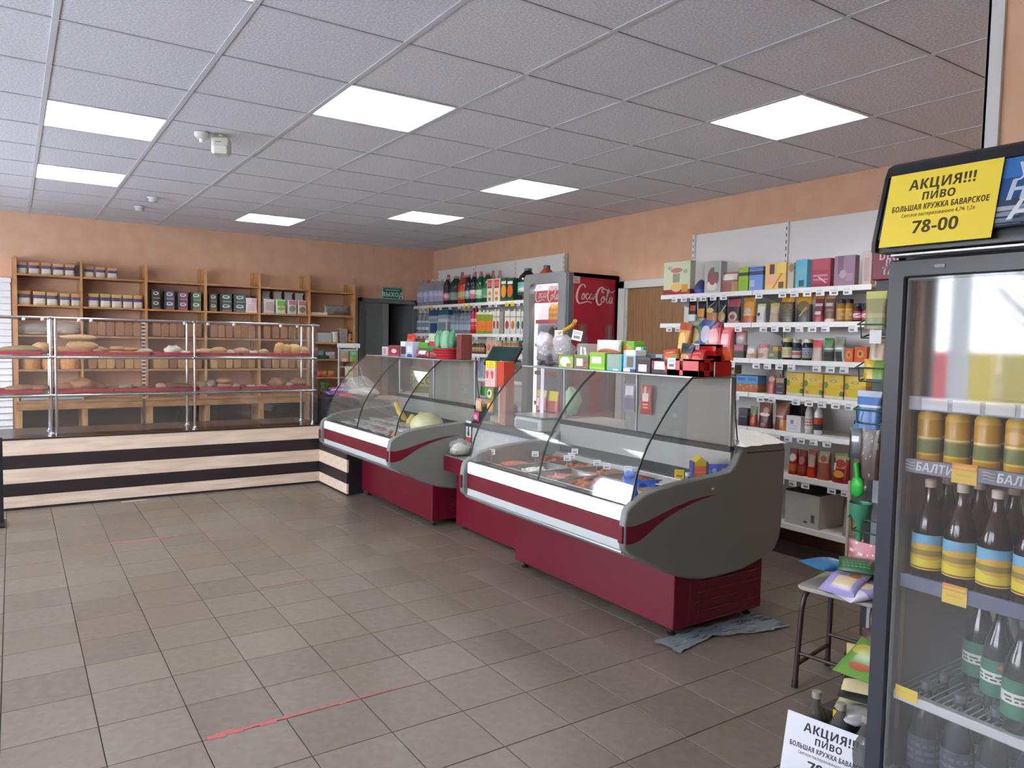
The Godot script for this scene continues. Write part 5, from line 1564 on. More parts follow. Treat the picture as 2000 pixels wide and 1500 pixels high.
func snack_corner() -> void:
	var wire := mat("1f4a3a", 0.4)
	var dark := mat("24272d", 0.4)
	# narrow black display stand with maroon header
	var t := thing("snack_stand", "narrow black display stand with maroon lettered header behind the beer fridge", "stand", Vector3(3.32, 0, -1.72))
	obj("back_board", B.new().span(Vector3(0.0, 0.1, -0.22), Vector3(0.02, 1.92, 0.22), 0.004), dark, t)
	obj("base", B.new().span(Vector3(-0.12, 0, -0.22), Vector3(0.14, 0.05, 0.22), 0.006), dark, t)
	obj("white_edge", B.new().span(Vector3(-0.025, 0.12, -0.175), Vector3(-0.002, 1.0, -0.135), 0.003), mat("9fa4a8", 0.4), t)
	var hd := obj("header", B.new().span(Vector3(-0.03, 1.775, -0.225), Vector3(0.0, 1.935, 0.225), 0.006), mat("7c1226", 0.4), t)
	for k in 3:
		lettering("lettering", ["DENИ", "JUS", "TAW"][k], 0.036, Vector3(-0.0306, 1.882 - k * 0.034, -0.125), Vector3(0, -90, 0), mat("cfb9bd", 0.5), hd)
	for y in [1.60, 1.405, 1.215, 0.72]:
		obj("wire_basket", B.new().tube([Vector3(-0.0, y + 0.03, -0.2), Vector3(-0.14, y - 0.03, -0.215), Vector3(-0.14, y - 0.03, 0.2), Vector3(0.0, y + 0.03, 0.2)], 0.004, 5).tube([Vector3(0.0, y - 0.06, -0.2), Vector3(-0.13, y - 0.09, -0.2), Vector3(-0.13, y - 0.09, 0.2)], 0.004, 5).tube([Vector3(-0.14, y - 0.03, -0.2), Vector3(-0.13, y - 0.09, -0.2)], 0.003, 5), wire, t)
	var zf := -1.72
	var it := [
		["beige_snack_pack", 0.10, 0.17, 0.04, 1.55, -0.16, "9a9a6a|r 0 0 100 20 c9d07a|r 0 60 100 70 b8b080", "beige and green snack pack in the stand's top basket"],
		["yellow_green_bag", 0.11, 0.09, 0.05, 1.325, -0.15, "c9a52c|r 50 0 100 100 6f9a3a|e 30 50 16 26 e0bc50", "yellow and green bag in the stand's second basket"],
		["cone_pack", 0.08, 0.11, 0.04, 1.41, -0.14, "b9a48c|r 0 0 100 24 cfc8c4|r 40 30 60 90 8a7a50", "pale cone-shaped pack above the yellow and green bag"],
		["blue_pack", 0.12, 0.17, 0.06, 1.10, -0.17, "4a74b4|r 0 0 100 16 b9c4d4|r 0 38 100 44 ccd4e0", "blue pack with pale band in the stand's third basket"],
		["black_pouch", 0.09, 0.14, 0.03, 0.955, -0.215, "20222c|r 20 26 60 46 d0d2d8", "black pouch with white tag hung at the stand's left"],
		["nut_bag", 0.10, 0.26, 0.05, 0.87, -0.155, "4a3a34|m 0 0 100 100 8a6a5c|m 0 0 100 60 5c6a5c|r 30 0 60 12 a04a44", "clear bag of mixed dark nuts beside the black pouch"]]
	for q in it:
		one(q[0], pouch_shape(q[1], q[2], q[3]), atlas_gloss, q[7], "pack", Vector3(3.23, q[4], zf + q[5]), -90, "", paint(q[6]))
	one("white_tag", B.new().box(Vector3.ZERO, Vector3(0.055, 0.06, 0.001)), mat("e8e8ea", 0.5), "blank white tag on the stand between first and second basket", "tag", Vector3(3.175, 1.515, zf - 0.125), -90)
	one("green_tag", B.new().box(Vector3.ZERO, Vector3(0.05, 0.025, 0.001)), mat("7fc46a", 0.5), "small green tag under the maroon header", "tag", Vector3(3.285, 1.70, zf - 0.14), -90)
	var sc := thing("green_scoop", "bright green plastic scoop hanging on the stand", "scoop", Vector3(3.2, 0.78, zf - 0.19), -90)
	obj("bowl", blob(0.032, 0.1, 0.02, 3, 0.15), mat("1fae3c", 0.35), sc)
	obj("handle", B.new().tube([Vector3(0, 0.08, 0), Vector3(-0.012, 0.16, 0)], 0.012, 8), mat("1fae3c", 0.35), sc)
	one("green_funnel", B.new().lathe([Vector2(0.05, 0.1), Vector2(0.045, 0.05), Vector2(0.014, 0.0), Vector2(0.008, -0.1), Vector2(0.004, -0.1)], 16), mat("3f8a66", 0.35), "dark green plastic funnel below the bright green scoop", "funnel", Vector3(3.2, 0.66, zf - 0.17))
	one("pink_dotted_bag", pouch_shape(0.16, 0.2, 0.06), atlas_gloss, "pink bag with white dots hanging low on the stand over the stool", "bag", Vector3(3.13, 0.40, zf - 0.10), -90, "", paint("b3606c|m 0 0 100 100 d8a8ac|m 0 0 100 100 e0b8b8|m 0 50 100 100 c88088"))
	one("white_pole", B.new().cyl(Vector3.ZERO, Vector3(0, 0.42, 0), 0.011, 10), mat("b9bcbc", 0.4), "short white pole standing behind the stool's right side", "pole", Vector3(3.02, 0.0, -1.64))
	# stool
	var brown := mat("33231f", 0.45)
	var st := thing("stool", "low metal stool with worn grey seat under bags of seeds", "stool", Vector3(2.965, 0, -1.775), 10)
	obj("seat", B.new().prism(PackedVector2Array([Vector2(-0.15, -0.165), Vector2(0.15, -0.165), Vector2(0.17, -0.145), Vector2(0.17, 0.145), Vector2(0.15, 0.165), Vector2(-0.15, 0.165), Vector2(-0.17, 0.145), Vector2(-0.17, -0.145)]), -0.009, 0.009, 0.004), mat("9a938c", 0.5), st)
	st.get_child(0).transform = Transform3D(Basis.from_euler(Vector3(PI / 2, 0, 0)), Vector3(0, 0.438, 0))
	for sx in [-1, 1]:
		for sz in [-1, 1]:
			var leg := obj("leg", B.new().tube([Vector3(sx * 0.06, 0.424, sz * 0.13), Vector3(sx * 0.11, 0.42, sz * 0.135), Vector3(sx * 0.14, 0.395, sz * 0.14), Vector3(sx * 0.15, 0.34, sz * 0.145), Vector3(sx * 0.165, 0.0, sz * 0.155)], 0.0115, 8), brown, st)
			obj("foot_cap", B.new().cyl(Vector3(sx * 0.165, 0.0, sz * 0.155), Vector3(sx * 0.163, 0.03, sz * 0.154), 0.0145, 8), mat("1c1412", 0.6), leg)
	for sz in [-1, 1]:
		obj("stretcher", B.new().cyl(Vector3(-0.16, 0.1, sz * 0.152), Vector3(0.16, 0.1, sz * 0.152), 0.009, 8), brown, st)
	for sx in [-1, 1]:
		obj("stretcher", B.new().cyl(Vector3(sx * 0.155, 0.15, -0.15), Vector3(sx * 0.155, 0.15, 0.15), 0.009, 8), brown, st)
	var sp := ["9a8fc0|r 0 0 100 30 b9a8c8|r 30 40 80 80 c9b890|e 70 30 16 12 a86a40", "8f86b8|r 0 60 100 100 c8c4d8|e 50 40 26 16 cdbba0", "1f5a34|r 0 0 100 30 2a6a40|l 10 50 90 3 14 6a9a7a", "1c5230|l 10 20 90 4 16 7aa488|r 0 80 100 100 163c26", "3a80b8|r 0 60 100 100 2a6a9a|e 50 30 20 12 b8d0e0", "235c38|l 10 30 90 3 18 8ab098"]
	var sl := ["lilac packet of seeds at the left of the stool seat", "lower lilac packet of seeds at the stool seat's front", "dark green packet of seeds on top of the stool heap", "dark green packet of seeds under the others on the stool", "bright blue packet at the back of the stool heap", "dark green packet at the stool seat's right edge"]
	var pp := [[-0.10, 0.02, 0.03, 12, 6], [-0.09, 0.0, 0.10, -25, 3], [0.03, 0.065, 0.0, 30, -6], [0.05, 0.0, 0.08, 10, 2], [-0.02, 0.05, -0.10, -12, -10], [0.1, 0.03, 0.0, 60, 8]]
	for k in 6:
		var o := one("seed_packet", pouch_shape(0.15, 0.2, 0.04, true), atlas_gloss, sl[k], "packet", Vector3(2.965 + pp[k][0], 0.468 + pp[k][1] + 0.0, -1.775 + pp[k][2]), 0, "seed packets on the stool", paint(sp[k]))
		o.rotation_degrees = Vector3(-82 + pp[k][4], -90 + pp[k][3], 0)
		o.position += o.basis.y * -0.1
	# low rack of snack packs before the fridge side, bottle crate and white notice
	var bx := thing("snack_box", "dark low box of dried snack packs on the floor by the beer fridge", "box", Vector3(2.48, 0, -1.40))
	obj("box", B.new().span(Vector3(-0.12, 0.0, -0.11), Vector3(0.12, 0.20, 0.11), 0.006), mat("3c3a38", 0.6), bx)
	var pl := ["5f8a3a|e 30 40 20 14 a8a040|r 56 8 96 46 e6e8ee|e 50 80 24 8 a05030", "3a2a22|r 0 0 20 60 b8a470|e 50 50 30 16 20261e|r 0 80 100 100 c8b890", "b9b080|e 50 40 30 20 a84a34|r 0 80 100 100 2a2c28", "a8a078|r 10 10 60 40 2a2c2a|e 60 60 24 14 b0563c", "c3b98a|r 0 60 100 100 a09468|e 30 30 20 12 9a4430", "4a3434|r 30 20 60 50 c8b8b4|r 0 70 100 100 7a3a38"]
	var ll := ["green snack pack with white tag on top of the floor pile", "dark snack pack second from top of the floor pile", "cream and red snack pack third from top of the floor pile", "cream and black snack pack fourth from top of the floor pile", "pale yellow snack pack at the bottom of the floor pile", "dark red snack pack behind the green one on the floor pile"]
	for k in 6:
		var o := one("snack_pack", pouch_shape(0.16, 0.22, 0.045, true), atlas_gloss, ll[k], "pack", Vector3(2.47 + (0.1 if k == 5 else 0.0), 0.375 - k * 0.036 if k < 5 else 0.385, -1.40), 0, "snack packs on the floor pile", paint(pl[k]))
		o.rotation_degrees = Vector3(-72 + (k * 7) % 11, -85 + (k * 23) % 30, 0)
		o.position += o.basis.y * -0.11
	one("yellow_tag", B.new().box(Vector3.ZERO, Vector3(0.07, 0.03, 0.001)), mat("d3b81f", 0.5), "small yellow tag between the snack pile and the white notice", "tag", Vector3(2.335, 0.205, -1.405), -80)
	var bt := thing("floor_bottle", "-", "bottle", Vector3.ZERO, 0, "dark bottles on the floor by the beer fridge")
	obj("glass", B.new().lathe([Vector2(0, 0), Vector2(0.042, 0), Vector2(0.045, 0.015), Vector2(0.045, 0.15), Vector2(0.036, 0.19), Vector2(0.015, 0.235), Vector2(0.014, 0.26), Vector2(0, 0.26)], 18), clear_mat("50504e", 0.75, 0.12), bt)
	obj("cap", B.new().lathe([Vector2(0.016, 0.25), Vector2(0.016, 0.272), Vector2(0, 0.274)], 12), mat("8f8a80", 0.4), bt)
	for k in 3:
		var p := Vector3(2.30 - 0.005 * k, 0, -1.485 + k * 0.095)
		var lb := "dark capped bottle on the floor, %s from left behind the white notice" % nth(k)
		if k == 0:
			bt.position = p
			bt.set_meta("label", lb)
		else:
			dup(bt, p, 0, lb)
	var n := thing("white_notice", "white paper notice leaning on the floor bottles, lettered like the yellow one", "notice", Vector3.ZERO)
	n.transform = Transform3D(Basis.from_euler(Vector3(0, deg_to_rad(-72), 0)) * Basis.from_euler(Vector3(deg_to_rad(-8), 0, deg_to_rad(-3))), Vector3(2.225, 0.108, -1.385))
	obj("paper", B.new().box(Vector3(0, 0, 0), Vector3(0.292, 0.208, 0.0008)), mat("dcdde4", 0.7), n)
	notice_text(n, mat("34343a", 0.7), 0.0006, true)
	one("clear_pack", blob(0.08, 0.05, 0.06, 91, 0.4), clear_mat("c9c8cc", 0.5, 0.2), "clear crumpled film pack on top of the floor bottles", "pack", Vector3(2.37, 0.2, -1.36))
	# blue checked cloth under the case
	var f := FastNoiseLite.new()
	f.seed = 4
	f.frequency = 3.0
	var rows := []
	for i in 9:
		var row := []
		for j in 30:
			var u := j / 29.0
			var w := i / 8.0
			row.append(Vector3(2.60 + 0.76 * u + 0.03 * f.get_noise_2d(w, 3.0), 0.006 + 0.012 * absf(f.get_noise_2d(u * 3.0, w)), -2.56 + w * (0.17 - 0.05 * sin(u * 5.0)) + 0.02 * f.get_noise_2d(u * 2.0, 7.0)))
		rows.append(row)
	one("checked_cloth", B.new().net(rows, false, false), atlas_mat, "crumpled blue and grey checked cloth under the nearer case's foot", "cloth", Vector3.ZERO, 0, "", paint("7d8a8c|m 0 0 100 100 3a4c68|m 0 0 100 100 46586e|m 0 0 100 100 93a0a0|m 0 0 100 100 34445c"))


# ---------------------------------------------------------------- goods on shelves and on the display cases
# One row: kind, name, place, turn, width, height, depth, print, label, category, group.
func put(a: Array) -> void:
	var p := Vector3(a[2], a[3], a[4])
	var w: float = a[6]
	var h: float = a[7]
	var d: float = a[8]
	var spec: String = a[9]
	var group: String = a[12] if a.size() > 12 else ""
	match a[0]:
		"carton":
			one(a[1], B.new().span(Vector3(-w / 2, 0, -d / 2), Vector3(w / 2, h, d / 2), 0.003), atlas_mat, a[10], a[11], p, a[5], group, paint(spec))
		"pouch":
			one(a[1], pouch_shape(w, h, d), atlas_gloss, a[10], a[11], p, a[5], group, paint(spec))
		"flat":
			one(a[1], pouch_shape(w, h, d, true), atlas_gloss, a[10], a[11], p, a[5], group, paint(spec))
		"bottle":
			var q := spec.split(";")
			var c := q[0].split(" ")
			var t := thing(a[1], a[10], a[11], p, a[5], group)
			var r := w / 2
			var m: Material = mat(c[0], 0.15) if c.size() < 3 else clear_mat(c[0], c[2].to_float(), 0.1)
			obj("body", B.new().lathe([Vector2(0, 0), Vector2(r * 0.82, 0), Vector2(r, h * 0.03), Vector2(r, h * 0.3), Vector2(r * 0.95, h * 0.36), Vector2(r, h * 0.42), Vector2(r, h * 0.66), Vector2(r * 0.8, h * 0.78), Vector2(r * 0.36, h * 0.91), Vector2(r * 0.32, h * 0.95)], 14), m, t)
			obj("label", B.new().lathe([Vector2(r * 1.015, h * 0.16), Vector2(r * 1.02, h * 0.3), Vector2(r * 1.015, h * 0.56)], 14), atlas_mat, t, paint(q[1]))
			obj("cap", B.new().lathe([Vector2(r * 0.4, h * 0.92), Vector2(r * 0.4, h * 0.99), Vector2(r * 0.34, h), Vector2(0, h)], 10), mat(c[1], 0.4), t)
		"juice":
			var q := spec.split(";")
			var t := thing(a[1], a[10], a[11], p, a[5], group)
			obj("body", B.new().span(Vector3(-w / 2, 0, -d / 2), Vector3(w / 2, h * 0.86, d / 2), 0.003).prism(poly([[-d / 2, h * 0.86], [d / 2, h * 0.86], [d * 0.1, h * 0.95], [-d / 2, h * 0.95]]), -w / 2 + 0.003, w / 2 - 0.003) if false else B.new().span(Vector3(-w / 2, 0, -d / 2), Vector3(w / 2, h * 0.93, d / 2), 0.004), atlas_mat, t, paint(q[1]))
			obj("cap", B.new().lathe([Vector2(w * 0.2, h * 0.93), Vector2(w * 0.2, h), Vector2(0, h)], 10), mat(q[0], 0.4), t)
		"jar":
			var q := spec.split(";")
			var c := q[0].split(" ")
			var t := thing(a[1], a[10], a[11], p, a[5], group)
			var r := w / 2
			obj("body", B.new().lathe([Vector2(0, 0), Vector2(r * 0.9, 0), Vector2(r, h * 0.04), Vector2(r, h * 0.7), Vector2(r * 0.82, h * 0.8), Vector2(r * 0.8, h * 0.84)], 16), mat(c[0], 0.15), t)
			obj("label", B.new().lathe([Vector2(r * 1.015, h * 0.1), Vector2(r * 1.02, h * 0.3), Vector2(r * 1.015, h * 0.58)], 16), atlas_mat, t, paint(q[1]))
			obj("lid", B.new().lathe([Vector2(r * 0.88, h * 0.82), Vector2(r * 0.9, h * 0.97), Vector2(r * 0.8, h), Vector2(0, h)], 16), mat(c[1], 0.4), t)
		"egg":
			one(a[1], B.new().lathe([Vector2(0, 0), Vector2(w * 0.42, 0), Vector2(w * 0.5, h * 0.28), Vector2(w * 0.42, h * 0.62), Vector2(w * 0.2, h * 0.9), Vector2(0, h)], 16), atlas_mat, a[10], a[11], p, a[5], group, paint(spec))


func goods() -> void:
	for a in rack_rows():
		put(a)
	for a in bread_rows():
		put(a)
	for a in top_rows():
		put(a)
	case_tops()
	corner_goods()


func case_tops() -> void:
	# bags of dark sweets with white cards, at the far end of the nearer case's top
	for k in 2:
		var g := thing("sweets_bag", ["open clear bag of dark wrapped sweets, leftmost on the nearer case's top", "second clear bag of dark sweets from left on the nearer case's top"][k], "bag", Vector3(2.88, 1.306, [-3.87, -3.70][k]), 0)
		var b := B.new()
		var r := RandomNumberGenerator.new()
		r.seed = 60 + k
		for n in 40:
			chunk(b, Vector3(r.randf_range(-0.05, 0.05), r.randf_range(0.01, 0.07), r.randf_range(-0.055, 0.055)), Vector3(0.02, 0.012, 0.015), r)
		var s := obj("sweets", b, noise_mat("3a2c30", "85787c", 0.06, Vector3.ONE * 14, 0.35), g)
		s.set_meta("kind", "stuff")
		obj("film", blob(0.075, 0.17, 0.08, 70 + k, 0.45), clear_mat("d8d4da", 0.3, 0.2), g)
		obj("upper_film", blob(0.06, 0.12, 0.06, 75 + k, 0.6), clear_mat("eeecf2", [0.8, 0.4][k], 0.25), g)
		g.get_child(2).position = Vector3(-0.01, 0.09, -0.02)
	var st := thing("wafer_stick", "long twisted yellow-orange stick pack leaning over the bags of sweets", "pack", Vector3(2.88, 1.42, -3.86), 0)
	var pts := []
	for i in 12:
		var u := i / 11.0
		pts.append(Vector3(0.02 * sin(u * 9.0), 0.175 * u, 0.25 * u))
	var bw := B.new()
	bw.tube(pts, 0.014, 7)
	obj("wrapper", bw, noise_mat("a8741c", "d9a83a", 0.1, Vector3.ONE * 12, 0.4), st)
	var g2 := thing("clear_tub", "clear plastic tub of pale sweets behind the green-fronted boxes", "tub", Vector3(2.93, 1.306, -3.53), 0)
	obj("sweets", blob(0.06, 0.09, 0.06, 81, 0.3), mat("8f8488", 0.5), g2)
	obj("tub", B.new().lathe([Vector2(0, 0), Vector2(0.06, 0), Vector2(0.07, 0.13), Vector2(0.065, 0.15)], 18), clear_mat("dcd8dc", 0.3, 0.1), g2)
	for k in 2:
		var c := one("price_card", B.new().box(Vector3(0, 0.03, 0), Vector3(0.062, 0.062, 0.001)), atlas_mat, "white price card standing in the sweets, %s of two above the nearer case" % ["left", "right"][k], "price card", Vector3(2.85, 1.475, [-3.725, -3.55][k]), -75 + k * 20, "", paint("e9eaee|l 12 18 88 2 14 8a8f9a|r 20 55 80 80 777c88"))
		c.rotation_degrees.z = -12 * k
	# red two-step plastic rack with snack bags
	var red := mat("c4141c", 0.3)
	var rk := thing("red_snack_rack", "red two-step plastic rack of snack bags on the nearer case's near corner", "rack", Vector3(2.90, 1.306, -2.60), 0)
	for s in 2:
		var x := -0.13 + s * 0.12
		var y := s * 0.075
		var tr := B.new()
		tr.span(Vector3(x, y, -0.105), Vector3(x + 0.11, y + 0.004, 0.105), 0.001)
		tr.span(Vector3(x, y, -0.105), Vector3(x + 0.004, y + 0.085, -0.02), 0.001).span(Vector3(x, y, 0.0), Vector3(x + 0.004, y + 0.085, 0.105), 0.001).span(Vector3(x, y, -0.105), Vector3(x + 0.004, y + 0.03, 0.105), 0.001).span(Vector3(x, y + 0.075, -0.105), Vector3(x + 0.004, y + 0.085, 0.105), 0.001)
		for z in [-0.105, 0.101]:
			tr.span(Vector3(x, y, z), Vector3(x + 0.11, y + 0.03, z + 0.004), 0.001).span(Vector3(x, y + 0.07, z), Vector3(x + 0.11, y + 0.085, z + 0.004), 0.001).span(Vector3(x, y, z), Vector3(x + 0.04, y + 0.085, z + 0.004), 0.001).span(Vector3(x + 0.08, y, z), Vector3(x + 0.11, y + 0.085, z + 0.004), 0.001)
		tr.span(Vector3(x + 0.106, y, -0.105), Vector3(x + 0.11, y + 0.09, 0.105), 0.001)
		obj("tray", tr, red, rk)
		obj("price_tag", B.new().at(Vector3(x - 0.001, y + 0.06, -0.075 if s == 0 else -0.03), Vector3(0, -90, 0)).box(Vector3.ZERO, Vector3(0.055, 0.055, 0.001)), atlas_mat, rk, paint("e9eaee|l 12 18 88 2 14 8a8f9a|r 20 55 80 80 777c88"))
	for z in [-0.105, 0.101]:
		obj("side_wall", B.new().span(Vector3(-0.01, 0.0, z), Vector3(0.11, 0.075, z + 0.004), 0.001), red, rk)
	var sb := [["c98a3c|r 0 0 100 18 a84a2c|e 50 45 26 22 e8c878|e 36 70 20 16 f0d8a0", "large orange snack bag leaning at the red rack's left", 0.02, -0.14, 0.21, -10.0, 0.06], ["4d7a3c|e 50 40 30 22 c0a878|r 0 0 100 16 2a4a34|e 70 66 18 14 2c4a30", "green snack bag upright in the red rack", 0.05, -0.075, 0.2, 5.0, 0.08], ["3058a0|e 50 34 34 22 b9b4c4|r 0 0 100 14 24407c|e 70 70 18 16 c8b070", "blue snack bag upright in the red rack", 0.05, -0.01, 0.2, -5.0, 0.08], ["c24658|e 48 40 30 30 e0a8a8|r 0 0 100 16 7c2040|r 20 76 80 100 b02038", "crimson snack bag upright in the red rack", 0.05, 0.055, 0.19, 6.0, 0.08], ["cf5a60|r 20 20 80 60 e8b0b0|r 0 66 100 100 d8683c", "pink-red snack bag at the red rack's right end", 0.06, 0.105, 0.165, 0.0, 0.08], ["c8702c|r 0 0 100 24 b8482c|e 40 60 30 20 7a3048|e 76 40 16 16 6a9a4a", "small orange bag lying in front of the green snack bag", -0.09, -0.10, 0.11, 12.0, 0.02], ["a84a3c|r 0 0 100 34 2c3640|e 50 56 34 20 c9a070|e 30 80 20 14 d8b8a0", "brown and navy snack bag in the lower red tray", -0.075, -0.025, 0.14, -8.0, 0.02], ["b01c24|e 50 50 30 24 d8504c|r 0 80 100 100 8c1018", "plain red bag in the lower red tray", -0.075, 0.055, 0.11, 4.0, 0.02]]
	for q in sb:
		var o := one("snack_bag", pouch_shape(0.10, q[4], 0.045, true), atlas_gloss, q[1], "snack bag", Vector3(2.90 + q[2], 1.308 + q[6], -2.60 + q[3]), -90 + q[5], "snack bags in the red rack", paint(q[0]))
		o.rotation_degrees.z = q[5] * 0.6
	# green net bags and red basket on the farther case
	var rb := thing("red_basket", "red woven basket of green wrapped bunches on the farther case's top", "basket", Vector3(2.90, 1.306, -5.27), 0)
	obj("basket", B.new().lathe([Vector2(0, 0), Vector2(0.085, 0), Vector2(0.105, 0.085), Vector2(0.10, 0.088), Vector2(0.08, 0.01), Vector2(0, 0.006)], 20, 1.0, 1.35), mat("b0222e", 0.4), rb)
	for k in 3:
		obj("band", B.new().lathe([Vector2(0.091 + k * 0.006, 0.022 + k * 0.022), Vector2(0.094 + k * 0.006, 0.03 + k * 0.022)], 20, 1.0, 1.35), mat("8a1a24", 0.5), rb)
	for k in 4:
		one("green_bunch", blob(0.035, 0.17, 0.04, 90 + k, 0.5), mat(["5f9a78", "7cb890", "93c8a4", "4f8a68"][k], 0.35), "green film-wrapped bunch, %s from left in the red basket" % nth(k), "bunch", Vector3(2.88 + 0.02 * (k % 2), 1.36, -5.36 + k * 0.062), 0, "green bunches in the red basket")
	one("pale_green_bag", pouch_shape(0.15, 0.2, 0.06), atlas_gloss, "pale green bag standing left of the red basket", "bag", Vector3(2.90, 1.306, -5.50), -90, "", paint("a9c49c|r 0 0 100 20 bcd0a8|l 10 30 90 4 16 8fb094|r 10 70 60 92 dfe6dc"))
	one("dark_red_box", B.new().span(Vector3(-0.04, 0, -0.05), Vector3(0.04, 0.2, 0.05), 0.004), mat("7c3a34", 0.5), "dull red box at the near end of the farther case's top", "box", Vector3(2.96, 1.306, -5.09), -90)


func corner_goods() -> void:
	# black cabinet beside the bread display and the bright things on it
	var dark := mat("222226", 0.45)
	var cb := thing("black_cabinet", "black cabinet standing between the bread display and the farther case", "cabinet", Vector3(2.75, 0, -7.35), 0)
	obj("body", B.new().span(Vector3(-0.17, 0.05, -0.26), Vector3(0.17, 0.845, 0.28), 0.004), dark, cb)
	obj("top", B.new().span(Vector3(-0.18, 0.845, -0.27), Vector3(0.18, 0.865, 0.29), 0.004), mat("2c2b30", 0.35), cb)
	for k in 2:
		obj("foot", B.new().span(Vector3(-0.16 + k * 0.28, 0, -0.2), Vector3(-0.12 + k * 0.28, 0.05, 0.2), 0.003), dark, cb)
	for k in 3:
		one("purple_pack", pouch_shape(0.15, 0.16, 0.04, true), atlas_gloss, "%s packet lying on the black cabinet" % ["dark purple", "striped violet and white", "lilac"][k], "packet", Vector3(2.70 + k * 0.05, 0.885 + k * 0.022, -7.20 - k * 0.06), 0, "purple packets", paint(["4a3460|r 0 60 100 100 6a4a8a", "6a3a7c|r 0 20 100 34 c9b8d8|r 0 50 100 60 b83a80|r 0 70 100 84 d8c8e0", "7a5a98|r 0 40 100 60 9a80b4"][k])).rotation_degrees = Vector3(-80, 20 - k * 30, 0)
	one("red_pack", blob(0.1, 0.05, 0.06, 33, 0.3), mat("c02a44", 0.35), "bright red packet hanging over the farther case's far corner", "packet", Vector3(2.72, 0.87, -6.93), 20)
	one("white_film_bag", blob(0.16, 0.12, 0.12, 34, 0.4), mat("c6cbc4", 0.25), "shiny crumpled white bag beyond the farther case's end glass", "bag", Vector3(2.95, 0.84, -7.08), 0)
	one("clear_film_pile", blob(0.17, 0.26, 0.14, 35, 0.4), clear_mat("ccd0cc", 0.35, 0.15), "pile of clear film bags behind the shiny white bag", "bag", Vector3(3.0, 0.80, -7.30), 0)
	one("low_crate", B.new().span(Vector3(-0.25, 0, -0.22), Vector3(0.25, 0.84, 0.22), 0.01), mat("8b8880", 0.6), "grey crate block behind the farther case under the film bags", "crate", Vector3(3.21, 0, -7.28), 0)
	# white wire stand with hanging packets
	var st := thing("white_packet_stand", "slim pale blue and white stand hung with packets before the bread rack's right end", "stand", Vector3(3.15, 0, -8.0), 0)
	var fm := mat("b3c4cb", 0.4)
	for x in [-0.115, 0.10]:
		obj("post", B.new().cyl(Vector3(x, 0, 0), Vector3(x, 1.36, 0), 0.011, 8), fm, st)
	for z in [-0.16, 0.16]:
		obj("foot_bar", B.new().cyl(Vector3(-0.115, 0.012, z), Vector3(0.10, 0.012, z), 0.011, 8).cyl(Vector3(-0.115 if z < 0 else 0.10, 0.012, -0.16), Vector3(-0.115 if z < 0 else 0.10, 0.012, 0.16), 0.011, 8), fm, st)
	obj("header", B.new().span(Vector3(-0.135, 1.345, -0.004), Vector3(0.135, 1.395, 0.004), 0.002), mat("dfe6ea", 0.4), st)
	for k in 3:
		obj("cross_bar", B.new().cyl(Vector3(-0.115, 1.32 - k * 0.19, 0.0), Vector3(0.10, 1.32 - k * 0.19, 0.0), 0.007, 6), fm, st)
	var pk := [["c08c74|r 0 0 100 30 7aa08c|r 20 70 80 100 d8d4c8", "peach packet hung at the white stand's top left", -0.055, 1.19], ["6f9c86|r 0 60 100 100 8fae5a|r 20 20 80 40 9ab8a4", "green packet hung at the white stand's top right", 0.055, 1.19], ["c6c4c0|e 56 50 30 30 d8c832|m 0 0 100 100 b0acb0", "white packet with yellow disc hung on the white stand", 0.0, 1.0], ["c2c0c4|m 0 0 100 100 a4a0b0|r 20 30 80 60 d8d6d8", "grey-white packet hung lowest on the white stand", -0.02, 0.81]]
	for q in pk:
		one("hung_packet", pouch_shape(0.1, 0.13, 0.02, true), atlas_gloss, q[1], "packet", Vector3(3.15 + q[2], q[3], -7.985), 0, "packets on the white stand", paint(q[0]))


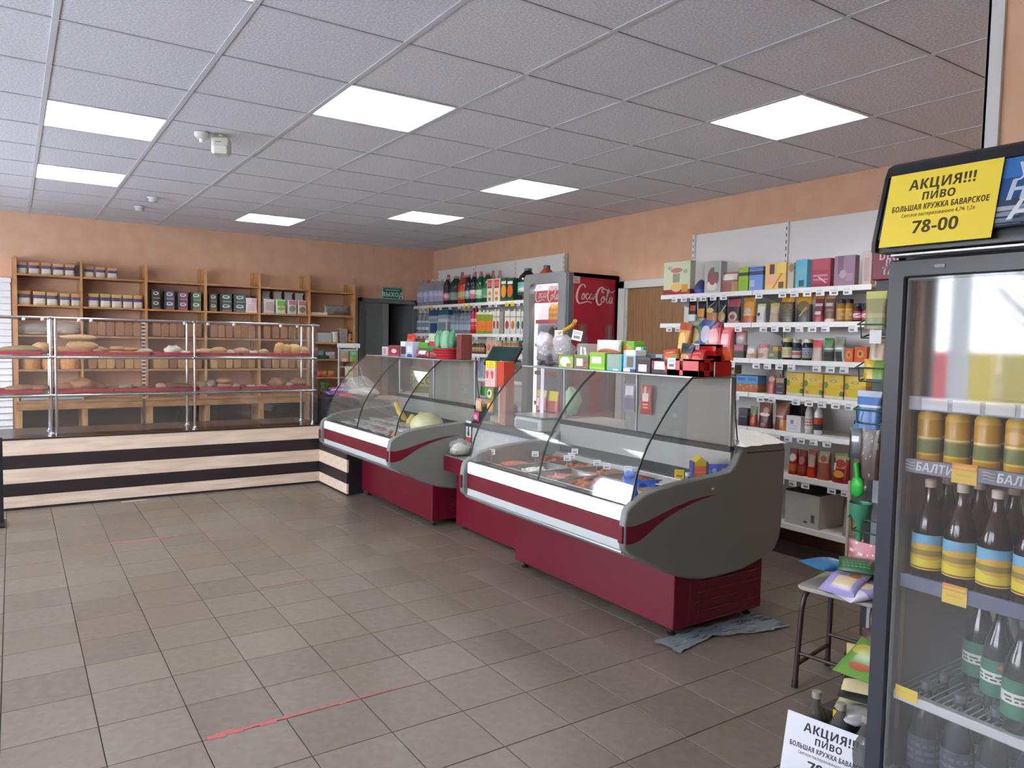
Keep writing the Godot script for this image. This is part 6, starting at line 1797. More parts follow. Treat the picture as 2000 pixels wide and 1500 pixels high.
func rack_rows() -> Array:
	return [
		["carton", "gift_box", 4.505, 1.862, -4.298, -90, 0.292, 0.268, 0.06, "c2c8a8|r 0 84 100 100 8e2a34|e 50 26 22 7 b06a6a|r 36 36 62 62 8f8a70|e 50 76 20 14 d6b26a|r 70 70 92 92 c8862c|e 24 18 8 6 9aa888|e 82 30 8 6 8fae84", "large pale green gift box, leftmost on the coffee rack top shelf", "box", ""],
		["egg", "blue_egg_pack", 4.531, 1.862, -4.083, -90, 0.111, 0.116, 0.111, "2c2a62|r 0 70 100 100 3a4c98", "dark blue egg-shaped pack between the gift box and clear box", "pack", ""],
		["carton", "clear_cake_box", 4.51, 1.862, -3.924, -90, 0.162, 0.24, 0.07, "a9aaa4|e 54 50 34 32 6a4a40|e 46 76 30 16 d2c8bc|r 60 8 92 34 8fae9c|e 50 58 20 16 8c4048", "clear windowed box with brown contents on the top rack shelf", "box", ""],
		["pouch", "brown_cookie_bag", 4.505, 1.862, -3.774, -90, 0.174, 0.152, 0.06, "8a5c50|r 10 10 90 40 c4c0b4|d 10 36 90 80 a83c3c|r 70 50 100 100 a8875a", "low brown and red cookie bag before the clear windowed box", "bag", ""],
		["carton", "green_box", 4.505, 1.862, -3.634, -90, 0.088, 0.176, 0.06, "8fb41e|r 0 22 100 36 2c3a34|r 20 50 80 90 86ab1c", "lime green box with black band on the top rack shelf", "box", ""],
		["carton", "blue_box", 4.505, 1.862, -3.521, -90, 0.121, 0.172, 0.06, "6c8fce|r 0 0 100 12 5070b4|r 0 18 100 34 2a3a60|r 8 56 40 84 a8b4c4", "cornflower blue box with dark band on the top rack shelf", "box", ""],
		["carton", "yellow_gift_box", 4.51, 1.862, -3.356, -90, 0.175, 0.189, 0.07, "dfb96a|d 96 20 40 96 b8822c|r 22 6 46 42 5c3444|r 60 0 100 40 e2c868|r 14 46 50 80 e0aa90|r 66 72 90 96 6a4a30", "yellow gift box with diagonal gold ribbon, top rack shelf", "box", ""],
		["carton", "grey_box", 4.5, 1.862, -3.232, -90, 0.049, 0.18, 0.05, "b3ada0|e 60 20 40 16 8a7454", "narrow grey box between yellow and cyan boxes on top shelf", "box", ""],
		["carton", "cyan_box", 4.505, 1.862, -3.15, -90, 0.092, 0.195, 0.06, "62b0c4|r 0 0 100 24 5aa8c8|d 90 30 10 56 c8a040|r 34 72 78 94 24485c", "cyan box with gold wave and dark label, top rack shelf", "box", ""],
		["carton", "crimson_box", 4.5, 1.862, -3.001, -90, 0.144, 0.19, 0.05, "94344c|r 10 0 90 40 a84458|l 12 56 88 2 14 c8929c|d 40 64 90 92 d8b8c0|r 0 86 100 100 7c2438", "wide crimson chocolate box on the top rack shelf", "box", ""],
		["carton", "mauve_box", 4.5, 1.862, -2.831, -90, 0.147, 0.196, 0.05, "8a7086|r 18 0 46 60 6c5468|e 44 60 16 14 a890a4|r 60 60 90 84 9c80a0", "wide mauve chocolate box, rightmost coloured box on top shelf", "box", ""],
		["carton", "clear_pink_box", 4.5, 1.862, -2.679, -90, 0.061, 0.212, 0.05, "b9aaa6|r 20 20 80 90 a89490", "tall pale clear box at the right end of the top shelf", "box", ""],
		["pouch", "coffee_pouch", 4.5, 1.63, -4.135, -90, 0.086, 0.177, 0.05, "241e24|r 30 20 90 44 b05048|r 0 60 100 100 c9cacc", "slim black coffee pouch with white foot, leftmost on second shelf", "coffee pouch", "coffee packs on the rack second shelf"],
		["pouch", "coffee_pouch", 4.5, 1.63, -4.039, -90, 0.084, 0.174, 0.05, "2a2226|r 20 34 90 72 b47a34|r 0 76 100 100 8f8a80", "slim black coffee pouch with orange label, second shelf", "coffee pouch", "coffee packs on the rack second shelf"],
		["pouch", "coffee_pouch", 4.5, 1.63, -3.932, -90, 0.112, 0.202, 0.05, "24222a|d 70 20 20 40 c0c0c4|e 40 50 30 10 c8b070|r 0 60 100 100 9c6c48", "black coffee pouch with tan foot and white flash", "coffee pouch", "coffee packs on the rack second shelf"],
		["pouch", "coffee_pouch", 4.5, 1.63, -3.831, -90, 0.079, 0.183, 0.05, "20263a|d 90 26 40 60 d0c098|e 50 72 44 20 a08450", "navy-black coffee pouch with gold lower half, second shelf", "coffee pouch", "coffee packs on the rack second shelf"],
		["pouch", "coffee_pouch", 4.5, 1.63, -3.723, -90, 0.119, 0.19, 0.05, "2e2426|r 0 6 100 36 a04a58|e 50 74 34 20 b09088|e 50 76 20 10 6a3a34|r 0 90 100 100 9c6460", "black coffee pouch with red top and pale cup picture", "coffee pouch", "coffee packs on the rack second shelf"],
		["pouch", "coffee_pouch", 4.5, 1.63, -3.584, -90, 0.11, 0.185, 0.05, "c2862c|r 0 74 100 100 a8502c|e 46 52 24 13 b0a8a8|r 16 66 76 70 d8b890", "plain orange coffee pouch on the rack second shelf", "coffee pouch", "coffee packs on the rack second shelf"],
		["pouch", "coffee_pouch", 4.5, 1.63, -3.477, -90, 0.075, 0.137, 0.05, "c6c8c8|r 0 0 100 16 b9bc7a|e 34 56 18 10 30384a|l 20 70 80 2 10 9098a0", "white coffee pouch with green top, second shelf", "coffee pouch", "coffee packs on the rack second shelf"],
		["pouch", "coffee_pouch", 4.5, 1.63, -3.364, -90, 0.081, 0.138, 0.05, "b0a08a|r 0 0 100 18 a8a84c|r 0 50 100 100 a08c7c", "beige coffee pouch with green top, second shelf", "coffee pouch", "coffee packs on the rack second shelf"],
		["pouch", "coffee_pouch", 4.5, 1.63, -3.257, -90, 0.112, 0.202, 0.05, "3a3426|r 0 0 100 30 c49a2c|e 50 46 40 14 6a5c3c|d 80 6 60 30 e0b848|l 10 60 90 4 10 5c5440", "tall black and gold coffee pouch, left of the pair", "coffee pouch", "coffee packs on the rack second shelf"],
		["pouch", "coffee_pouch", 4.5, 1.63, -3.127, -90, 0.123, 0.203, 0.05, "38332a|r 0 0 100 40 cfa02e|e 50 46 38 18 6a5830|d 70 50 30 80 b0a070|r 0 80 100 100 28302e", "tall black and gold coffee pouch, right of the pair", "coffee pouch", "coffee packs on the rack second shelf"],
		["pouch", "coffee_pouch", 4.5, 1.63, -3.012, -90, 0.069, 0.178, 0.05, "7c2434|r 0 0 100 14 b07840|r 0 30 90 40 a8a8b0|r 10 48 90 56 40485c|r 0 60 80 72 c8b8b0|r 0 80 100 100 9c3048", "red and silver striped coffee pouch, second shelf", "coffee pouch", "coffee packs on the rack second shelf"],
		["pouch", "coffee_pouch", 4.5, 1.63, -2.932, -90, 0.074, 0.175, 0.05, "6a4c44|r 0 0 100 12 b89878|r 10 28 80 40 b0b0b4|r 10 52 90 60 8a7070|r 0 88 100 100 d0b8a8", "brown and silver striped coffee pouch, second shelf", "coffee pouch", "coffee packs on the rack second shelf"],
		["jar", "coffee_jar", 4.504, 1.63, -2.858, -90, 0.058, 0.149, 0.058, "8a6a30 23242c;b58a3a|r 0 0 100 12 d0a040|r 20 30 80 80 a8885a|r 34 40 70 66 c8a878", "gold-banded coffee jar, left of the pair on second shelf", "jar", "coffee packs on the rack second shelf"],
		["jar", "coffee_jar", 4.502, 1.63, -2.799, -90, 0.053, 0.147, 0.053, "8a6a30 23242c;b58a3a|r 0 0 100 12 d0a040|r 20 30 80 80 a8885a|r 34 40 70 66 c8a878", "gold-banded coffee jar, right of the pair on second shelf", "jar", "coffee packs on the rack second shelf"],
		["jar", "coffee_jar", 4.501, 1.63, -2.742, -90, 0.052, 0.119, 0.052, "2a1c1c 23242c;a02c3c|e 40 50 34 26 d8c0c0|d 60 30 20 60 3a2a30", "red-labelled coffee jar, left of the pair at second shelf end", "jar", "coffee packs on the rack second shelf"],
		["jar", "coffee_jar", 4.502, 1.63, -2.682, -90, 0.055, 0.117, 0.055, "2a1c1c 23242c;a02c3c|e 40 50 34 26 d8c0c0|d 60 30 20 60 3a2a30", "red-labelled coffee jar, rightmost on the second shelf", "jar", "coffee packs on the rack second shelf"],
		["carton", "striped_pack", 4.5, 1.372, -3.749, -90, 0.082, 0.196, 0.049, "6c6a74|l 4 10 90 6 14 c9cad4|r 10 56 80 76 b0606c|r 0 84 100 100 4a3a40", "stack-printed grey and pink box left on the third shelf", "box", "sweets and tea on the rack third shelf"],
		["flat", "clear_pink_pack", 4.5, 1.462, -3.646, -90, 0.098, 0.11, 0.05, "a89aa0|r 10 0 90 30 d0808c|e 50 60 30 24 c8c0c0", "clear pack with pink label, upper one on third shelf", "pack", "sweets and tea on the rack third shelf"],
		["carton", "pink_low_pack", 4.502, 1.372, -3.651, -90, 0.089, 0.098, 0.053, "7c6a74|r 10 10 90 40 c06c7c|r 0 50 100 100 4c4440", "low dark and pink box under the clear pink pack", "box", "sweets and tea on the rack third shelf"],
		["pouch", "white_sweet_bag", 4.504, 1.372, -3.549, -90, 0.096, 0.088, 0.057, "a8a89c|e 46 40 34 22 d2d2c8|r 0 0 100 16 8a8498|e 70 76 24 16 b0785a", "white crumpled bag of sweets on the third shelf", "bag", "sweets and tea on the rack third shelf"],
		["pouch", "red_white_bag", 4.504, 1.372, -3.444, -90, 0.097, 0.101, 0.058, "bdb0a4|r 0 0 100 26 a83c54|d 80 20 30 60 d8d0c0|e 40 76 30 16 a87068", "red-topped white bag of sweets on the third shelf", "bag", "sweets and tea on the rack third shelf"],
		["carton", "small_tea_box", 4.498, 1.372, -3.348, -90, 0.077, 0.095, 0.046, "77705c|r 50 10 100 40 c0a23c|r 10 60 60 80 a8a494|r 0 84 100 100 6c7a4c", "small grey-green box with yellow patch on third shelf", "box", "sweets and tea on the rack third shelf"],
		["jar", "coffee_jar", 4.512, 1.372, -3.257, -90, 0.075, 0.15, 0.075, "20241c d2cc90;c8c29a|l 10 30 90 3 18 9a946c", "dark jar with cream lid and cream label, third shelf", "jar", "sweets and tea on the rack third shelf"],
		["jar", "coffee_jar", 4.507, 1.372, -3.179, -90, 0.065, 0.144, 0.065, "232634 aeb0a8;b9b4b0|r 0 44 100 72 b8604c|r 0 0 100 30 3a4258", "jar with grey lid and orange-red label, third shelf", "jar", "sweets and tea on the rack third shelf"],
		["jar", "coffee_jar", 4.512, 1.372, -3.097, -90, 0.075, 0.145, 0.075, "262a38 c9c6a4;8f98a8|l 10 20 90 3 20 5a6478|r 0 80 100 100 7a8454", "jar with pale lid and grey-blue label, third shelf", "jar", "sweets and tea on the rack third shelf"],
		["pouch", "red_top_pack", 4.495, 1.372, -3.01, -90, 0.077, 0.149, 0.04, "b5a098|r 0 8 100 40 c24650|r 0 0 100 8 cfcfc8", "clear pack with red top in the middle of third shelf", "pack", "sweets and tea on the rack third shelf"],
		["flat", "green_silver_pack", 4.495, 1.372, -2.925, -90, 0.071, 0.153, 0.04, "5c7464|r 10 6 90 34 4f8a48|r 0 44 100 50 c2c8c4|r 0 60 100 100 39443f", "green and silver pack, left of the pair on third shelf", "pack", "sweets and tea on the rack third shelf"],
		["flat", "green_silver_pack", 4.495, 1.372, -2.848, -90, 0.076, 0.161, 0.04, "8a9088|r 20 10 80 34 7a7c60|r 0 44 100 50 d2d6d2|r 20 60 100 100 3c4742|r 82 40 100 100 c4c4cc", "grey and green silver pack, right of the pair on third shelf", "pack", "sweets and tea on the rack third shelf"],
		["carton", "orange_tea_box", 4.492, 1.372, -2.772, -90, 0.057, 0.089, 0.034, "c25a24|e 50 48 34 30 d08a30|e 50 48 16 14 8a4a2c", "small orange tea box with round mark, left of two", "box", "sweets and tea on the rack third shelf"],
		["carton", "orange_tea_box", 4.501, 1.372, -2.694, -90, 0.086, 0.1, 0.052, "c4562a|e 48 46 26 26 d89030|e 48 44 12 13 4a4030", "wider orange tea box with round mark, third shelf right end", "box", "sweets and tea on the rack third shelf"],
		["carton", "flat_pack", 4.515, 1.125, -3.749, -90, 0.15, 0.046, 0.08, "cfc9c4|r 20 20 90 60 b06070|e 60 40 20 20 3a3a44", "white and red flat pack, bottom of the stack of three", "pack", "packs on the rack fourth shelf"],
		["carton", "flat_pack", 4.515, 1.187, -3.752, -90, 0.15, 0.057, 0.08, "4c5854|l 6 20 94 3 26 8a9490", "dark flat pack, middle of the stack of three", "pack", "packs on the rack fourth shelf"],
		["carton", "flat_pack", 4.515, 1.251, -3.755, -90, 0.15, 0.063, 0.08, "a3b084|r 30 10 70 60 c8ccb8|e 60 70 24 20 a8866a|r 80 20 94 60 2c3c30", "green and white flat pack, top of the stack of three", "pack", "packs on the rack fourth shelf"],
		["carton", "blue_orange_box", 4.525, 1.125, -3.567, -90, 0.197, 0.121, 0.1, "5a94c8|r 0 0 100 4 2a5484|r 8 14 46 34 3a6cb0|r 54 12 92 32 4474b4|r 0 52 100 100 a8683c|m 0 56 100 96 c07c50", "wide blue box with orange lower half on fourth shelf", "box", "packs on the rack fourth shelf"],
		["pouch", "pink_red_pack", 4.495, 1.125, -3.361, -90, 0.065, 0.131, 0.04, "a04c44|e 50 20 40 14 c0a89c|r 0 50 100 100 b0504c", "slim pinkish red pack left of the dark pack, fourth shelf", "pack", "packs on the rack fourth shelf"],
		["carton", "dark_tea_pack", 4.5, 1.125, -3.282, -90, 0.076, 0.117, 0.05, "3f3c40|r 10 0 90 30 a88a74|r 20 50 80 54 8c8c90|r 20 86 80 90 b0b0b0", "dark grey tea pack left of the yellow boxes", "pack", "packs on the rack fourth shelf"],
		["carton", "yellow_tea_box", 4.515, 1.125, -3.164, -90, 0.129, 0.159, 0.08, "d9ba32|r 0 0 100 40 dcc052|e 50 27 17 5 8a6a2a|e 50 27 13 3 d8c8a0|r 20 52 80 86 c9b41c|e 10 44 12 14 6a8a3c|r 84 40 100 60 c89a5c|e 92 78 10 12 5a7a4a|r 0 88 100 100 cdc8b4|d 4 60 14 86 c8846c", "yellow tea box with green leaves, first from left of four", "tea box", "yellow tea boxes"],
		["carton", "yellow_tea_box", 4.515, 1.125, -3.021, -90, 0.139, 0.162, 0.08, "d9ba32|r 0 0 100 40 dcc052|e 50 27 17 5 8a6a2a|e 50 27 13 3 d8c8a0|r 20 52 80 86 c9b41c|e 10 44 12 14 6a8a3c|r 84 40 100 60 c89a5c|e 92 78 10 12 5a7a4a|r 0 88 100 100 cdc8b4|d 4 60 14 86 c8846c|e 20 80 10 6 b07a50", "yellow tea box with green leaves, second from left of four", "tea box", "yellow tea boxes"],
		["carton", "yellow_tea_box", 4.515, 1.125, -2.871, -90, 0.139, 0.159, 0.08, "d9ba32|r 0 0 100 40 dcc052|e 50 27 17 5 8a6a2a|e 50 27 13 3 d8c8a0|r 20 52 80 86 c9b41c|e 10 44 12 14 6a8a3c|r 84 40 100 60 c89a5c|e 92 78 10 12 5a7a4a|r 0 88 100 100 cdc8b4|d 4 60 14 86 c8846c|r 0 40 6 100 b8963a", "yellow tea box with green leaves, third from left of four", "tea box", "yellow tea boxes"],
		["carton", "yellow_tea_box", 4.515, 1.125, -2.72, -90, 0.146, 0.157, 0.08, "d9ba32|r 0 0 100 40 dcc052|e 50 27 17 5 8a6a2a|e 50 27 13 3 d8c8a0|r 20 52 80 86 c9b41c|e 10 44 12 14 6a8a3c|r 84 40 100 60 c89a5c|e 92 78 10 12 5a7a4a|r 0 88 100 100 cdc8b4|d 4 60 14 86 c8846c|e 24 16 10 6 e0cc70", "yellow tea box with green leaves, fourth from left of four", "tea box", "yellow tea boxes"],
		["carton", "navy_box", 4.5, 0.873, -3.589, -90, 0.083, 0.129, 0.05, "23263a|r 0 0 100 40 4c4c48|r 10 44 90 52 6a6c80", "navy box with grey top at the left of fifth shelf", "box", "packs on the rack fifth shelf"],
		["pouch", "red_green_pack", 4.495, 0.873, -3.506, -90, 0.063, 0.151, 0.04, "9c3a2c|r 0 0 100 40 6f8a6a|e 50 70 34 16 c06040", "slim red and green pack beside the navy box", "pack", "packs on the rack fifth shelf"],
		["pouch", "maroon_pouch", 4.505, 0.873, -3.409, -90, 0.114, 0.185, 0.06, "4a2228|r 0 0 100 40 8a5048|e 50 46 40 7 d8c8bc|e 60 30 20 12 c08878|e 46 86 20 8 8a7068", "maroon cocoa pouch with white oval, fifth shelf", "pouch", "packs on the rack fifth shelf"],
		["pouch", "maroon_orange_pouch", 4.505, 0.873, -3.272, -90, 0.109, 0.189, 0.06, "6a2c28|r 0 0 100 44 8f4a40|r 0 46 70 52 c8a890|r 50 60 100 100 b8782c", "maroon pouch with orange corner, fifth shelf", "pouch", "packs on the rack fifth shelf"],
		["carton", "dark_box", 4.616, 0.873, -3.224, -90, 0.103, 0.186, 0.062, "2e1c26", "plain dark box standing behind the white cup box", "box", "packs on the rack fifth shelf"],
		["carton", "white_cup_box", 4.505, 0.873, -3.16, -90, 0.117, 0.113, 0.06, "cfcad2|r 30 26 50 50 7a7490|d 20 56 84 64 3c4464|l 20 76 80 1 10 a8a4b0", "white box printed with a dark cup, fifth shelf", "box", "packs on the rack fifth shelf"],
		["bottle", "white_sauce_bottle", 4.502, 0.873, -3.056, -90, 0.055, 0.214, 0.055, "c9c6c8 d8d8d8;d0ccce|l 10 20 90 3 22 b84a4c", "white bottle with red print, left of two on fifth shelf", "bottle", "packs on the rack fifth shelf"],
		["bottle", "white_sauce_bottle", 4.504, 0.873, -2.988, -90, 0.057, 0.209, 0.057, "d6d8da d9dada;b03a30|r 0 52 100 100 30343a", "white bottle with red and black label, fifth shelf", "bottle", "packs on the rack fifth shelf"],
		["jar", "teal_cup", 4.508, 0.873, -2.701, -90, 0.066, 0.124, 0.066, "86a8aa 23252a;8fb0b0", "pale teal cup with dark top at fifth shelf right", "cup", "packs on the rack fifth shelf"],
		["pouch", "red_pouch", 4.51, 0.578, -3.165, -90, 0.065, 0.179, 0.07, "9c1c24|e 50 34 40 15 cfd6d0|r 0 60 100 86 a8622c", "red pouch with white disc, leftmost on sixth shelf", "pouch", "red packs on the rack sixth shelf"],
		["pouch", "red_pouch", 4.51, 0.578, -3.093, -90, 0.064, 0.178, 0.07, "8a1a24|e 50 40 34 16 a07070|r 0 62 100 86 8a4428", "dark red pouch with faded disc, second on sixth shelf", "pouch", "red packs on the rack sixth shelf"],
		["pouch", "red_pouch", 4.51, 0.578, -3.018, -90, 0.062, 0.185, 0.07, "a82c2c|r 10 16 90 60 b89c90|r 0 70 100 100 b8341c", "red and pale pouch, third from left on sixth shelf", "pouch", "red packs on the rack sixth shelf"],
		["pouch", "red_pouch", 4.51, 0.578, -2.931, -90, 0.094, 0.19, 0.07, "9c4a38|r 10 0 90 40 b4b088|e 50 26 24 12 9c4c3c|e 46 70 44 20 8a5a44", "cream-topped red pouch, fourth from left on sixth shelf", "pouch", "red packs on the rack sixth shelf"],
		["pouch", "red_pouch", 4.51, 0.578, -2.806, -90, 0.119, 0.193, 0.07, "8f2a22|r 0 0 100 20 8ca03a|r 20 10 80 50 b9b084|e 50 34 30 14 a03a2c|r 14 34 26 60 d8dce0|e 46 70 32 12 c8963c|r 0 86 100 100 7a1c1c", "large pouch with green top and white flash, sixth shelf", "pouch", "red packs on the rack sixth shelf"],
		["pouch", "red_pouch", 4.51, 0.578, -2.693, -90, 0.069, 0.209, 0.07, "8a7a5c|e 50 40 34 16 a07068|d 20 60 90 80 b84a44|r 20 80 90 100 c08a78", "cream and red pouch at the right end of sixth shelf", "pouch", "red packs on the rack sixth shelf"],
		["carton", "white_carton", 4.61, 0.235, -3.063, -90, 0.264, 0.24, 0.28, "b9bbb6|r 0 0 100 5 1c1c1c|e 62 84 6 3 4a4c4a|r 78 62 88 84 6c6e6c", "open white cardboard box on the lowest rack shelf", "box", ""],
		["pouch", "clear_goods_bag", 4.525, 0.235, -2.712, -90, 0.14, 0.219, 0.1, "8f8e80|m 0 0 100 100 9c9c92|e 60 70 30 20 a8a282", "crumpled clear bag on the lowest shelf by the front stick", "bag", ""],
		["bottle", "water_bottle", 4.543, 1.892, -8.945, -90, 0.136, 0.349, 0.136, "a3a8b4 9aa0b8 0.45;9c9cb8|r 0 20 100 50 b4b4cc|r 0 76 100 84 8a8ab0", "large clear water bottle, first from left on top drinks shelf", "bottle", "large clear water bottles on the drinks rack"],
		["bottle", "water_bottle", 4.548, 1.892, -8.775, -90, 0.146, 0.339, 0.146, "a3a8b4 b03a48 0.45;9c9cb8|r 0 20 100 50 b4b4cc|r 0 76 100 84 8a8ab0", "large clear water bottle, second from left on top drinks shelf", "bottle", "large clear water bottles on the drinks rack"],
		["bottle", "water_bottle", 4.539, 1.892, -8.623, -90, 0.128, 0.344, 0.128, "a3a8b4 d8dade 0.45;9c9cb8|r 0 20 100 50 b4b4cc|r 0 76 100 84 8a8ab0", "large clear water bottle, third from left on top drinks shelf", "bottle", "large clear water bottles on the drinks rack"],
		["bottle", "water_bottle", 4.538, 1.892, -8.482, -90, 0.125, 0.336, 0.125, "a3a8b4 d8dade 0.45;9c9cb8|r 0 20 100 50 b4b4cc|r 0 76 100 84 8a8ab0", "large clear water bottle, fourth from left on top drinks shelf", "bottle", "large clear water bottles on the drinks rack"],
		["bottle", "water_bottle", 4.529, 1.892, -8.352, -90, 0.109, 0.335, 0.109, "a3a8b4 c8ccd8 0.45;9c9cb8|r 0 20 100 50 b4b4cc|r 0 76 100 84 8a8ab0", "large clear water bottle, fifth from left on top drinks shelf", "bottle", "large clear water bottles on the drinks rack"],
		["bottle", "soda_bottle", 4.528, 1.892, -8.218, -90, 0.106, 0.346, 0.106, "2c1c20 b87a80;c04454|r 0 0 100 30 24282c|e 50 60 40 20 d8b8bc", "dark cola bottle with red label, left of two", "bottle", "dark soda bottles on the drinks rack"],
		["bottle", "soda_bottle", 4.559, 1.892, -8.055, -90, 0.168, 0.349, 0.168, "1c2a28 b87a80;7a8a84|r 0 0 100 34 1e2a2a|r 60 0 100 100 1f5a52", "dark bottle with teal and grey label, top drinks shelf", "bottle", "dark soda bottles on the drinks rack"],
		["bottle", "soda_bottle", 4.562, 1.892, -7.846, -90, 0.174, 0.349, 0.174, "a83a22 b8686a;b0602c|r 0 0 100 24 b03824|e 50 60 40 26 b0a06a|e 60 80 30 14 7a9a4a", "orange-red soda bottle on the top drinks shelf", "bottle", "dark soda bottles on the drinks rack"],
		["bottle", "soda_bottle", 4.523, 1.892, -7.687, -90, 0.096, 0.345, 0.096, "1f2430 b07c84;7c8c90|r 0 0 100 30 1e2432|e 50 56 40 24 a8b8b4", "dark bottle with grey-white label, top drinks shelf", "bottle", "dark soda bottles on the drinks rack"],
		["bottle", "soda_bottle", 4.528, 1.892, -7.574, -90, 0.106, 0.344, 0.106, "202636 b07c84;c07078|r 0 0 100 26 20283a|e 50 44 40 18 e0c8c8", "navy bottle with pink and white label, top drinks shelf", "bottle", "dark soda bottles on the drinks rack"],
		["bottle", "soda_bottle", 4.538, 1.892, -7.435, -90, 0.126, 0.335, 0.126, "0e4a2a b07078;8ab494|r 0 0 100 26 0f5030|e 50 50 36 24 c0d8c4", "green soda bottle with pale label, left of two", "bottle", "dark soda bottles on the drinks rack"],
		["bottle", "soda_bottle", 4.542, 1.892, -7.293, -90, 0.134, 0.344, 0.134, "0e4a2a b07078;6f9c7c|r 0 0 100 26 0f5030|e 50 50 40 30 4a8a5c", "green soda bottle with green label, right of two", "bottle", "dark soda bottles on the drinks rack"],
		["carton", "white_red_carton", 4.511, 1.892, -7.143, -90, 0.119, 0.26, 0.072, "d9cfb4|r 10 4 90 18 c04452|r 10 20 90 30 c85060|r 14 32 86 40 7c3040|e 50 62 26 8 cf8a4a|e 50 86 24 8 a0683a", "tall cream carton with red stripes, left of two on top drinks shelf", "carton", "cream cartons"],
		["carton", "white_red_carton", 4.513, 1.892, -6.999, -90, 0.127, 0.257, 0.076, "d9cfb4|r 10 4 90 18 c04452|r 10 20 90 30 c85060|r 14 32 86 40 7c3040|e 50 62 26 8 cf8a4a|e 50 86 24 8 a0683a", "tall cream carton with red stripes, right of two on top drinks shelf", "carton", "cream cartons"],
		["carton", "green_juice_carton", 4.509, 1.892, -6.859, -90, 0.113, 0.255, 0.068, "17482e|r 10 14 90 26 cfdad0|e 50 56 44 27 d8922c|r 0 90 100 96 2a6a48", "dark green juice carton with yellow fruit on top drinks shelf", "carton", "green juice cartons"],
		["carton", "green_juice_carton", 4.511, 1.892, -6.732, -90, 0.12, 0.247, 0.072, "17482e|r 10 14 90 26 cfdad0|e 50 56 44 27 cf5c30|r 0 90 100 96 2a6a48", "dark green juice carton with red fruit on top drinks shelf", "carton", "green juice cartons"],
		["bottle", "large_dark_bottle", 4.581, 1.892, -6.549, -90, 0.212, 0.345, 0.212, "241a20 5c6a6c;2c3a3c|r 10 0 90 30 5aa8a8|r 10 30 90 76 94b0a0|e 50 54 30 14 d8e0d0", "largest dark bottle with teal label, right on top drinks shelf", "bottle", "dark soda bottles on the drinks rack"],
		["bottle", "orange_bottle", 4.564, 1.892, -6.189, -90, 0.178, 0.351, 0.178, "b8502c 2c6a8a;b86a3c", "orange bottle with blue cap peeking over the drinks fridge", "bottle", ""],
		["bottle", "soda_bottle", 4.642, 1.892, -8.404, -90, 0.095, 0.398, 0.095, "a88a8c b8686e 0.5;a88a8c|r 0 30 100 60 b4a0a0", "pale soda bottle with red cap in the rear row, first from left", "bottle", "rear row soda bottles"],
		["bottle", "soda_bottle", 4.64, 1.892, -8.05, -90, 0.089, 0.407, 0.089, "a88a8c b8686e 0.5;a88a8c|r 0 30 100 60 b4a0a0", "pale soda bottle with red cap in the rear row, second from left", "bottle", "rear row soda bottles"],
		["bottle", "soda_bottle", 4.643, 1.892, -7.747, -90, 0.096, 0.387, 0.096, "a88a8c b8686e 0.5;a88a8c|r 0 30 100 60 b4a0a0", "pale soda bottle with red cap in the rear row, third from left", "bottle", "rear row soda bottles"],
		["bottle", "soda_bottle", 4.642, 1.892, -7.605, -90, 0.094, 0.384, 0.094, "a88a8c b8686e 0.5;a88a8c|r 0 30 100 60 b4a0a0", "pale soda bottle with red cap in the rear row, fourth from left", "bottle", "rear row soda bottles"],
		["bottle", "soda_bottle", 4.64, 1.892, -7.342, -90, 0.089, 0.379, 0.089, "a88a8c b8686e 0.5;a88a8c|r 0 30 100 60 b4a0a0", "pale soda bottle with red cap in the rear row, fifth from left", "bottle", "rear row soda bottles"],
		["bottle", "soda_bottle", 4.638, 1.892, -7.188, -90, 0.087, 0.369, 0.087, "a88a8c b8686e 0.5;a88a8c|r 0 30 100 60 b4a0a0", "pale soda bottle with red cap in the rear row, sixth from left", "bottle", "rear row soda bottles"],
		["bottle", "small_water_bottle", 4.535, 1.535, -8.942, -90, 0.121, 0.3, 0.121, "9aa4ac c8d0d4 0.5;a8b4bc|r 0 20 100 70 6a8090", "small clear water bottle, first of three at the middle shelf far left", "bottle", "small bottles on the drinks rack middle shelf"],
		["bottle", "small_water_bottle", 4.534, 1.535, -8.822, -90, 0.118, 0.297, 0.118, "9aa4ac c8d0d4 0.5;a8b4bc|r 0 20 100 70 6a8090", "small clear water bottle, second of three at the middle shelf far left", "bottle", "small bottles on the drinks rack middle shelf"],
		["bottle", "small_water_bottle", 4.533, 1.535, -8.705, -90, 0.116, 0.295, 0.116, "9aa4ac c8d0d4 0.5;a8b4bc|r 0 20 100 70 6a8090", "small clear water bottle, third of three at the middle shelf far left", "bottle", "small bottles on the drinks rack middle shelf"],
		["carton", "water_pack", 4.52, 1.535, -8.493, -90, 0.251, 0.297, 0.09, "8a949c|r 0 0 100 24 2c4474|l 6 30 94 1 10 c0c8cc|r 20 56 96 96 2a4a74|r 0 50 100 54 a8b8bc", "film-wrapped pack of blue water bottles, left one on middle shelf", "pack", "small bottles on the drinks rack middle shelf"],
		["carton", "water_pack", 4.52, 1.535, -8.233, -90, 0.24, 0.291, 0.09, "8f9aa0|r 0 0 100 20 2a5a70|r 0 38 100 50 c8c8d0|r 84 50 96 100 c0d0d4|r 0 54 80 100 6f8a8e", "film-wrapped pack of blue water bottles, right one on middle shelf", "pack", "small bottles on the drinks rack middle shelf"],
		["bottle", "small_water_bottle", 4.526, 1.535, -8.023, -90, 0.103, 0.28, 0.103, "8c98a8 24346c 0.5;8fa0ac|r 0 10 100 40 6a7890", "small water bottle with navy cap, first of five on middle shelf", "bottle", "small bottles on the drinks rack middle shelf"],
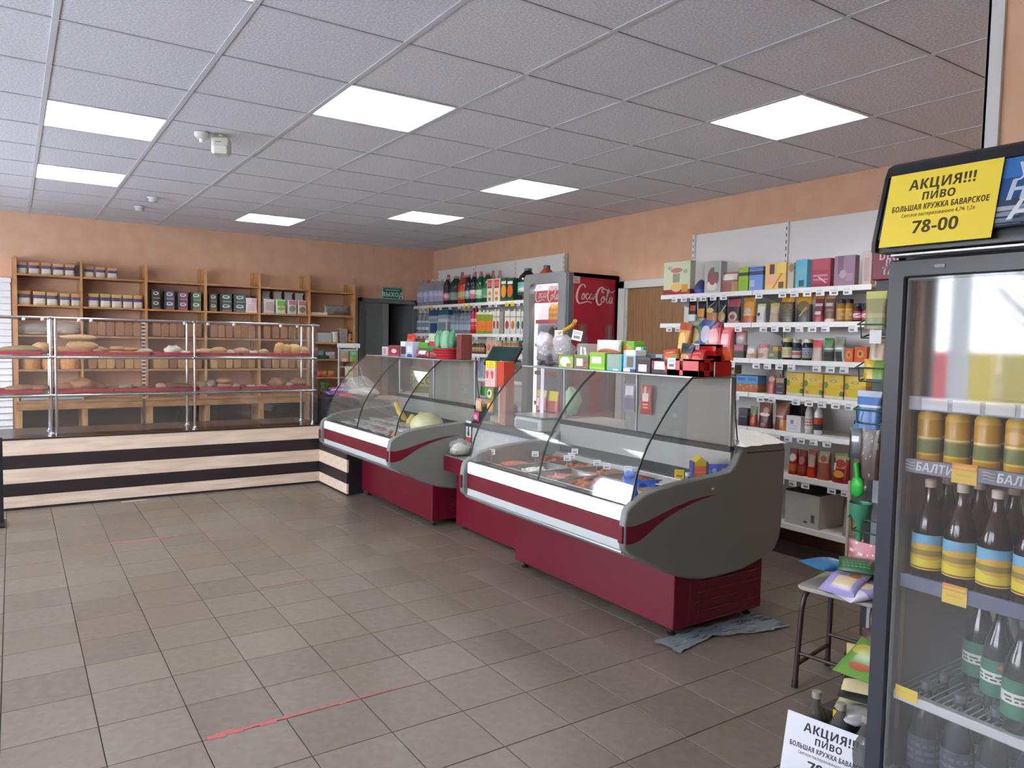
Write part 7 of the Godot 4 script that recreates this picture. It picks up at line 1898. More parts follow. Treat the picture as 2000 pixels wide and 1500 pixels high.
		["bottle", "small_water_bottle", 4.525, 1.535, -7.921, -90, 0.101, 0.278, 0.101, "8c98a8 24346c 0.5;8fa0ac|r 0 10 100 40 6a7890", "small water bottle with navy cap, second of five on middle shelf", "bottle", "small bottles on the drinks rack middle shelf"],
		["bottle", "small_water_bottle", 4.525, 1.535, -7.821, -90, 0.099, 0.276, 0.099, "8c98a8 24346c 0.5;8fa0ac|r 0 10 100 40 6a7890", "small water bottle with navy cap, third of five on middle shelf", "bottle", "small bottles on the drinks rack middle shelf"],
		["bottle", "small_water_bottle", 4.524, 1.535, -7.723, -90, 0.097, 0.273, 0.097, "8c98a8 24346c 0.5;8fa0ac|r 0 10 100 40 6a7890", "small water bottle with navy cap, fourth of five on middle shelf", "bottle", "small bottles on the drinks rack middle shelf"],
		["bottle", "small_water_bottle", 4.523, 1.535, -7.626, -90, 0.096, 0.271, 0.096, "8c98a8 24346c 0.5;8fa0ac|r 0 10 100 40 6a7890", "small water bottle with navy cap, fifth of five on middle shelf", "bottle", "small bottles on the drinks rack middle shelf"],
		["bottle", "red_slim_bottle", 4.51, 1.535, -7.544, -90, 0.071, 0.317, 0.071, "b01e30 9c1828;c02c3c|r 0 0 100 30 d8a0a8|r 0 60 100 66 d89098", "slim red bottle, left of the pair on middle shelf", "bottle", "small bottles on the drinks rack middle shelf"],
		["bottle", "red_slim_bottle", 4.51, 1.535, -7.468, -90, 0.07, 0.315, 0.07, "b01e30 9c1828;c02c3c|r 0 0 100 30 d8a0a8|r 0 60 100 66 d89098", "slim red bottle, right of the pair on middle shelf", "bottle", "small bottles on the drinks rack middle shelf"],
		["juice", "orange_juice_pack", 4.501, 1.535, -7.384, -90, 0.086, 0.272, 0.051, "e0e0dc;d8843c|r 0 0 100 12 e4e2dc|r 0 12 100 40 8a9c2c|e 50 66 36 16 d8702c|r 0 86 100 100 7a8a34", "orange and green juice pack with white cap, first of four", "carton", "juice packs on the middle shelf"],
		["juice", "orange_juice_pack", 4.5, 1.535, -7.293, -90, 0.084, 0.27, 0.05, "e0e0dc;d8843c|r 0 0 100 12 e4e2dc|r 0 12 100 40 8a9c2c|e 50 66 36 16 d8702c|r 0 86 100 100 7a8a34", "orange and green juice pack with white cap, second of four", "carton", "juice packs on the middle shelf"],
		["juice", "orange_juice_pack", 4.5, 1.535, -7.205, -90, 0.083, 0.268, 0.05, "e0e0dc;d8843c|r 0 0 100 12 e4e2dc|r 0 12 100 40 8a9c2c|e 50 66 36 16 d8702c|r 0 86 100 100 7a8a34", "orange and green juice pack with white cap, third of four", "carton", "juice packs on the middle shelf"],
		["juice", "orange_juice_pack", 4.499, 1.535, -7.117, -90, 0.081, 0.266, 0.049, "e0e0dc;d8843c|r 0 0 100 12 e4e2dc|r 0 12 100 40 8a9c2c|e 50 66 36 16 d8702c|r 0 86 100 100 7a8a34", "orange and green juice pack with white cap, fourth of four", "carton", "juice packs on the middle shelf"],
		["juice", "white_juice_pack", 4.494, 1.535, -7.039, -90, 0.064, 0.276, 0.038, "dcdcd6;d3d2c4|r 0 0 100 16 d8d8d4|r 0 24 100 28 8a8c88|e 50 60 34 18 a83c3c|r 0 84 100 100 c4c6c8", "white juice pack with cherry print, first of six on middle shelf", "carton", "juice packs on the middle shelf"],
		["juice", "white_juice_pack", 4.494, 1.535, -6.965, -90, 0.063, 0.274, 0.038, "dcdcd6;d3d2c4|r 0 0 100 16 d8d8d4|r 0 24 100 28 8a8c88|e 50 60 34 18 a83c3c|r 0 84 100 100 c4c6c8", "white juice pack with cherry print, second of six on middle shelf", "carton", "juice packs on the middle shelf"],
		["juice", "white_juice_pack", 4.507, 1.535, -6.777, -90, 0.106, 0.269, 0.064, "dcdcd6;d3d2c4|r 0 0 100 16 d8d8d4|r 0 24 100 28 8a8c88|e 50 60 34 18 a84448|r 0 84 100 100 c4c6c8", "white juice pack with red fruit print, third of six on middle shelf", "carton", "juice packs on the middle shelf"],
		["juice", "white_juice_pack", 4.505, 1.535, -6.665, -90, 0.099, 0.267, 0.059, "dcdcd6;d3d2c4|r 0 0 100 16 d8d8d4|r 0 24 100 28 8a8c88|e 50 60 34 18 b8703c|r 0 84 100 100 c4c6c8", "white juice pack with orange fruit print, fourth of six on middle shelf", "carton", "juice packs on the middle shelf"],
		["juice", "white_juice_pack", 4.498, 1.535, -6.562, -90, 0.077, 0.264, 0.046, "dcdcd6;d3d2c4|r 0 0 100 16 d8d8d4|r 0 24 100 28 8a8c88|e 50 60 34 18 3c5460|r 0 84 100 100 c4c6c8", "white juice pack with dark berry print, fifth of six on middle shelf", "carton", "juice packs on the middle shelf"],
		["juice", "white_juice_pack", 4.498, 1.535, -6.476, -90, 0.076, 0.262, 0.046, "dcdcd6;d3d2c4|r 0 0 100 16 d8d8d4|r 0 24 100 28 8a8c88|e 50 60 34 18 3c5460|r 0 84 100 100 c4c6c8", "white juice pack with dark berry print, sixth of six on middle shelf", "carton", "juice packs on the middle shelf"],
		["carton", "grey_divider_box", 4.497, 1.535, -6.887, -90, 0.072, 0.25, 0.043, "8c8c84", "plain grey box between the white juice packs, middle shelf", "box", ""],
		["carton", "striped_white_box", 4.504, 1.305, -7.592, -90, 0.095, 0.115, 0.057, "c6c2b4|r 20 6 34 94 9a948c|r 56 6 66 94 a09a90", "small white slatted box at the left of third drinks shelf", "box", "small packs on the drinks rack third shelf"],
		["bottle", "yogurt_bottle", 4.507, 1.305, -7.501, -90, 0.064, 0.128, 0.064, "5c3a30 cdbc3c;8a5c48|r 0 0 100 30 c0b050|r 0 50 100 60 c8b8a8", "tiny brown yogurt bottle with yellow cap, first of four", "bottle", "small packs on the drinks rack third shelf"],
		["bottle", "yogurt_bottle", 4.507, 1.305, -7.434, -90, 0.063, 0.129, 0.063, "5c3a30 cdbc3c;8a5c48|r 0 0 100 30 c0b050|r 0 50 100 60 c8b8a8", "tiny brown yogurt bottle with yellow cap, second of four", "bottle", "small packs on the drinks rack third shelf"],
		["bottle", "yogurt_bottle", 4.506, 1.305, -7.369, -90, 0.063, 0.13, 0.063, "5c3a30 cdbc3c;8a5c48|r 0 0 100 30 c0b050|r 0 50 100 60 c8b8a8", "tiny brown yogurt bottle with yellow cap, third of four", "bottle", "small packs on the drinks rack third shelf"],
		["bottle", "yogurt_bottle", 4.506, 1.305, -7.304, -90, 0.062, 0.131, 0.062, "5c3a30 cdbc3c;8a5c48|r 0 0 100 30 c0b050|r 0 50 100 60 c8b8a8", "tiny brown yogurt bottle with yellow cap, fourth of four", "bottle", "small packs on the drinks rack third shelf"],
		["carton", "peach_yogurt_pack", 4.506, 1.305, -7.141, -90, 0.104, 0.197, 0.062, "d6b39c|r 0 0 100 30 d0c4b8|e 50 60 34 18 d06c44|e 36 56 12 10 e08a5c", "peach yogurt pack, first of three on third drinks shelf", "pack", "small packs on the drinks rack third shelf"],
		["carton", "peach_yogurt_pack", 4.505, 1.305, -7.033, -90, 0.101, 0.197, 0.061, "d6b39c|r 0 0 100 30 d0c4b8|e 50 60 34 18 d06c44|e 36 56 12 10 e08a5c", "peach yogurt pack, second of three on third drinks shelf", "pack", "small packs on the drinks rack third shelf"],
		["carton", "peach_yogurt_pack", 4.505, 1.305, -6.927, -90, 0.099, 0.198, 0.06, "d6b39c|r 0 0 100 30 d0c4b8|e 50 60 34 18 d06c44|e 36 56 12 10 e08a5c", "peach yogurt pack, third of three on third drinks shelf", "pack", "small packs on the drinks rack third shelf"],
		["carton", "white_green_pack", 4.501, 1.305, -6.745, -90, 0.086, 0.072, 0.051, "cdd0b8|e 50 60 26 18 8a9484|r 0 0 100 16 d8dad0", "low white and green pack, first of four on third drinks shelf", "pack", "small packs on the drinks rack third shelf"],
		["carton", "white_green_pack", 4.5, 1.305, -6.655, -90, 0.084, 0.073, 0.05, "cdd0b8|e 50 60 26 18 7a847c|r 0 0 100 16 d8dad0", "low white and green pack, second of four on third drinks shelf", "pack", "small packs on the drinks rack third shelf"],
		["carton", "white_green_pack", 4.5, 1.305, -6.567, -90, 0.082, 0.075, 0.049, "cdd0b8|e 50 60 26 18 848c80|r 0 0 100 16 d8dad0", "low white and green pack, third of four on third drinks shelf", "pack", "small packs on the drinks rack third shelf"],
		["carton", "white_green_pack", 4.499, 1.305, -6.48, -90, 0.081, 0.077, 0.049, "cdd0b8|e 50 60 26 18 7a9440|r 0 0 100 16 d8dad0", "low white and green pack, fourth of four on third drinks shelf", "pack", "small packs on the drinks rack third shelf"],
		["carton", "orange_top_pack", 4.498, 1.39, -6.815, -90, 0.077, 0.108, 0.046, "a8b494|r 0 0 100 30 b4aeb4|r 0 30 100 50 a8c8a4|r 0 56 100 84 b8764c", "orange-banded pack stacked on the white ones, first of four", "pack", "small packs on the drinks rack third shelf"],
		["carton", "orange_top_pack", 4.498, 1.39, -6.734, -90, 0.075, 0.109, 0.045, "a8b494|r 0 0 100 30 b4aeb4|r 0 30 100 50 a8c8a4|r 0 56 100 84 b8764c", "orange-banded pack stacked on the white ones, second of four", "pack", "small packs on the drinks rack third shelf"],
		["carton", "orange_top_pack", 4.497, 1.39, -6.654, -90, 0.074, 0.11, 0.044, "a8b494|r 0 0 100 30 b4aeb4|r 0 30 100 50 a8c8a4|r 0 56 100 84 b8764c", "orange-banded pack stacked on the white ones, third of four", "pack", "small packs on the drinks rack third shelf"],
		["carton", "orange_top_pack", 4.497, 1.39, -6.576, -90, 0.073, 0.11, 0.044, "a8b494|r 0 0 100 30 b4aeb4|r 0 30 100 50 a8c8a4|r 0 56 100 84 b8764c", "orange-banded pack stacked on the white ones, fourth of four", "pack", "small packs on the drinks rack third shelf"],
		["jar", "green_jar", 4.523, 1.39, -6.477, -90, 0.095, 0.122, 0.095, "17402c 1c3a2c;2c4a3c|r 0 40 100 60 a8b8c4", "dark green jar at the right end above the white packs", "jar", "small packs on the drinks rack third shelf"],
		["carton", "slim_carton", 4.5, 1.03, -7.602, -90, 0.084, 0.196, 0.05, "b0a89a|r 0 0 100 30 7c4c40", "slim pale carton, first from left on the fourth drinks shelf behind glass", "carton", "packs on the drinks rack fourth shelf"],
		["carton", "slim_carton", 4.507, 1.03, -7.496, -90, 0.105, 0.211, 0.063, "b89894|r 20 0 50 60 a05a50|r 60 0 80 100 d0c8c0|r 0 80 100 100 b0a85a", "slim pale carton, second from left on the fourth drinks shelf behind glass", "carton", "packs on the drinks rack fourth shelf"],
		["carton", "slim_carton", 4.506, 1.03, -7.38, -90, 0.103, 0.221, 0.062, "a89cb8|r 40 0 70 60 7c5c94|r 0 70 100 100 b0b8bc", "slim pale carton, third from left on the fourth drinks shelf behind glass", "carton", "packs on the drinks rack fourth shelf"],
		["carton", "slim_carton", 4.505, 1.03, -7.267, -90, 0.101, 0.219, 0.06, "a4aec0|r 30 10 60 90 8c98b0", "slim pale carton, fourth from left on the fourth drinks shelf behind glass", "carton", "packs on the drinks rack fourth shelf"],
		["carton", "dull_carton", 4.52, 1.03, -6.721, -90, 0.181, 0.219, 0.09, "8f9286|r 0 40 100 60 a08c78", "dull grey-brown carton, left of two on the fourth drinks shelf", "carton", "packs on the drinks rack fourth shelf"],
		["carton", "dull_carton", 4.52, 1.03, -6.538, -90, 0.184, 0.214, 0.09, "8a7c6c|r 0 20 100 40 6c6458", "dull grey-brown carton, right of two on the fourth drinks shelf", "carton", "packs on the drinks rack fourth shelf"],
		["bottle", "soda_bottle", 4.4, 1.655, -5.86, -90, 0.075, 0.19, 0.075, "d99a2a d8c8c0 0.85;d8a23c|e 50 50 34 26 b88a2c", "orange soda bottle, first from left inside the red drinks fridge", "bottle", "bottles in the drinks fridge"],
		["bottle", "soda_bottle", 4.4, 1.655, -5.775, -90, 0.075, 0.19, 0.075, "d99a2a d8c8c0 0.85;d8a23c|e 50 50 34 26 b88a2c", "orange soda bottle, second from left inside the red drinks fridge", "bottle", "bottles in the drinks fridge"],
		["bottle", "soda_bottle", 4.4, 1.655, -5.69, -90, 0.075, 0.19, 0.075, "d99a2a d8c8c0 0.85;d8a23c|e 50 50 34 26 b88a2c", "orange soda bottle, third from left inside the red drinks fridge", "bottle", "bottles in the drinks fridge"],
		["bottle", "soda_bottle", 4.4, 1.655, -5.605, -90, 0.075, 0.19, 0.075, "d99a2a d8c8c0 0.85;d8a23c|e 50 50 34 26 b88a2c", "orange soda bottle, fourth from left inside the red drinks fridge", "bottle", "bottles in the drinks fridge"],
		["bottle", "soda_bottle", 4.4, 1.43, -5.86, -90, 0.07, 0.19, 0.07, "2a2028 c8b0b4;7c4450|r 0 30 100 60 b8a8b0", "dark soda bottle, first from left on the red fridge lower shelf", "bottle", "bottles in the drinks fridge"],
		["bottle", "soda_bottle", 4.4, 1.43, -5.775, -90, 0.07, 0.19, 0.07, "2a2028 c8b0b4;7c4450|r 0 30 100 60 b8a8b0", "dark soda bottle, second from left on the red fridge lower shelf", "bottle", "bottles in the drinks fridge"],
		["bottle", "soda_bottle", 4.4, 1.43, -5.69, -90, 0.07, 0.19, 0.07, "2a2028 c8b0b4;7c4450|r 0 30 100 60 b8a8b0", "dark soda bottle, third from left on the red fridge lower shelf", "bottle", "bottles in the drinks fridge"],
		["bottle", "soda_bottle", 4.4, 1.43, -5.605, -90, 0.07, 0.19, 0.07, "2a2028 c8b0b4;7c4450|r 0 30 100 60 b8a8b0", "dark soda bottle, fourth from left on the red fridge lower shelf", "bottle", "bottles in the drinks fridge"],
	]


func bread_rows() -> Array:
	return [
		["pouch", "rusk_packet", 0.091, 2.035, -8.992, 0, 0.09, 0.118, 0.054, "c8bda8|r 0 0 100 26 c08a62|r 0 26 100 52 4c4a6a|d 80 50 20 76 d0cabc|r 0 86 100 100 b8a68c", "dark-banded rusk packet, first from left, top shelf of left bay", "packet", "dark-banded dried bread packets on the bread rack"],
		["pouch", "rusk_packet", 0.194, 2.035, -8.995, 0, 0.1, 0.121, 0.06, "c8bda8|r 0 0 100 26 c08a62|r 0 26 100 52 4c4a6a|d 80 50 20 76 d0cabc|r 0 86 100 100 b8a68c", "dark-banded rusk packet, second from left, top shelf of left bay", "packet", "dark-banded dried bread packets on the bread rack"],
		["pouch", "rusk_packet", 0.299, 2.035, -8.993, 0, 0.093, 0.123, 0.056, "c8bda8|r 0 0 100 26 c08a62|r 0 26 100 52 4c4a6a|d 80 50 20 76 d0cabc|r 0 86 100 100 b8a68c", "dark-banded rusk packet, third from left, top shelf of left bay", "packet", "dark-banded dried bread packets on the bread rack"],
		["pouch", "rusk_packet", 0.404, 2.035, -8.995, 0, 0.099, 0.121, 0.059, "c8bda8|r 0 0 100 26 c08a62|r 0 26 100 52 4c4a6a|d 80 50 20 76 d0cabc|r 0 86 100 100 b8a68c", "dark-banded rusk packet, fourth from left, top shelf of left bay", "packet", "dark-banded dried bread packets on the bread rack"],
		["pouch", "rusk_packet", 0.507, 2.035, -8.992, 0, 0.091, 0.123, 0.055, "c8bda8|r 0 0 100 26 c08a62|r 0 26 100 52 4c4a6a|d 80 50 20 76 d0cabc|r 0 86 100 100 b8a68c", "dark-banded rusk packet, fifth from left, top shelf of left bay", "packet", "dark-banded dried bread packets on the bread rack"],
		["carton", "dark_packet", 0.573, 2.035, -8.985, 0, 0.032, 0.118, 0.04, "3a2c38", "narrow dark packet at the right end of the top left bay", "packet", ""],
		["pouch", "rusk_packet", 0.678, 2.035, -8.993, 0, 0.093, 0.115, 0.056, "c8bda8|r 0 0 100 26 c08a62|r 0 26 100 52 4c4a6a|d 80 50 20 76 d0cabc|r 0 86 100 100 b8a68c", "dark-banded rusk packet, first from left, top shelf of second bay", "packet", "dark-banded dried bread packets on the bread rack"],
		["pouch", "rusk_packet", 0.786, 2.035, -8.993, 0, 0.095, 0.117, 0.057, "c8bda8|r 0 0 100 26 c08a62|r 0 26 100 52 4c4a6a|d 80 50 20 76 d0cabc|r 0 86 100 100 b8a68c", "dark-banded rusk packet, second from left, top shelf of second bay", "packet", "dark-banded dried bread packets on the bread rack"],
		["pouch", "rusk_packet", 0.895, 2.035, -8.994, 0, 0.096, 0.114, 0.058, "c8bda8|r 0 0 100 26 c08a62|r 0 26 100 52 4c4a6a|d 80 50 20 76 d0cabc|r 0 86 100 100 b8a68c", "dark-banded rusk packet, third from left, top shelf of second bay", "packet", "dark-banded dried bread packets on the bread rack"],
		["pouch", "rusk_packet", 0.104, 1.728, -9.0, 0, 0.116, 0.14, 0.07, "c8bda8|r 0 0 100 26 c8935a|r 0 26 100 52 4c4a6a|d 80 50 20 76 d0cabc|r 0 86 100 100 b8a68c", "dark-banded rusk packet, first from left, second shelf of left bay", "packet", "dark-banded dried bread packets on the bread rack"],
		["pouch", "rusk_packet", 0.236, 1.728, -8.999, 0, 0.114, 0.137, 0.068, "c8bda8|r 0 0 100 26 c8935a|r 0 26 100 52 4c4a6a|d 80 50 20 76 d0cabc|r 0 86 100 100 b8a68c", "dark-banded rusk packet, second from left, second shelf of left bay", "packet", "dark-banded dried bread packets on the bread rack"],
		["pouch", "rusk_packet", 0.346, 1.728, -8.994, 0, 0.098, 0.133, 0.059, "c8bda8|r 0 0 100 26 c8935a|r 0 26 100 52 4c4a6a|d 80 50 20 76 d0cabc|r 0 86 100 100 b8a68c", "dark-banded rusk packet, third from left, second shelf of left bay", "packet", "dark-banded dried bread packets on the bread rack"],
		["pouch", "rusk_packet", 0.458, 1.728, -8.992, 0, 0.091, 0.128, 0.054, "c8bda8|r 0 0 100 26 c8935a|r 0 26 100 52 4c4a6a|d 80 50 20 76 d0cabc|r 0 86 100 100 b8a68c", "dark-banded rusk packet, fourth from left, second shelf of left bay", "packet", "dark-banded dried bread packets on the bread rack"],
		["pouch", "rusk_packet", 0.556, 1.728, -8.991, 0, 0.087, 0.128, 0.052, "c8bda8|r 0 0 100 26 c8935a|r 0 26 100 52 4c4a6a|d 80 50 20 76 d0cabc|r 0 86 100 100 b8a68c", "dark-banded rusk packet, fifth from left, second shelf of left bay", "packet", "dark-banded dried bread packets on the bread rack"],
		["pouch", "rusk_packet", 0.717, 1.728, -8.996, 0, 0.103, 0.142, 0.062, "c8bda8|r 0 0 100 26 bfa05a|r 0 26 100 52 4a3a6c|d 80 50 20 76 d0cabc|r 0 86 100 100 b8a68c", "violet-banded rusk packet, first from left, second shelf of second bay", "packet", "dark-banded dried bread packets on the bread rack"],
		["pouch", "rusk_packet", 0.828, 1.728, -8.995, 0, 0.1, 0.142, 0.06, "c8bda8|r 0 0 100 26 bfa05a|r 0 26 100 52 4a3a6c|d 80 50 20 76 d0cabc|r 0 86 100 100 b8a68c", "violet-banded rusk packet, second from left, second shelf of second bay", "packet", "dark-banded dried bread packets on the bread rack"],
		["pouch", "rusk_packet", 0.934, 1.728, -8.996, 0, 0.102, 0.142, 0.061, "c8bda8|r 0 0 100 26 bfa05a|r 0 26 100 52 4a3a6c|d 80 50 20 76 d0cabc|r 0 86 100 100 b8a68c", "violet-banded rusk packet, third from left, second shelf of second bay", "packet", "dark-banded dried bread packets on the bread rack"],
		["pouch", "rusk_packet", 1.039, 1.728, -8.995, 0, 0.098, 0.142, 0.059, "c8bda8|r 0 0 100 26 bfa05a|r 0 26 100 52 4a3a6c|d 80 50 20 76 d0cabc|r 0 86 100 100 b8a68c", "violet-banded rusk packet, fourth from left, second shelf of second bay", "packet", "dark-banded dried bread packets on the bread rack"],
		["pouch", "rusk_packet", 1.14, 1.728, -8.993, 0, 0.095, 0.142, 0.057, "c8bda8|r 0 0 100 26 bfa05a|r 0 26 100 52 4a3a6c|d 80 50 20 76 d0cabc|r 0 86 100 100 b8a68c", "violet-banded rusk packet, fifth from left, second shelf of second bay", "packet", "dark-banded dried bread packets on the bread rack"],
		["carton", "tea_tin", 1.312, 1.728, -9.02, 0, 0.087, 0.106, 0.1, "3c3a3c|e 50 36 34 18 cfc6c4|e 50 34 20 9 3c3a3c|r 0 80 100 92 a8604c|r 0 0 22 100 4a5050", "dark tea tin, lower of a stacked pair, third bay of rack", "tin", "stacked tea tins on the bread rack"],
		["carton", "tea_tin", 1.312, 1.835, -9.02, 0, 0.087, 0.106, 0.1, "3c3a3c|e 50 36 34 18 cfc6c4|e 50 34 20 9 3c3a3c|r 0 80 100 92 8a8478|r 0 0 22 100 4a5050", "dark tea tin, upper of a stacked pair, third bay of rack", "tin", "stacked tea tins on the bread rack"],
		["carton", "tea_tin", 1.449, 1.728, -9.02, 0, 0.104, 0.104, 0.1, "55566a|e 50 36 34 18 cfc6c4|e 50 34 20 9 55566a|r 0 80 100 92 a8604c|r 0 0 22 100 2c3434", "blue-grey tea tin, lower of a stacked pair, third bay of rack", "tin", "stacked tea tins on the bread rack"],
		["carton", "tea_tin", 1.449, 1.833, -9.02, 0, 0.104, 0.104, 0.1, "55566a|e 50 36 34 18 cfc6c4|e 50 34 20 9 55566a|r 0 80 100 92 8a8478|r 0 0 22 100 2c3434", "blue-grey tea tin, upper of a stacked pair, third bay of rack", "tin", "stacked tea tins on the bread rack"],
		["carton", "tea_tin", 1.588, 1.728, -9.02, 0, 0.101, 0.102, 0.1, "7c4a64|e 50 36 34 18 cfc6c4|e 50 34 20 9 7c4a64|r 0 80 100 92 a8604c|r 0 0 22 100 4a5050", "purple-red tea tin, lower of a stacked pair, third bay of rack", "tin", "stacked tea tins on the bread rack"],
		["carton", "tea_tin", 1.588, 1.831, -9.02, 0, 0.101, 0.102, 0.1, "7c4a64|e 50 36 34 18 cfc6c4|e 50 34 20 9 7c4a64|r 0 80 100 92 8a8478|r 0 0 22 100 4a5050", "purple-red tea tin, upper of a stacked pair, third bay of rack", "tin", "stacked tea tins on the bread rack"],
		["carton", "tea_tin", 1.724, 1.728, -9.02, 0, 0.108, 0.103, 0.1, "5c7458|e 50 36 34 18 cfc6c4|e 50 34 20 9 5c7458|r 0 80 100 92 a8604c|r 0 0 22 100 2c3434", "sage green tea tin, lower of a stacked pair, third bay of rack", "tin", "stacked tea tins on the bread rack"],
		["carton", "tea_tin", 1.724, 1.832, -9.02, 0, 0.108, 0.103, 0.1, "5c7458|e 50 36 34 18 cfc6c4|e 50 34 20 9 5c7458|r 0 80 100 92 8a8478|r 0 0 22 100 2c3434", "sage green tea tin, upper of a stacked pair, third bay of rack", "tin", "stacked tea tins on the bread rack"],
		["carton", "tea_tin", 1.907, 1.728, -9.02, 0, 0.083, 0.099, 0.1, "5a5c48|e 50 36 34 18 cfc6c4|e 50 34 20 9 5a5c48|r 0 80 100 92 a8604c|r 0 0 22 100 4a5050", "olive tea tin, lower of a stacked pair, fourth bay of rack", "tin", "stacked tea tins on the bread rack"],
		["carton", "tea_tin", 1.907, 1.828, -9.02, 0, 0.083, 0.099, 0.1, "5a5c48|e 50 36 34 18 cfc6c4|e 50 34 20 9 5a5c48|r 0 80 100 92 8a8478|r 0 0 22 100 4a5050", "olive tea tin, upper of a stacked pair, fourth bay of rack", "tin", "stacked tea tins on the bread rack"],
		["carton", "tea_tin", 2.047, 1.728, -9.02, 0, 0.13, 0.103, 0.1, "3a5450|e 50 36 34 18 cfc6c4|e 50 34 20 9 3a5450|r 0 80 100 92 a8604c|r 0 0 22 100 2c3434", "teal tea tin, lower of a stacked pair, fourth bay of rack", "tin", "stacked tea tins on the bread rack"],
		["carton", "tea_tin", 2.047, 1.832, -9.02, 0, 0.13, 0.103, 0.1, "3a5450|e 50 36 34 18 cfc6c4|e 50 34 20 9 3a5450|r 0 80 100 92 8a8478|r 0 0 22 100 2c3434", "teal tea tin, upper of a stacked pair, fourth bay of rack", "tin", "stacked tea tins on the bread rack"],
		["carton", "tea_tin", 2.2, 1.728, -9.02, 0, 0.132, 0.104, 0.1, "46605c|e 50 36 34 18 cfc6c4|e 50 34 20 9 46605c|r 0 80 100 92 a8604c|r 0 0 22 100 4a5050", "pale teal tea tin, lower of a stacked pair, fourth bay of rack", "tin", "stacked tea tins on the bread rack"],
		["carton", "tea_tin", 2.2, 1.833, -9.02, 0, 0.132, 0.104, 0.1, "46605c|e 50 36 34 18 cfc6c4|e 50 34 20 9 46605c|r 0 80 100 92 8a8478|r 0 0 22 100 4a5050", "pale teal tea tin, upper of a stacked pair, fourth bay of rack", "tin", "stacked tea tins on the bread rack"],
		["flat", "white_sachet", 2.334, 1.728, -8.98, 0, 0.134, 0.172, 0.03, "d6c4c8|r 50 0 92 34 c8a0b4|l 20 44 80 3 14 c0a0a4|r 0 90 100 100 e0d8d0", "white and pink sachet leaning at the fourth bay right end", "sachet", ""],
		["flat", "food_sachet", 2.538, 1.728, -8.98, 0, 0.132, 0.17, 0.03, "cfc8c4|r 20 20 84 80 b09a98", "plain pale sachet, first of four in the fifth bay", "sachet", "sachets in the fifth bay"],
		["flat", "food_sachet", 2.677, 1.728, -8.98, 0, 0.122, 0.171, 0.03, "bfcfae|r 16 8 92 46 58a83c|e 50 62 34 14 9c9c50", "bright green sachet, second of four in the fifth bay", "sachet", "sachets in the fifth bay"],
		["flat", "food_sachet", 2.813, 1.728, -8.98, 0, 0.112, 0.171, 0.03, "cfc4c0|r 16 6 90 34 a86070|e 50 60 34 22 7c8464", "red-topped green sachet, third of four in the fifth bay", "sachet", "sachets in the fifth bay"],
		["flat", "food_sachet", 2.938, 1.728, -8.98, 0, 0.113, 0.171, 0.03, "cbb8b4|r 14 6 90 36 a8606c|e 50 64 34 22 6a6c54", "red-topped olive sachet, fourth of four in the fifth bay", "sachet", "sachets in the fifth bay"],
		["carton", "white_carton", 2.53, 1.728, -9.094, 0, 0.097, 0.271, 0.058, "b5b2ac|r 0 40 100 46 8f8c88|r 88 10 100 30 2c2428", "white box behind the sachets, first of four in the fifth bay", "box", "white boxes behind the sachets"],
		["carton", "white_carton", 2.67, 1.728, -9.094, 0, 0.098, 0.269, 0.059, "b5b2ac|r 0 40 100 46 8f8c88|r 88 10 100 30 2c2428", "white box behind the sachets, second of four in the fifth bay", "box", "white boxes behind the sachets"],
		["carton", "white_carton", 2.803, 1.728, -9.093, 0, 0.094, 0.267, 0.056, "b5b2ac|r 0 40 100 46 8f8c88|r 88 10 100 30 2c2428", "white box behind the sachets, third of four in the fifth bay", "box", "white boxes behind the sachets"],
		["carton", "white_carton", 2.932, 1.728, -9.095, 0, 0.101, 0.265, 0.061, "b5b2ac|r 0 40 100 46 8f8c88|r 88 10 100 30 2c2428", "white box behind the sachets, fourth of four in the fifth bay", "box", "white boxes behind the sachets"],
		["flat", "crumpled_plastic", 3.373, 1.75, -9.005, 0, 0.332, 0.112, 0.08, "6f6f6a|m 0 0 100 100 8a8a84|r 0 80 40 100 a8a4a0", "crumpled grey plastic packet on the rack right bay shelf", "packet", ""],
		["carton", "white_cloth", 3.147, 1.728, -9.035, 0, 0.214, 0.036, 0.14, "c9b9b4", "flat white folded cloth on the right bay shelf", "cloth", ""],
		["carton", "plastic_box", 3.223, 1.395, -9.025, 0, 0.17, 0.119, 0.12, "a4a4a2|r 0 0 100 16 b4b4b0", "translucent grey plastic box in the right bay", "box", ""],
		["jar", "white_cup", 3.361, 1.395, -9.012, 0, 0.093, 0.135, 0.093, "d2cfca cfccc8;d8d5d0", "tall white plastic cup in the right bay", "cup", ""],
		["carton", "patterned_box", 3.464, 1.395, -9.015, 0, 0.101, 0.176, 0.1, "8c8480|m 0 0 100 100 a49894|r 0 0 100 8 a08c94", "grey patterned box beside the white cup", "box", ""],
		["jar", "brown_jar", 3.559, 1.395, -9.002, 0, 0.075, 0.14, 0.075, "9c7444 3a2a20;a87c48|e 50 50 30 26 4a2a1c", "brown jar with dark round mark at right bay end", "jar", ""],
		["flat", "bay_packet", 3.196, 1.19, -9.05, 0, 0.085, 0.113, 0.05, "8c8cac|r 0 0 100 30 6a9ab8|m 0 30 100 100 c8c8dc", "blue and white packet, left on the right bay third shelf", "packet", "packets in the right bay"],
		["flat", "bay_packet", 3.3, 1.19, -8.99, 0, 0.126, 0.09, 0.05, "a8a8bc|m 0 0 100 100 d0d0dc|m 0 40 100 100 7078a0", "white and violet packet, right on the right bay third shelf", "packet", "packets in the right bay"],
		["carton", "bay_packet", 3.211, 1.19, -8.99, 0, 0.131, 0.045, 0.05, "1c4a40", "low dark green box before the blue and white packet", "packet", "packets in the right bay"],
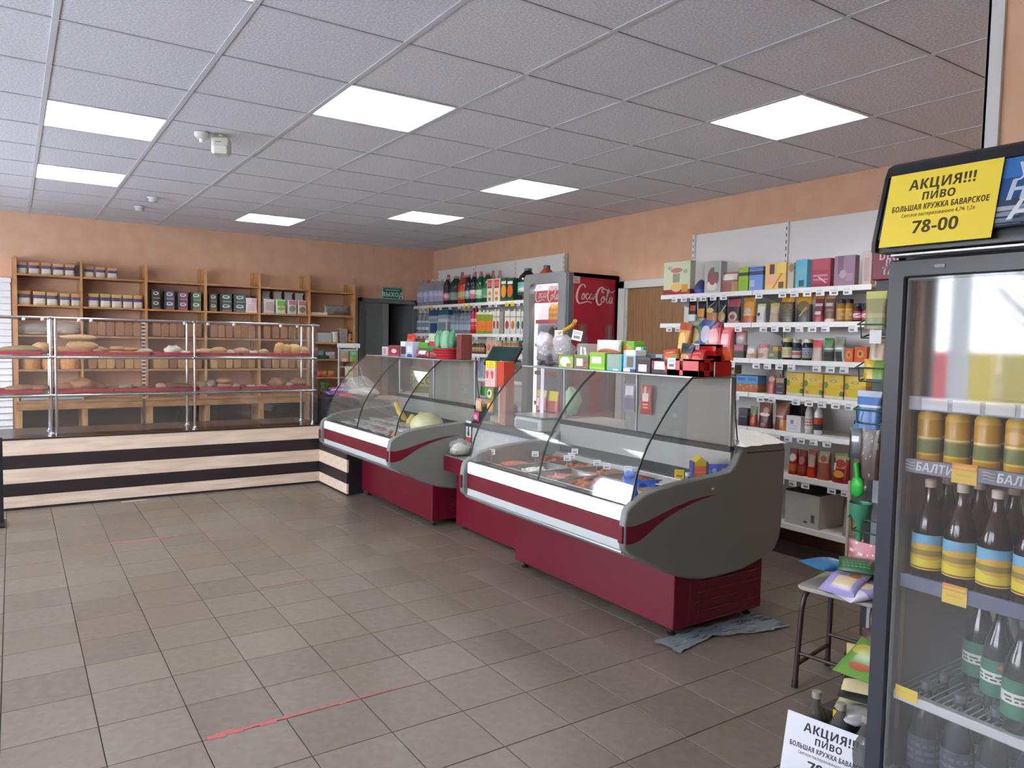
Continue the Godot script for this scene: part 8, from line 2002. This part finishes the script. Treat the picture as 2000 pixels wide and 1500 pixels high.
		["flat", "bay_packet", 3.192, 0.965, -8.99, 0, 0.131, 0.079, 0.05, "a0443c|r 50 0 100 100 b0703a", "red-brown packet, left on the right bay fourth shelf", "packet", "packets in the right bay"],
		["flat", "bay_packet", 3.308, 0.965, -8.99, 0, 0.086, 0.079, 0.05, "b5743c", "orange-brown packet, right on the right bay fourth shelf", "packet", "packets in the right bay"],
		["flat", "bay_packet", 3.229, 0.757, -8.99, 0, 0.125, 0.153, 0.05, "4a6a34|m 0 0 100 100 2c4a2c", "dark green packet at the bottom of the right bay", "packet", "packets in the right bay"],
	]


func top_rows() -> Array:
	return [
		["carton", "green_front_box", 2.84, 1.306, -3.583, -90, 0.142, 0.076, 0.08, "8fae4c|e 46 50 34 40 dfe4d8|r 0 0 100 12 6f9a34|e 70 76 16 16 a8705c", "green box with round white sticker on the nearer case top", "box", "boxes along the nearer case's top"],
		["carton", "brown_front_box", 2.84, 1.306, -3.435, -90, 0.134, 0.083, 0.08, "7c6a50|r 0 0 100 14 6f9a3c|r 18 26 62 80 e0dce4|m 40 40 100 100 a05c48", "brown box with white tag beside the green stickered box", "box", "boxes along the nearer case's top"],
		["carton", "lime_box", 2.84, 1.306, -3.291, -90, 0.136, 0.102, 0.08, "7fbe2c|r 0 0 100 20 8fae3c|r 16 26 78 64 e4e8e4|r 0 84 100 100 9ccc3c", "bright lime box with white tag on the nearer case top", "box", "boxes along the nearer case's top"],
		["flat", "white_top_bag", 2.885, 1.375, -3.284, -90, 0.215, 0.105, 0.05, "d8d0c4|e 54 70 44 22 b0604c|r 10 0 90 40 e8e6e0", "white-topped bag of red sweets on the lime box", "bag", "boxes along the nearer case's top"],
		["carton", "teal_box", 2.84, 1.306, -3.143, -90, 0.124, 0.094, 0.08, "62b0aa|r 6 6 84 78 98a898|e 60 92 20 8 c8d4d8", "teal box with grey window on the nearer case top", "box", "boxes along the nearer case's top"],
		["carton", "lime_orange_box", 2.95, 1.306, -3.168, -90, 0.132, 0.17, 0.08, "6cae34|e 54 30 30 22 c8903c|r 20 60 70 76 c8dcb0", "lime box with orange picture behind the teal box", "box", "boxes along the nearer case's top"],
		["carton", "light_blue_box", 2.84, 1.306, -3.02, -90, 0.098, 0.12, 0.08, "8fb4d4|r 30 30 84 78 6f6a50|r 20 0 100 24 dfe4e8|r 0 86 100 100 2a3c74|r 0 84 60 100 dfe2ea", "light blue box with dark window on the nearer case top", "box", "boxes along the nearer case's top"],
		["carton", "teal_tag_box", 2.935, 1.306, -3.07, -90, 0.066, 0.137, 0.03, "58b4a8|r 0 0 70 100 dfe6e6", "teal and white upright card behind the light blue box", "card", "boxes along the nearer case's top"],
		["carton", "dark_brown_box", 2.84, 1.306, -2.912, -90, 0.109, 0.084, 0.08, "3c2e30|r 18 46 76 92 e0dce4|r 0 0 100 14 5c484a", "dark brown box with white tag on the nearer case top", "box", "boxes along the nearer case's top"],
		["carton", "purple_snack_box", 2.84, 1.306, -2.765, -90, 0.168, 0.069, 0.08, "3a2430|r 12 4 60 66 e6e4ea|m 50 20 100 96 8a5460|r 0 0 8 60 b03a54", "wide dark purple snack box with white tag, nearer case top", "box", "boxes along the nearer case's top"],
		["carton", "steel_blue_box", 2.96, 1.306, -2.954, -90, 0.149, 0.1, 0.08, "4a6478|r 0 0 100 30 5c7c90|r 60 0 92 20 b8c8d0", "low steel blue box behind the dark brown box", "box", "boxes along the nearer case's top"],
		["carton", "pink_white_box", 2.84, 1.306, -6.24, -90, 0.123, 0.081, 0.08, "d4c4c8|r 30 20 70 80 b88490|r 0 80 100 100 c8b8bc", "small pink and white box, leftmost on the farther case top", "box", "goods along the farther case's top"],
		["carton", "dark_red_box", 2.84, 1.306, -6.045, -90, 0.223, 0.094, 0.08, "84303c|e 50 50 24 20 dcd4d0|r 0 0 100 14 9c4450|r 0 84 100 100 b04450", "dark red box with white disc on the farther case top", "box", "goods along the farther case's top"],
		["carton", "blue_white_box", 2.84, 1.306, -5.794, -90, 0.239, 0.133, 0.08, "b9c0d0|r 0 0 40 30 dfe2ea|r 4 34 46 84 3c2c3c|r 56 30 92 70 dfe2ea|e 76 90 22 12 34508c|r 0 88 40 100 7a88b0", "white and navy box on the farther case top", "box", "goods along the farther case's top"],
		["pouch", "red_top_pack", 2.865, 1.415, -5.832, -90, 0.15, 0.09, 0.05, "c43a34|e 50 70 34 20 d87a4c", "small red pack on top of the white and navy box", "pack", "goods along the farther case's top"],
		["carton", "green_box", 2.9, 1.36, -5.648, -90, 0.256, 0.073, 0.08, "62a02c|r 0 0 30 10 c8c040|r 0 60 100 100 5a6434", "bright green box raised behind the red snacks", "box", "goods along the farther case's top"],
		["flat", "red_snack_pack", 2.825, 1.306, -5.533, -90, 0.242, 0.064, 0.05, "8a3444|r 34 4 84 50 dfdce0|m 0 40 100 100 b85c54|e 20 60 16 16 a86a90", "red snack pack with white tag before the bright green box", "pack", "goods along the farther case's top"],
		["flat", "red_snack_pack", 2.825, 1.306, -5.328, -90, 0.15, 0.06, 0.05, "8c4038|m 0 0 100 100 b0604c", "red-brown snack pack right of the tagged one", "pack", "goods along the farther case's top"],
		["bottle", "clear_bottle", 2.987, 1.4, -5.686, -90, 0.114, 0.095, 0.114, "b8c4bc d0d8d4 0.5;c8d0c8", "small clear bottle behind the bright green box", "bottle", "goods along the farther case's top"],
		["bottle", "grey_bottle", 2.976, 1.4, -5.564, -90, 0.092, 0.104, 0.092, "5c5a54 8a8884;6c6860", "small grey bottle behind the crimson box", "bottle", "goods along the farther case's top"],
		["carton", "crimson_box", 2.885, 1.375, -5.426, -90, 0.134, 0.082, 0.05, "b83048|r 0 0 100 14 d0c8c0", "crimson small box over the green slanted box", "box", "goods along the farther case's top"],
		["carton", "green_slant_box", 2.875, 1.306, -5.415, -90, 0.188, 0.101, 0.05, "1e7a40|r 0 0 100 20 2c8c50|r 0 70 40 100 8a5c40", "dark green box before the crimson box, farther case top", "box", "goods along the farther case's top"],
	]
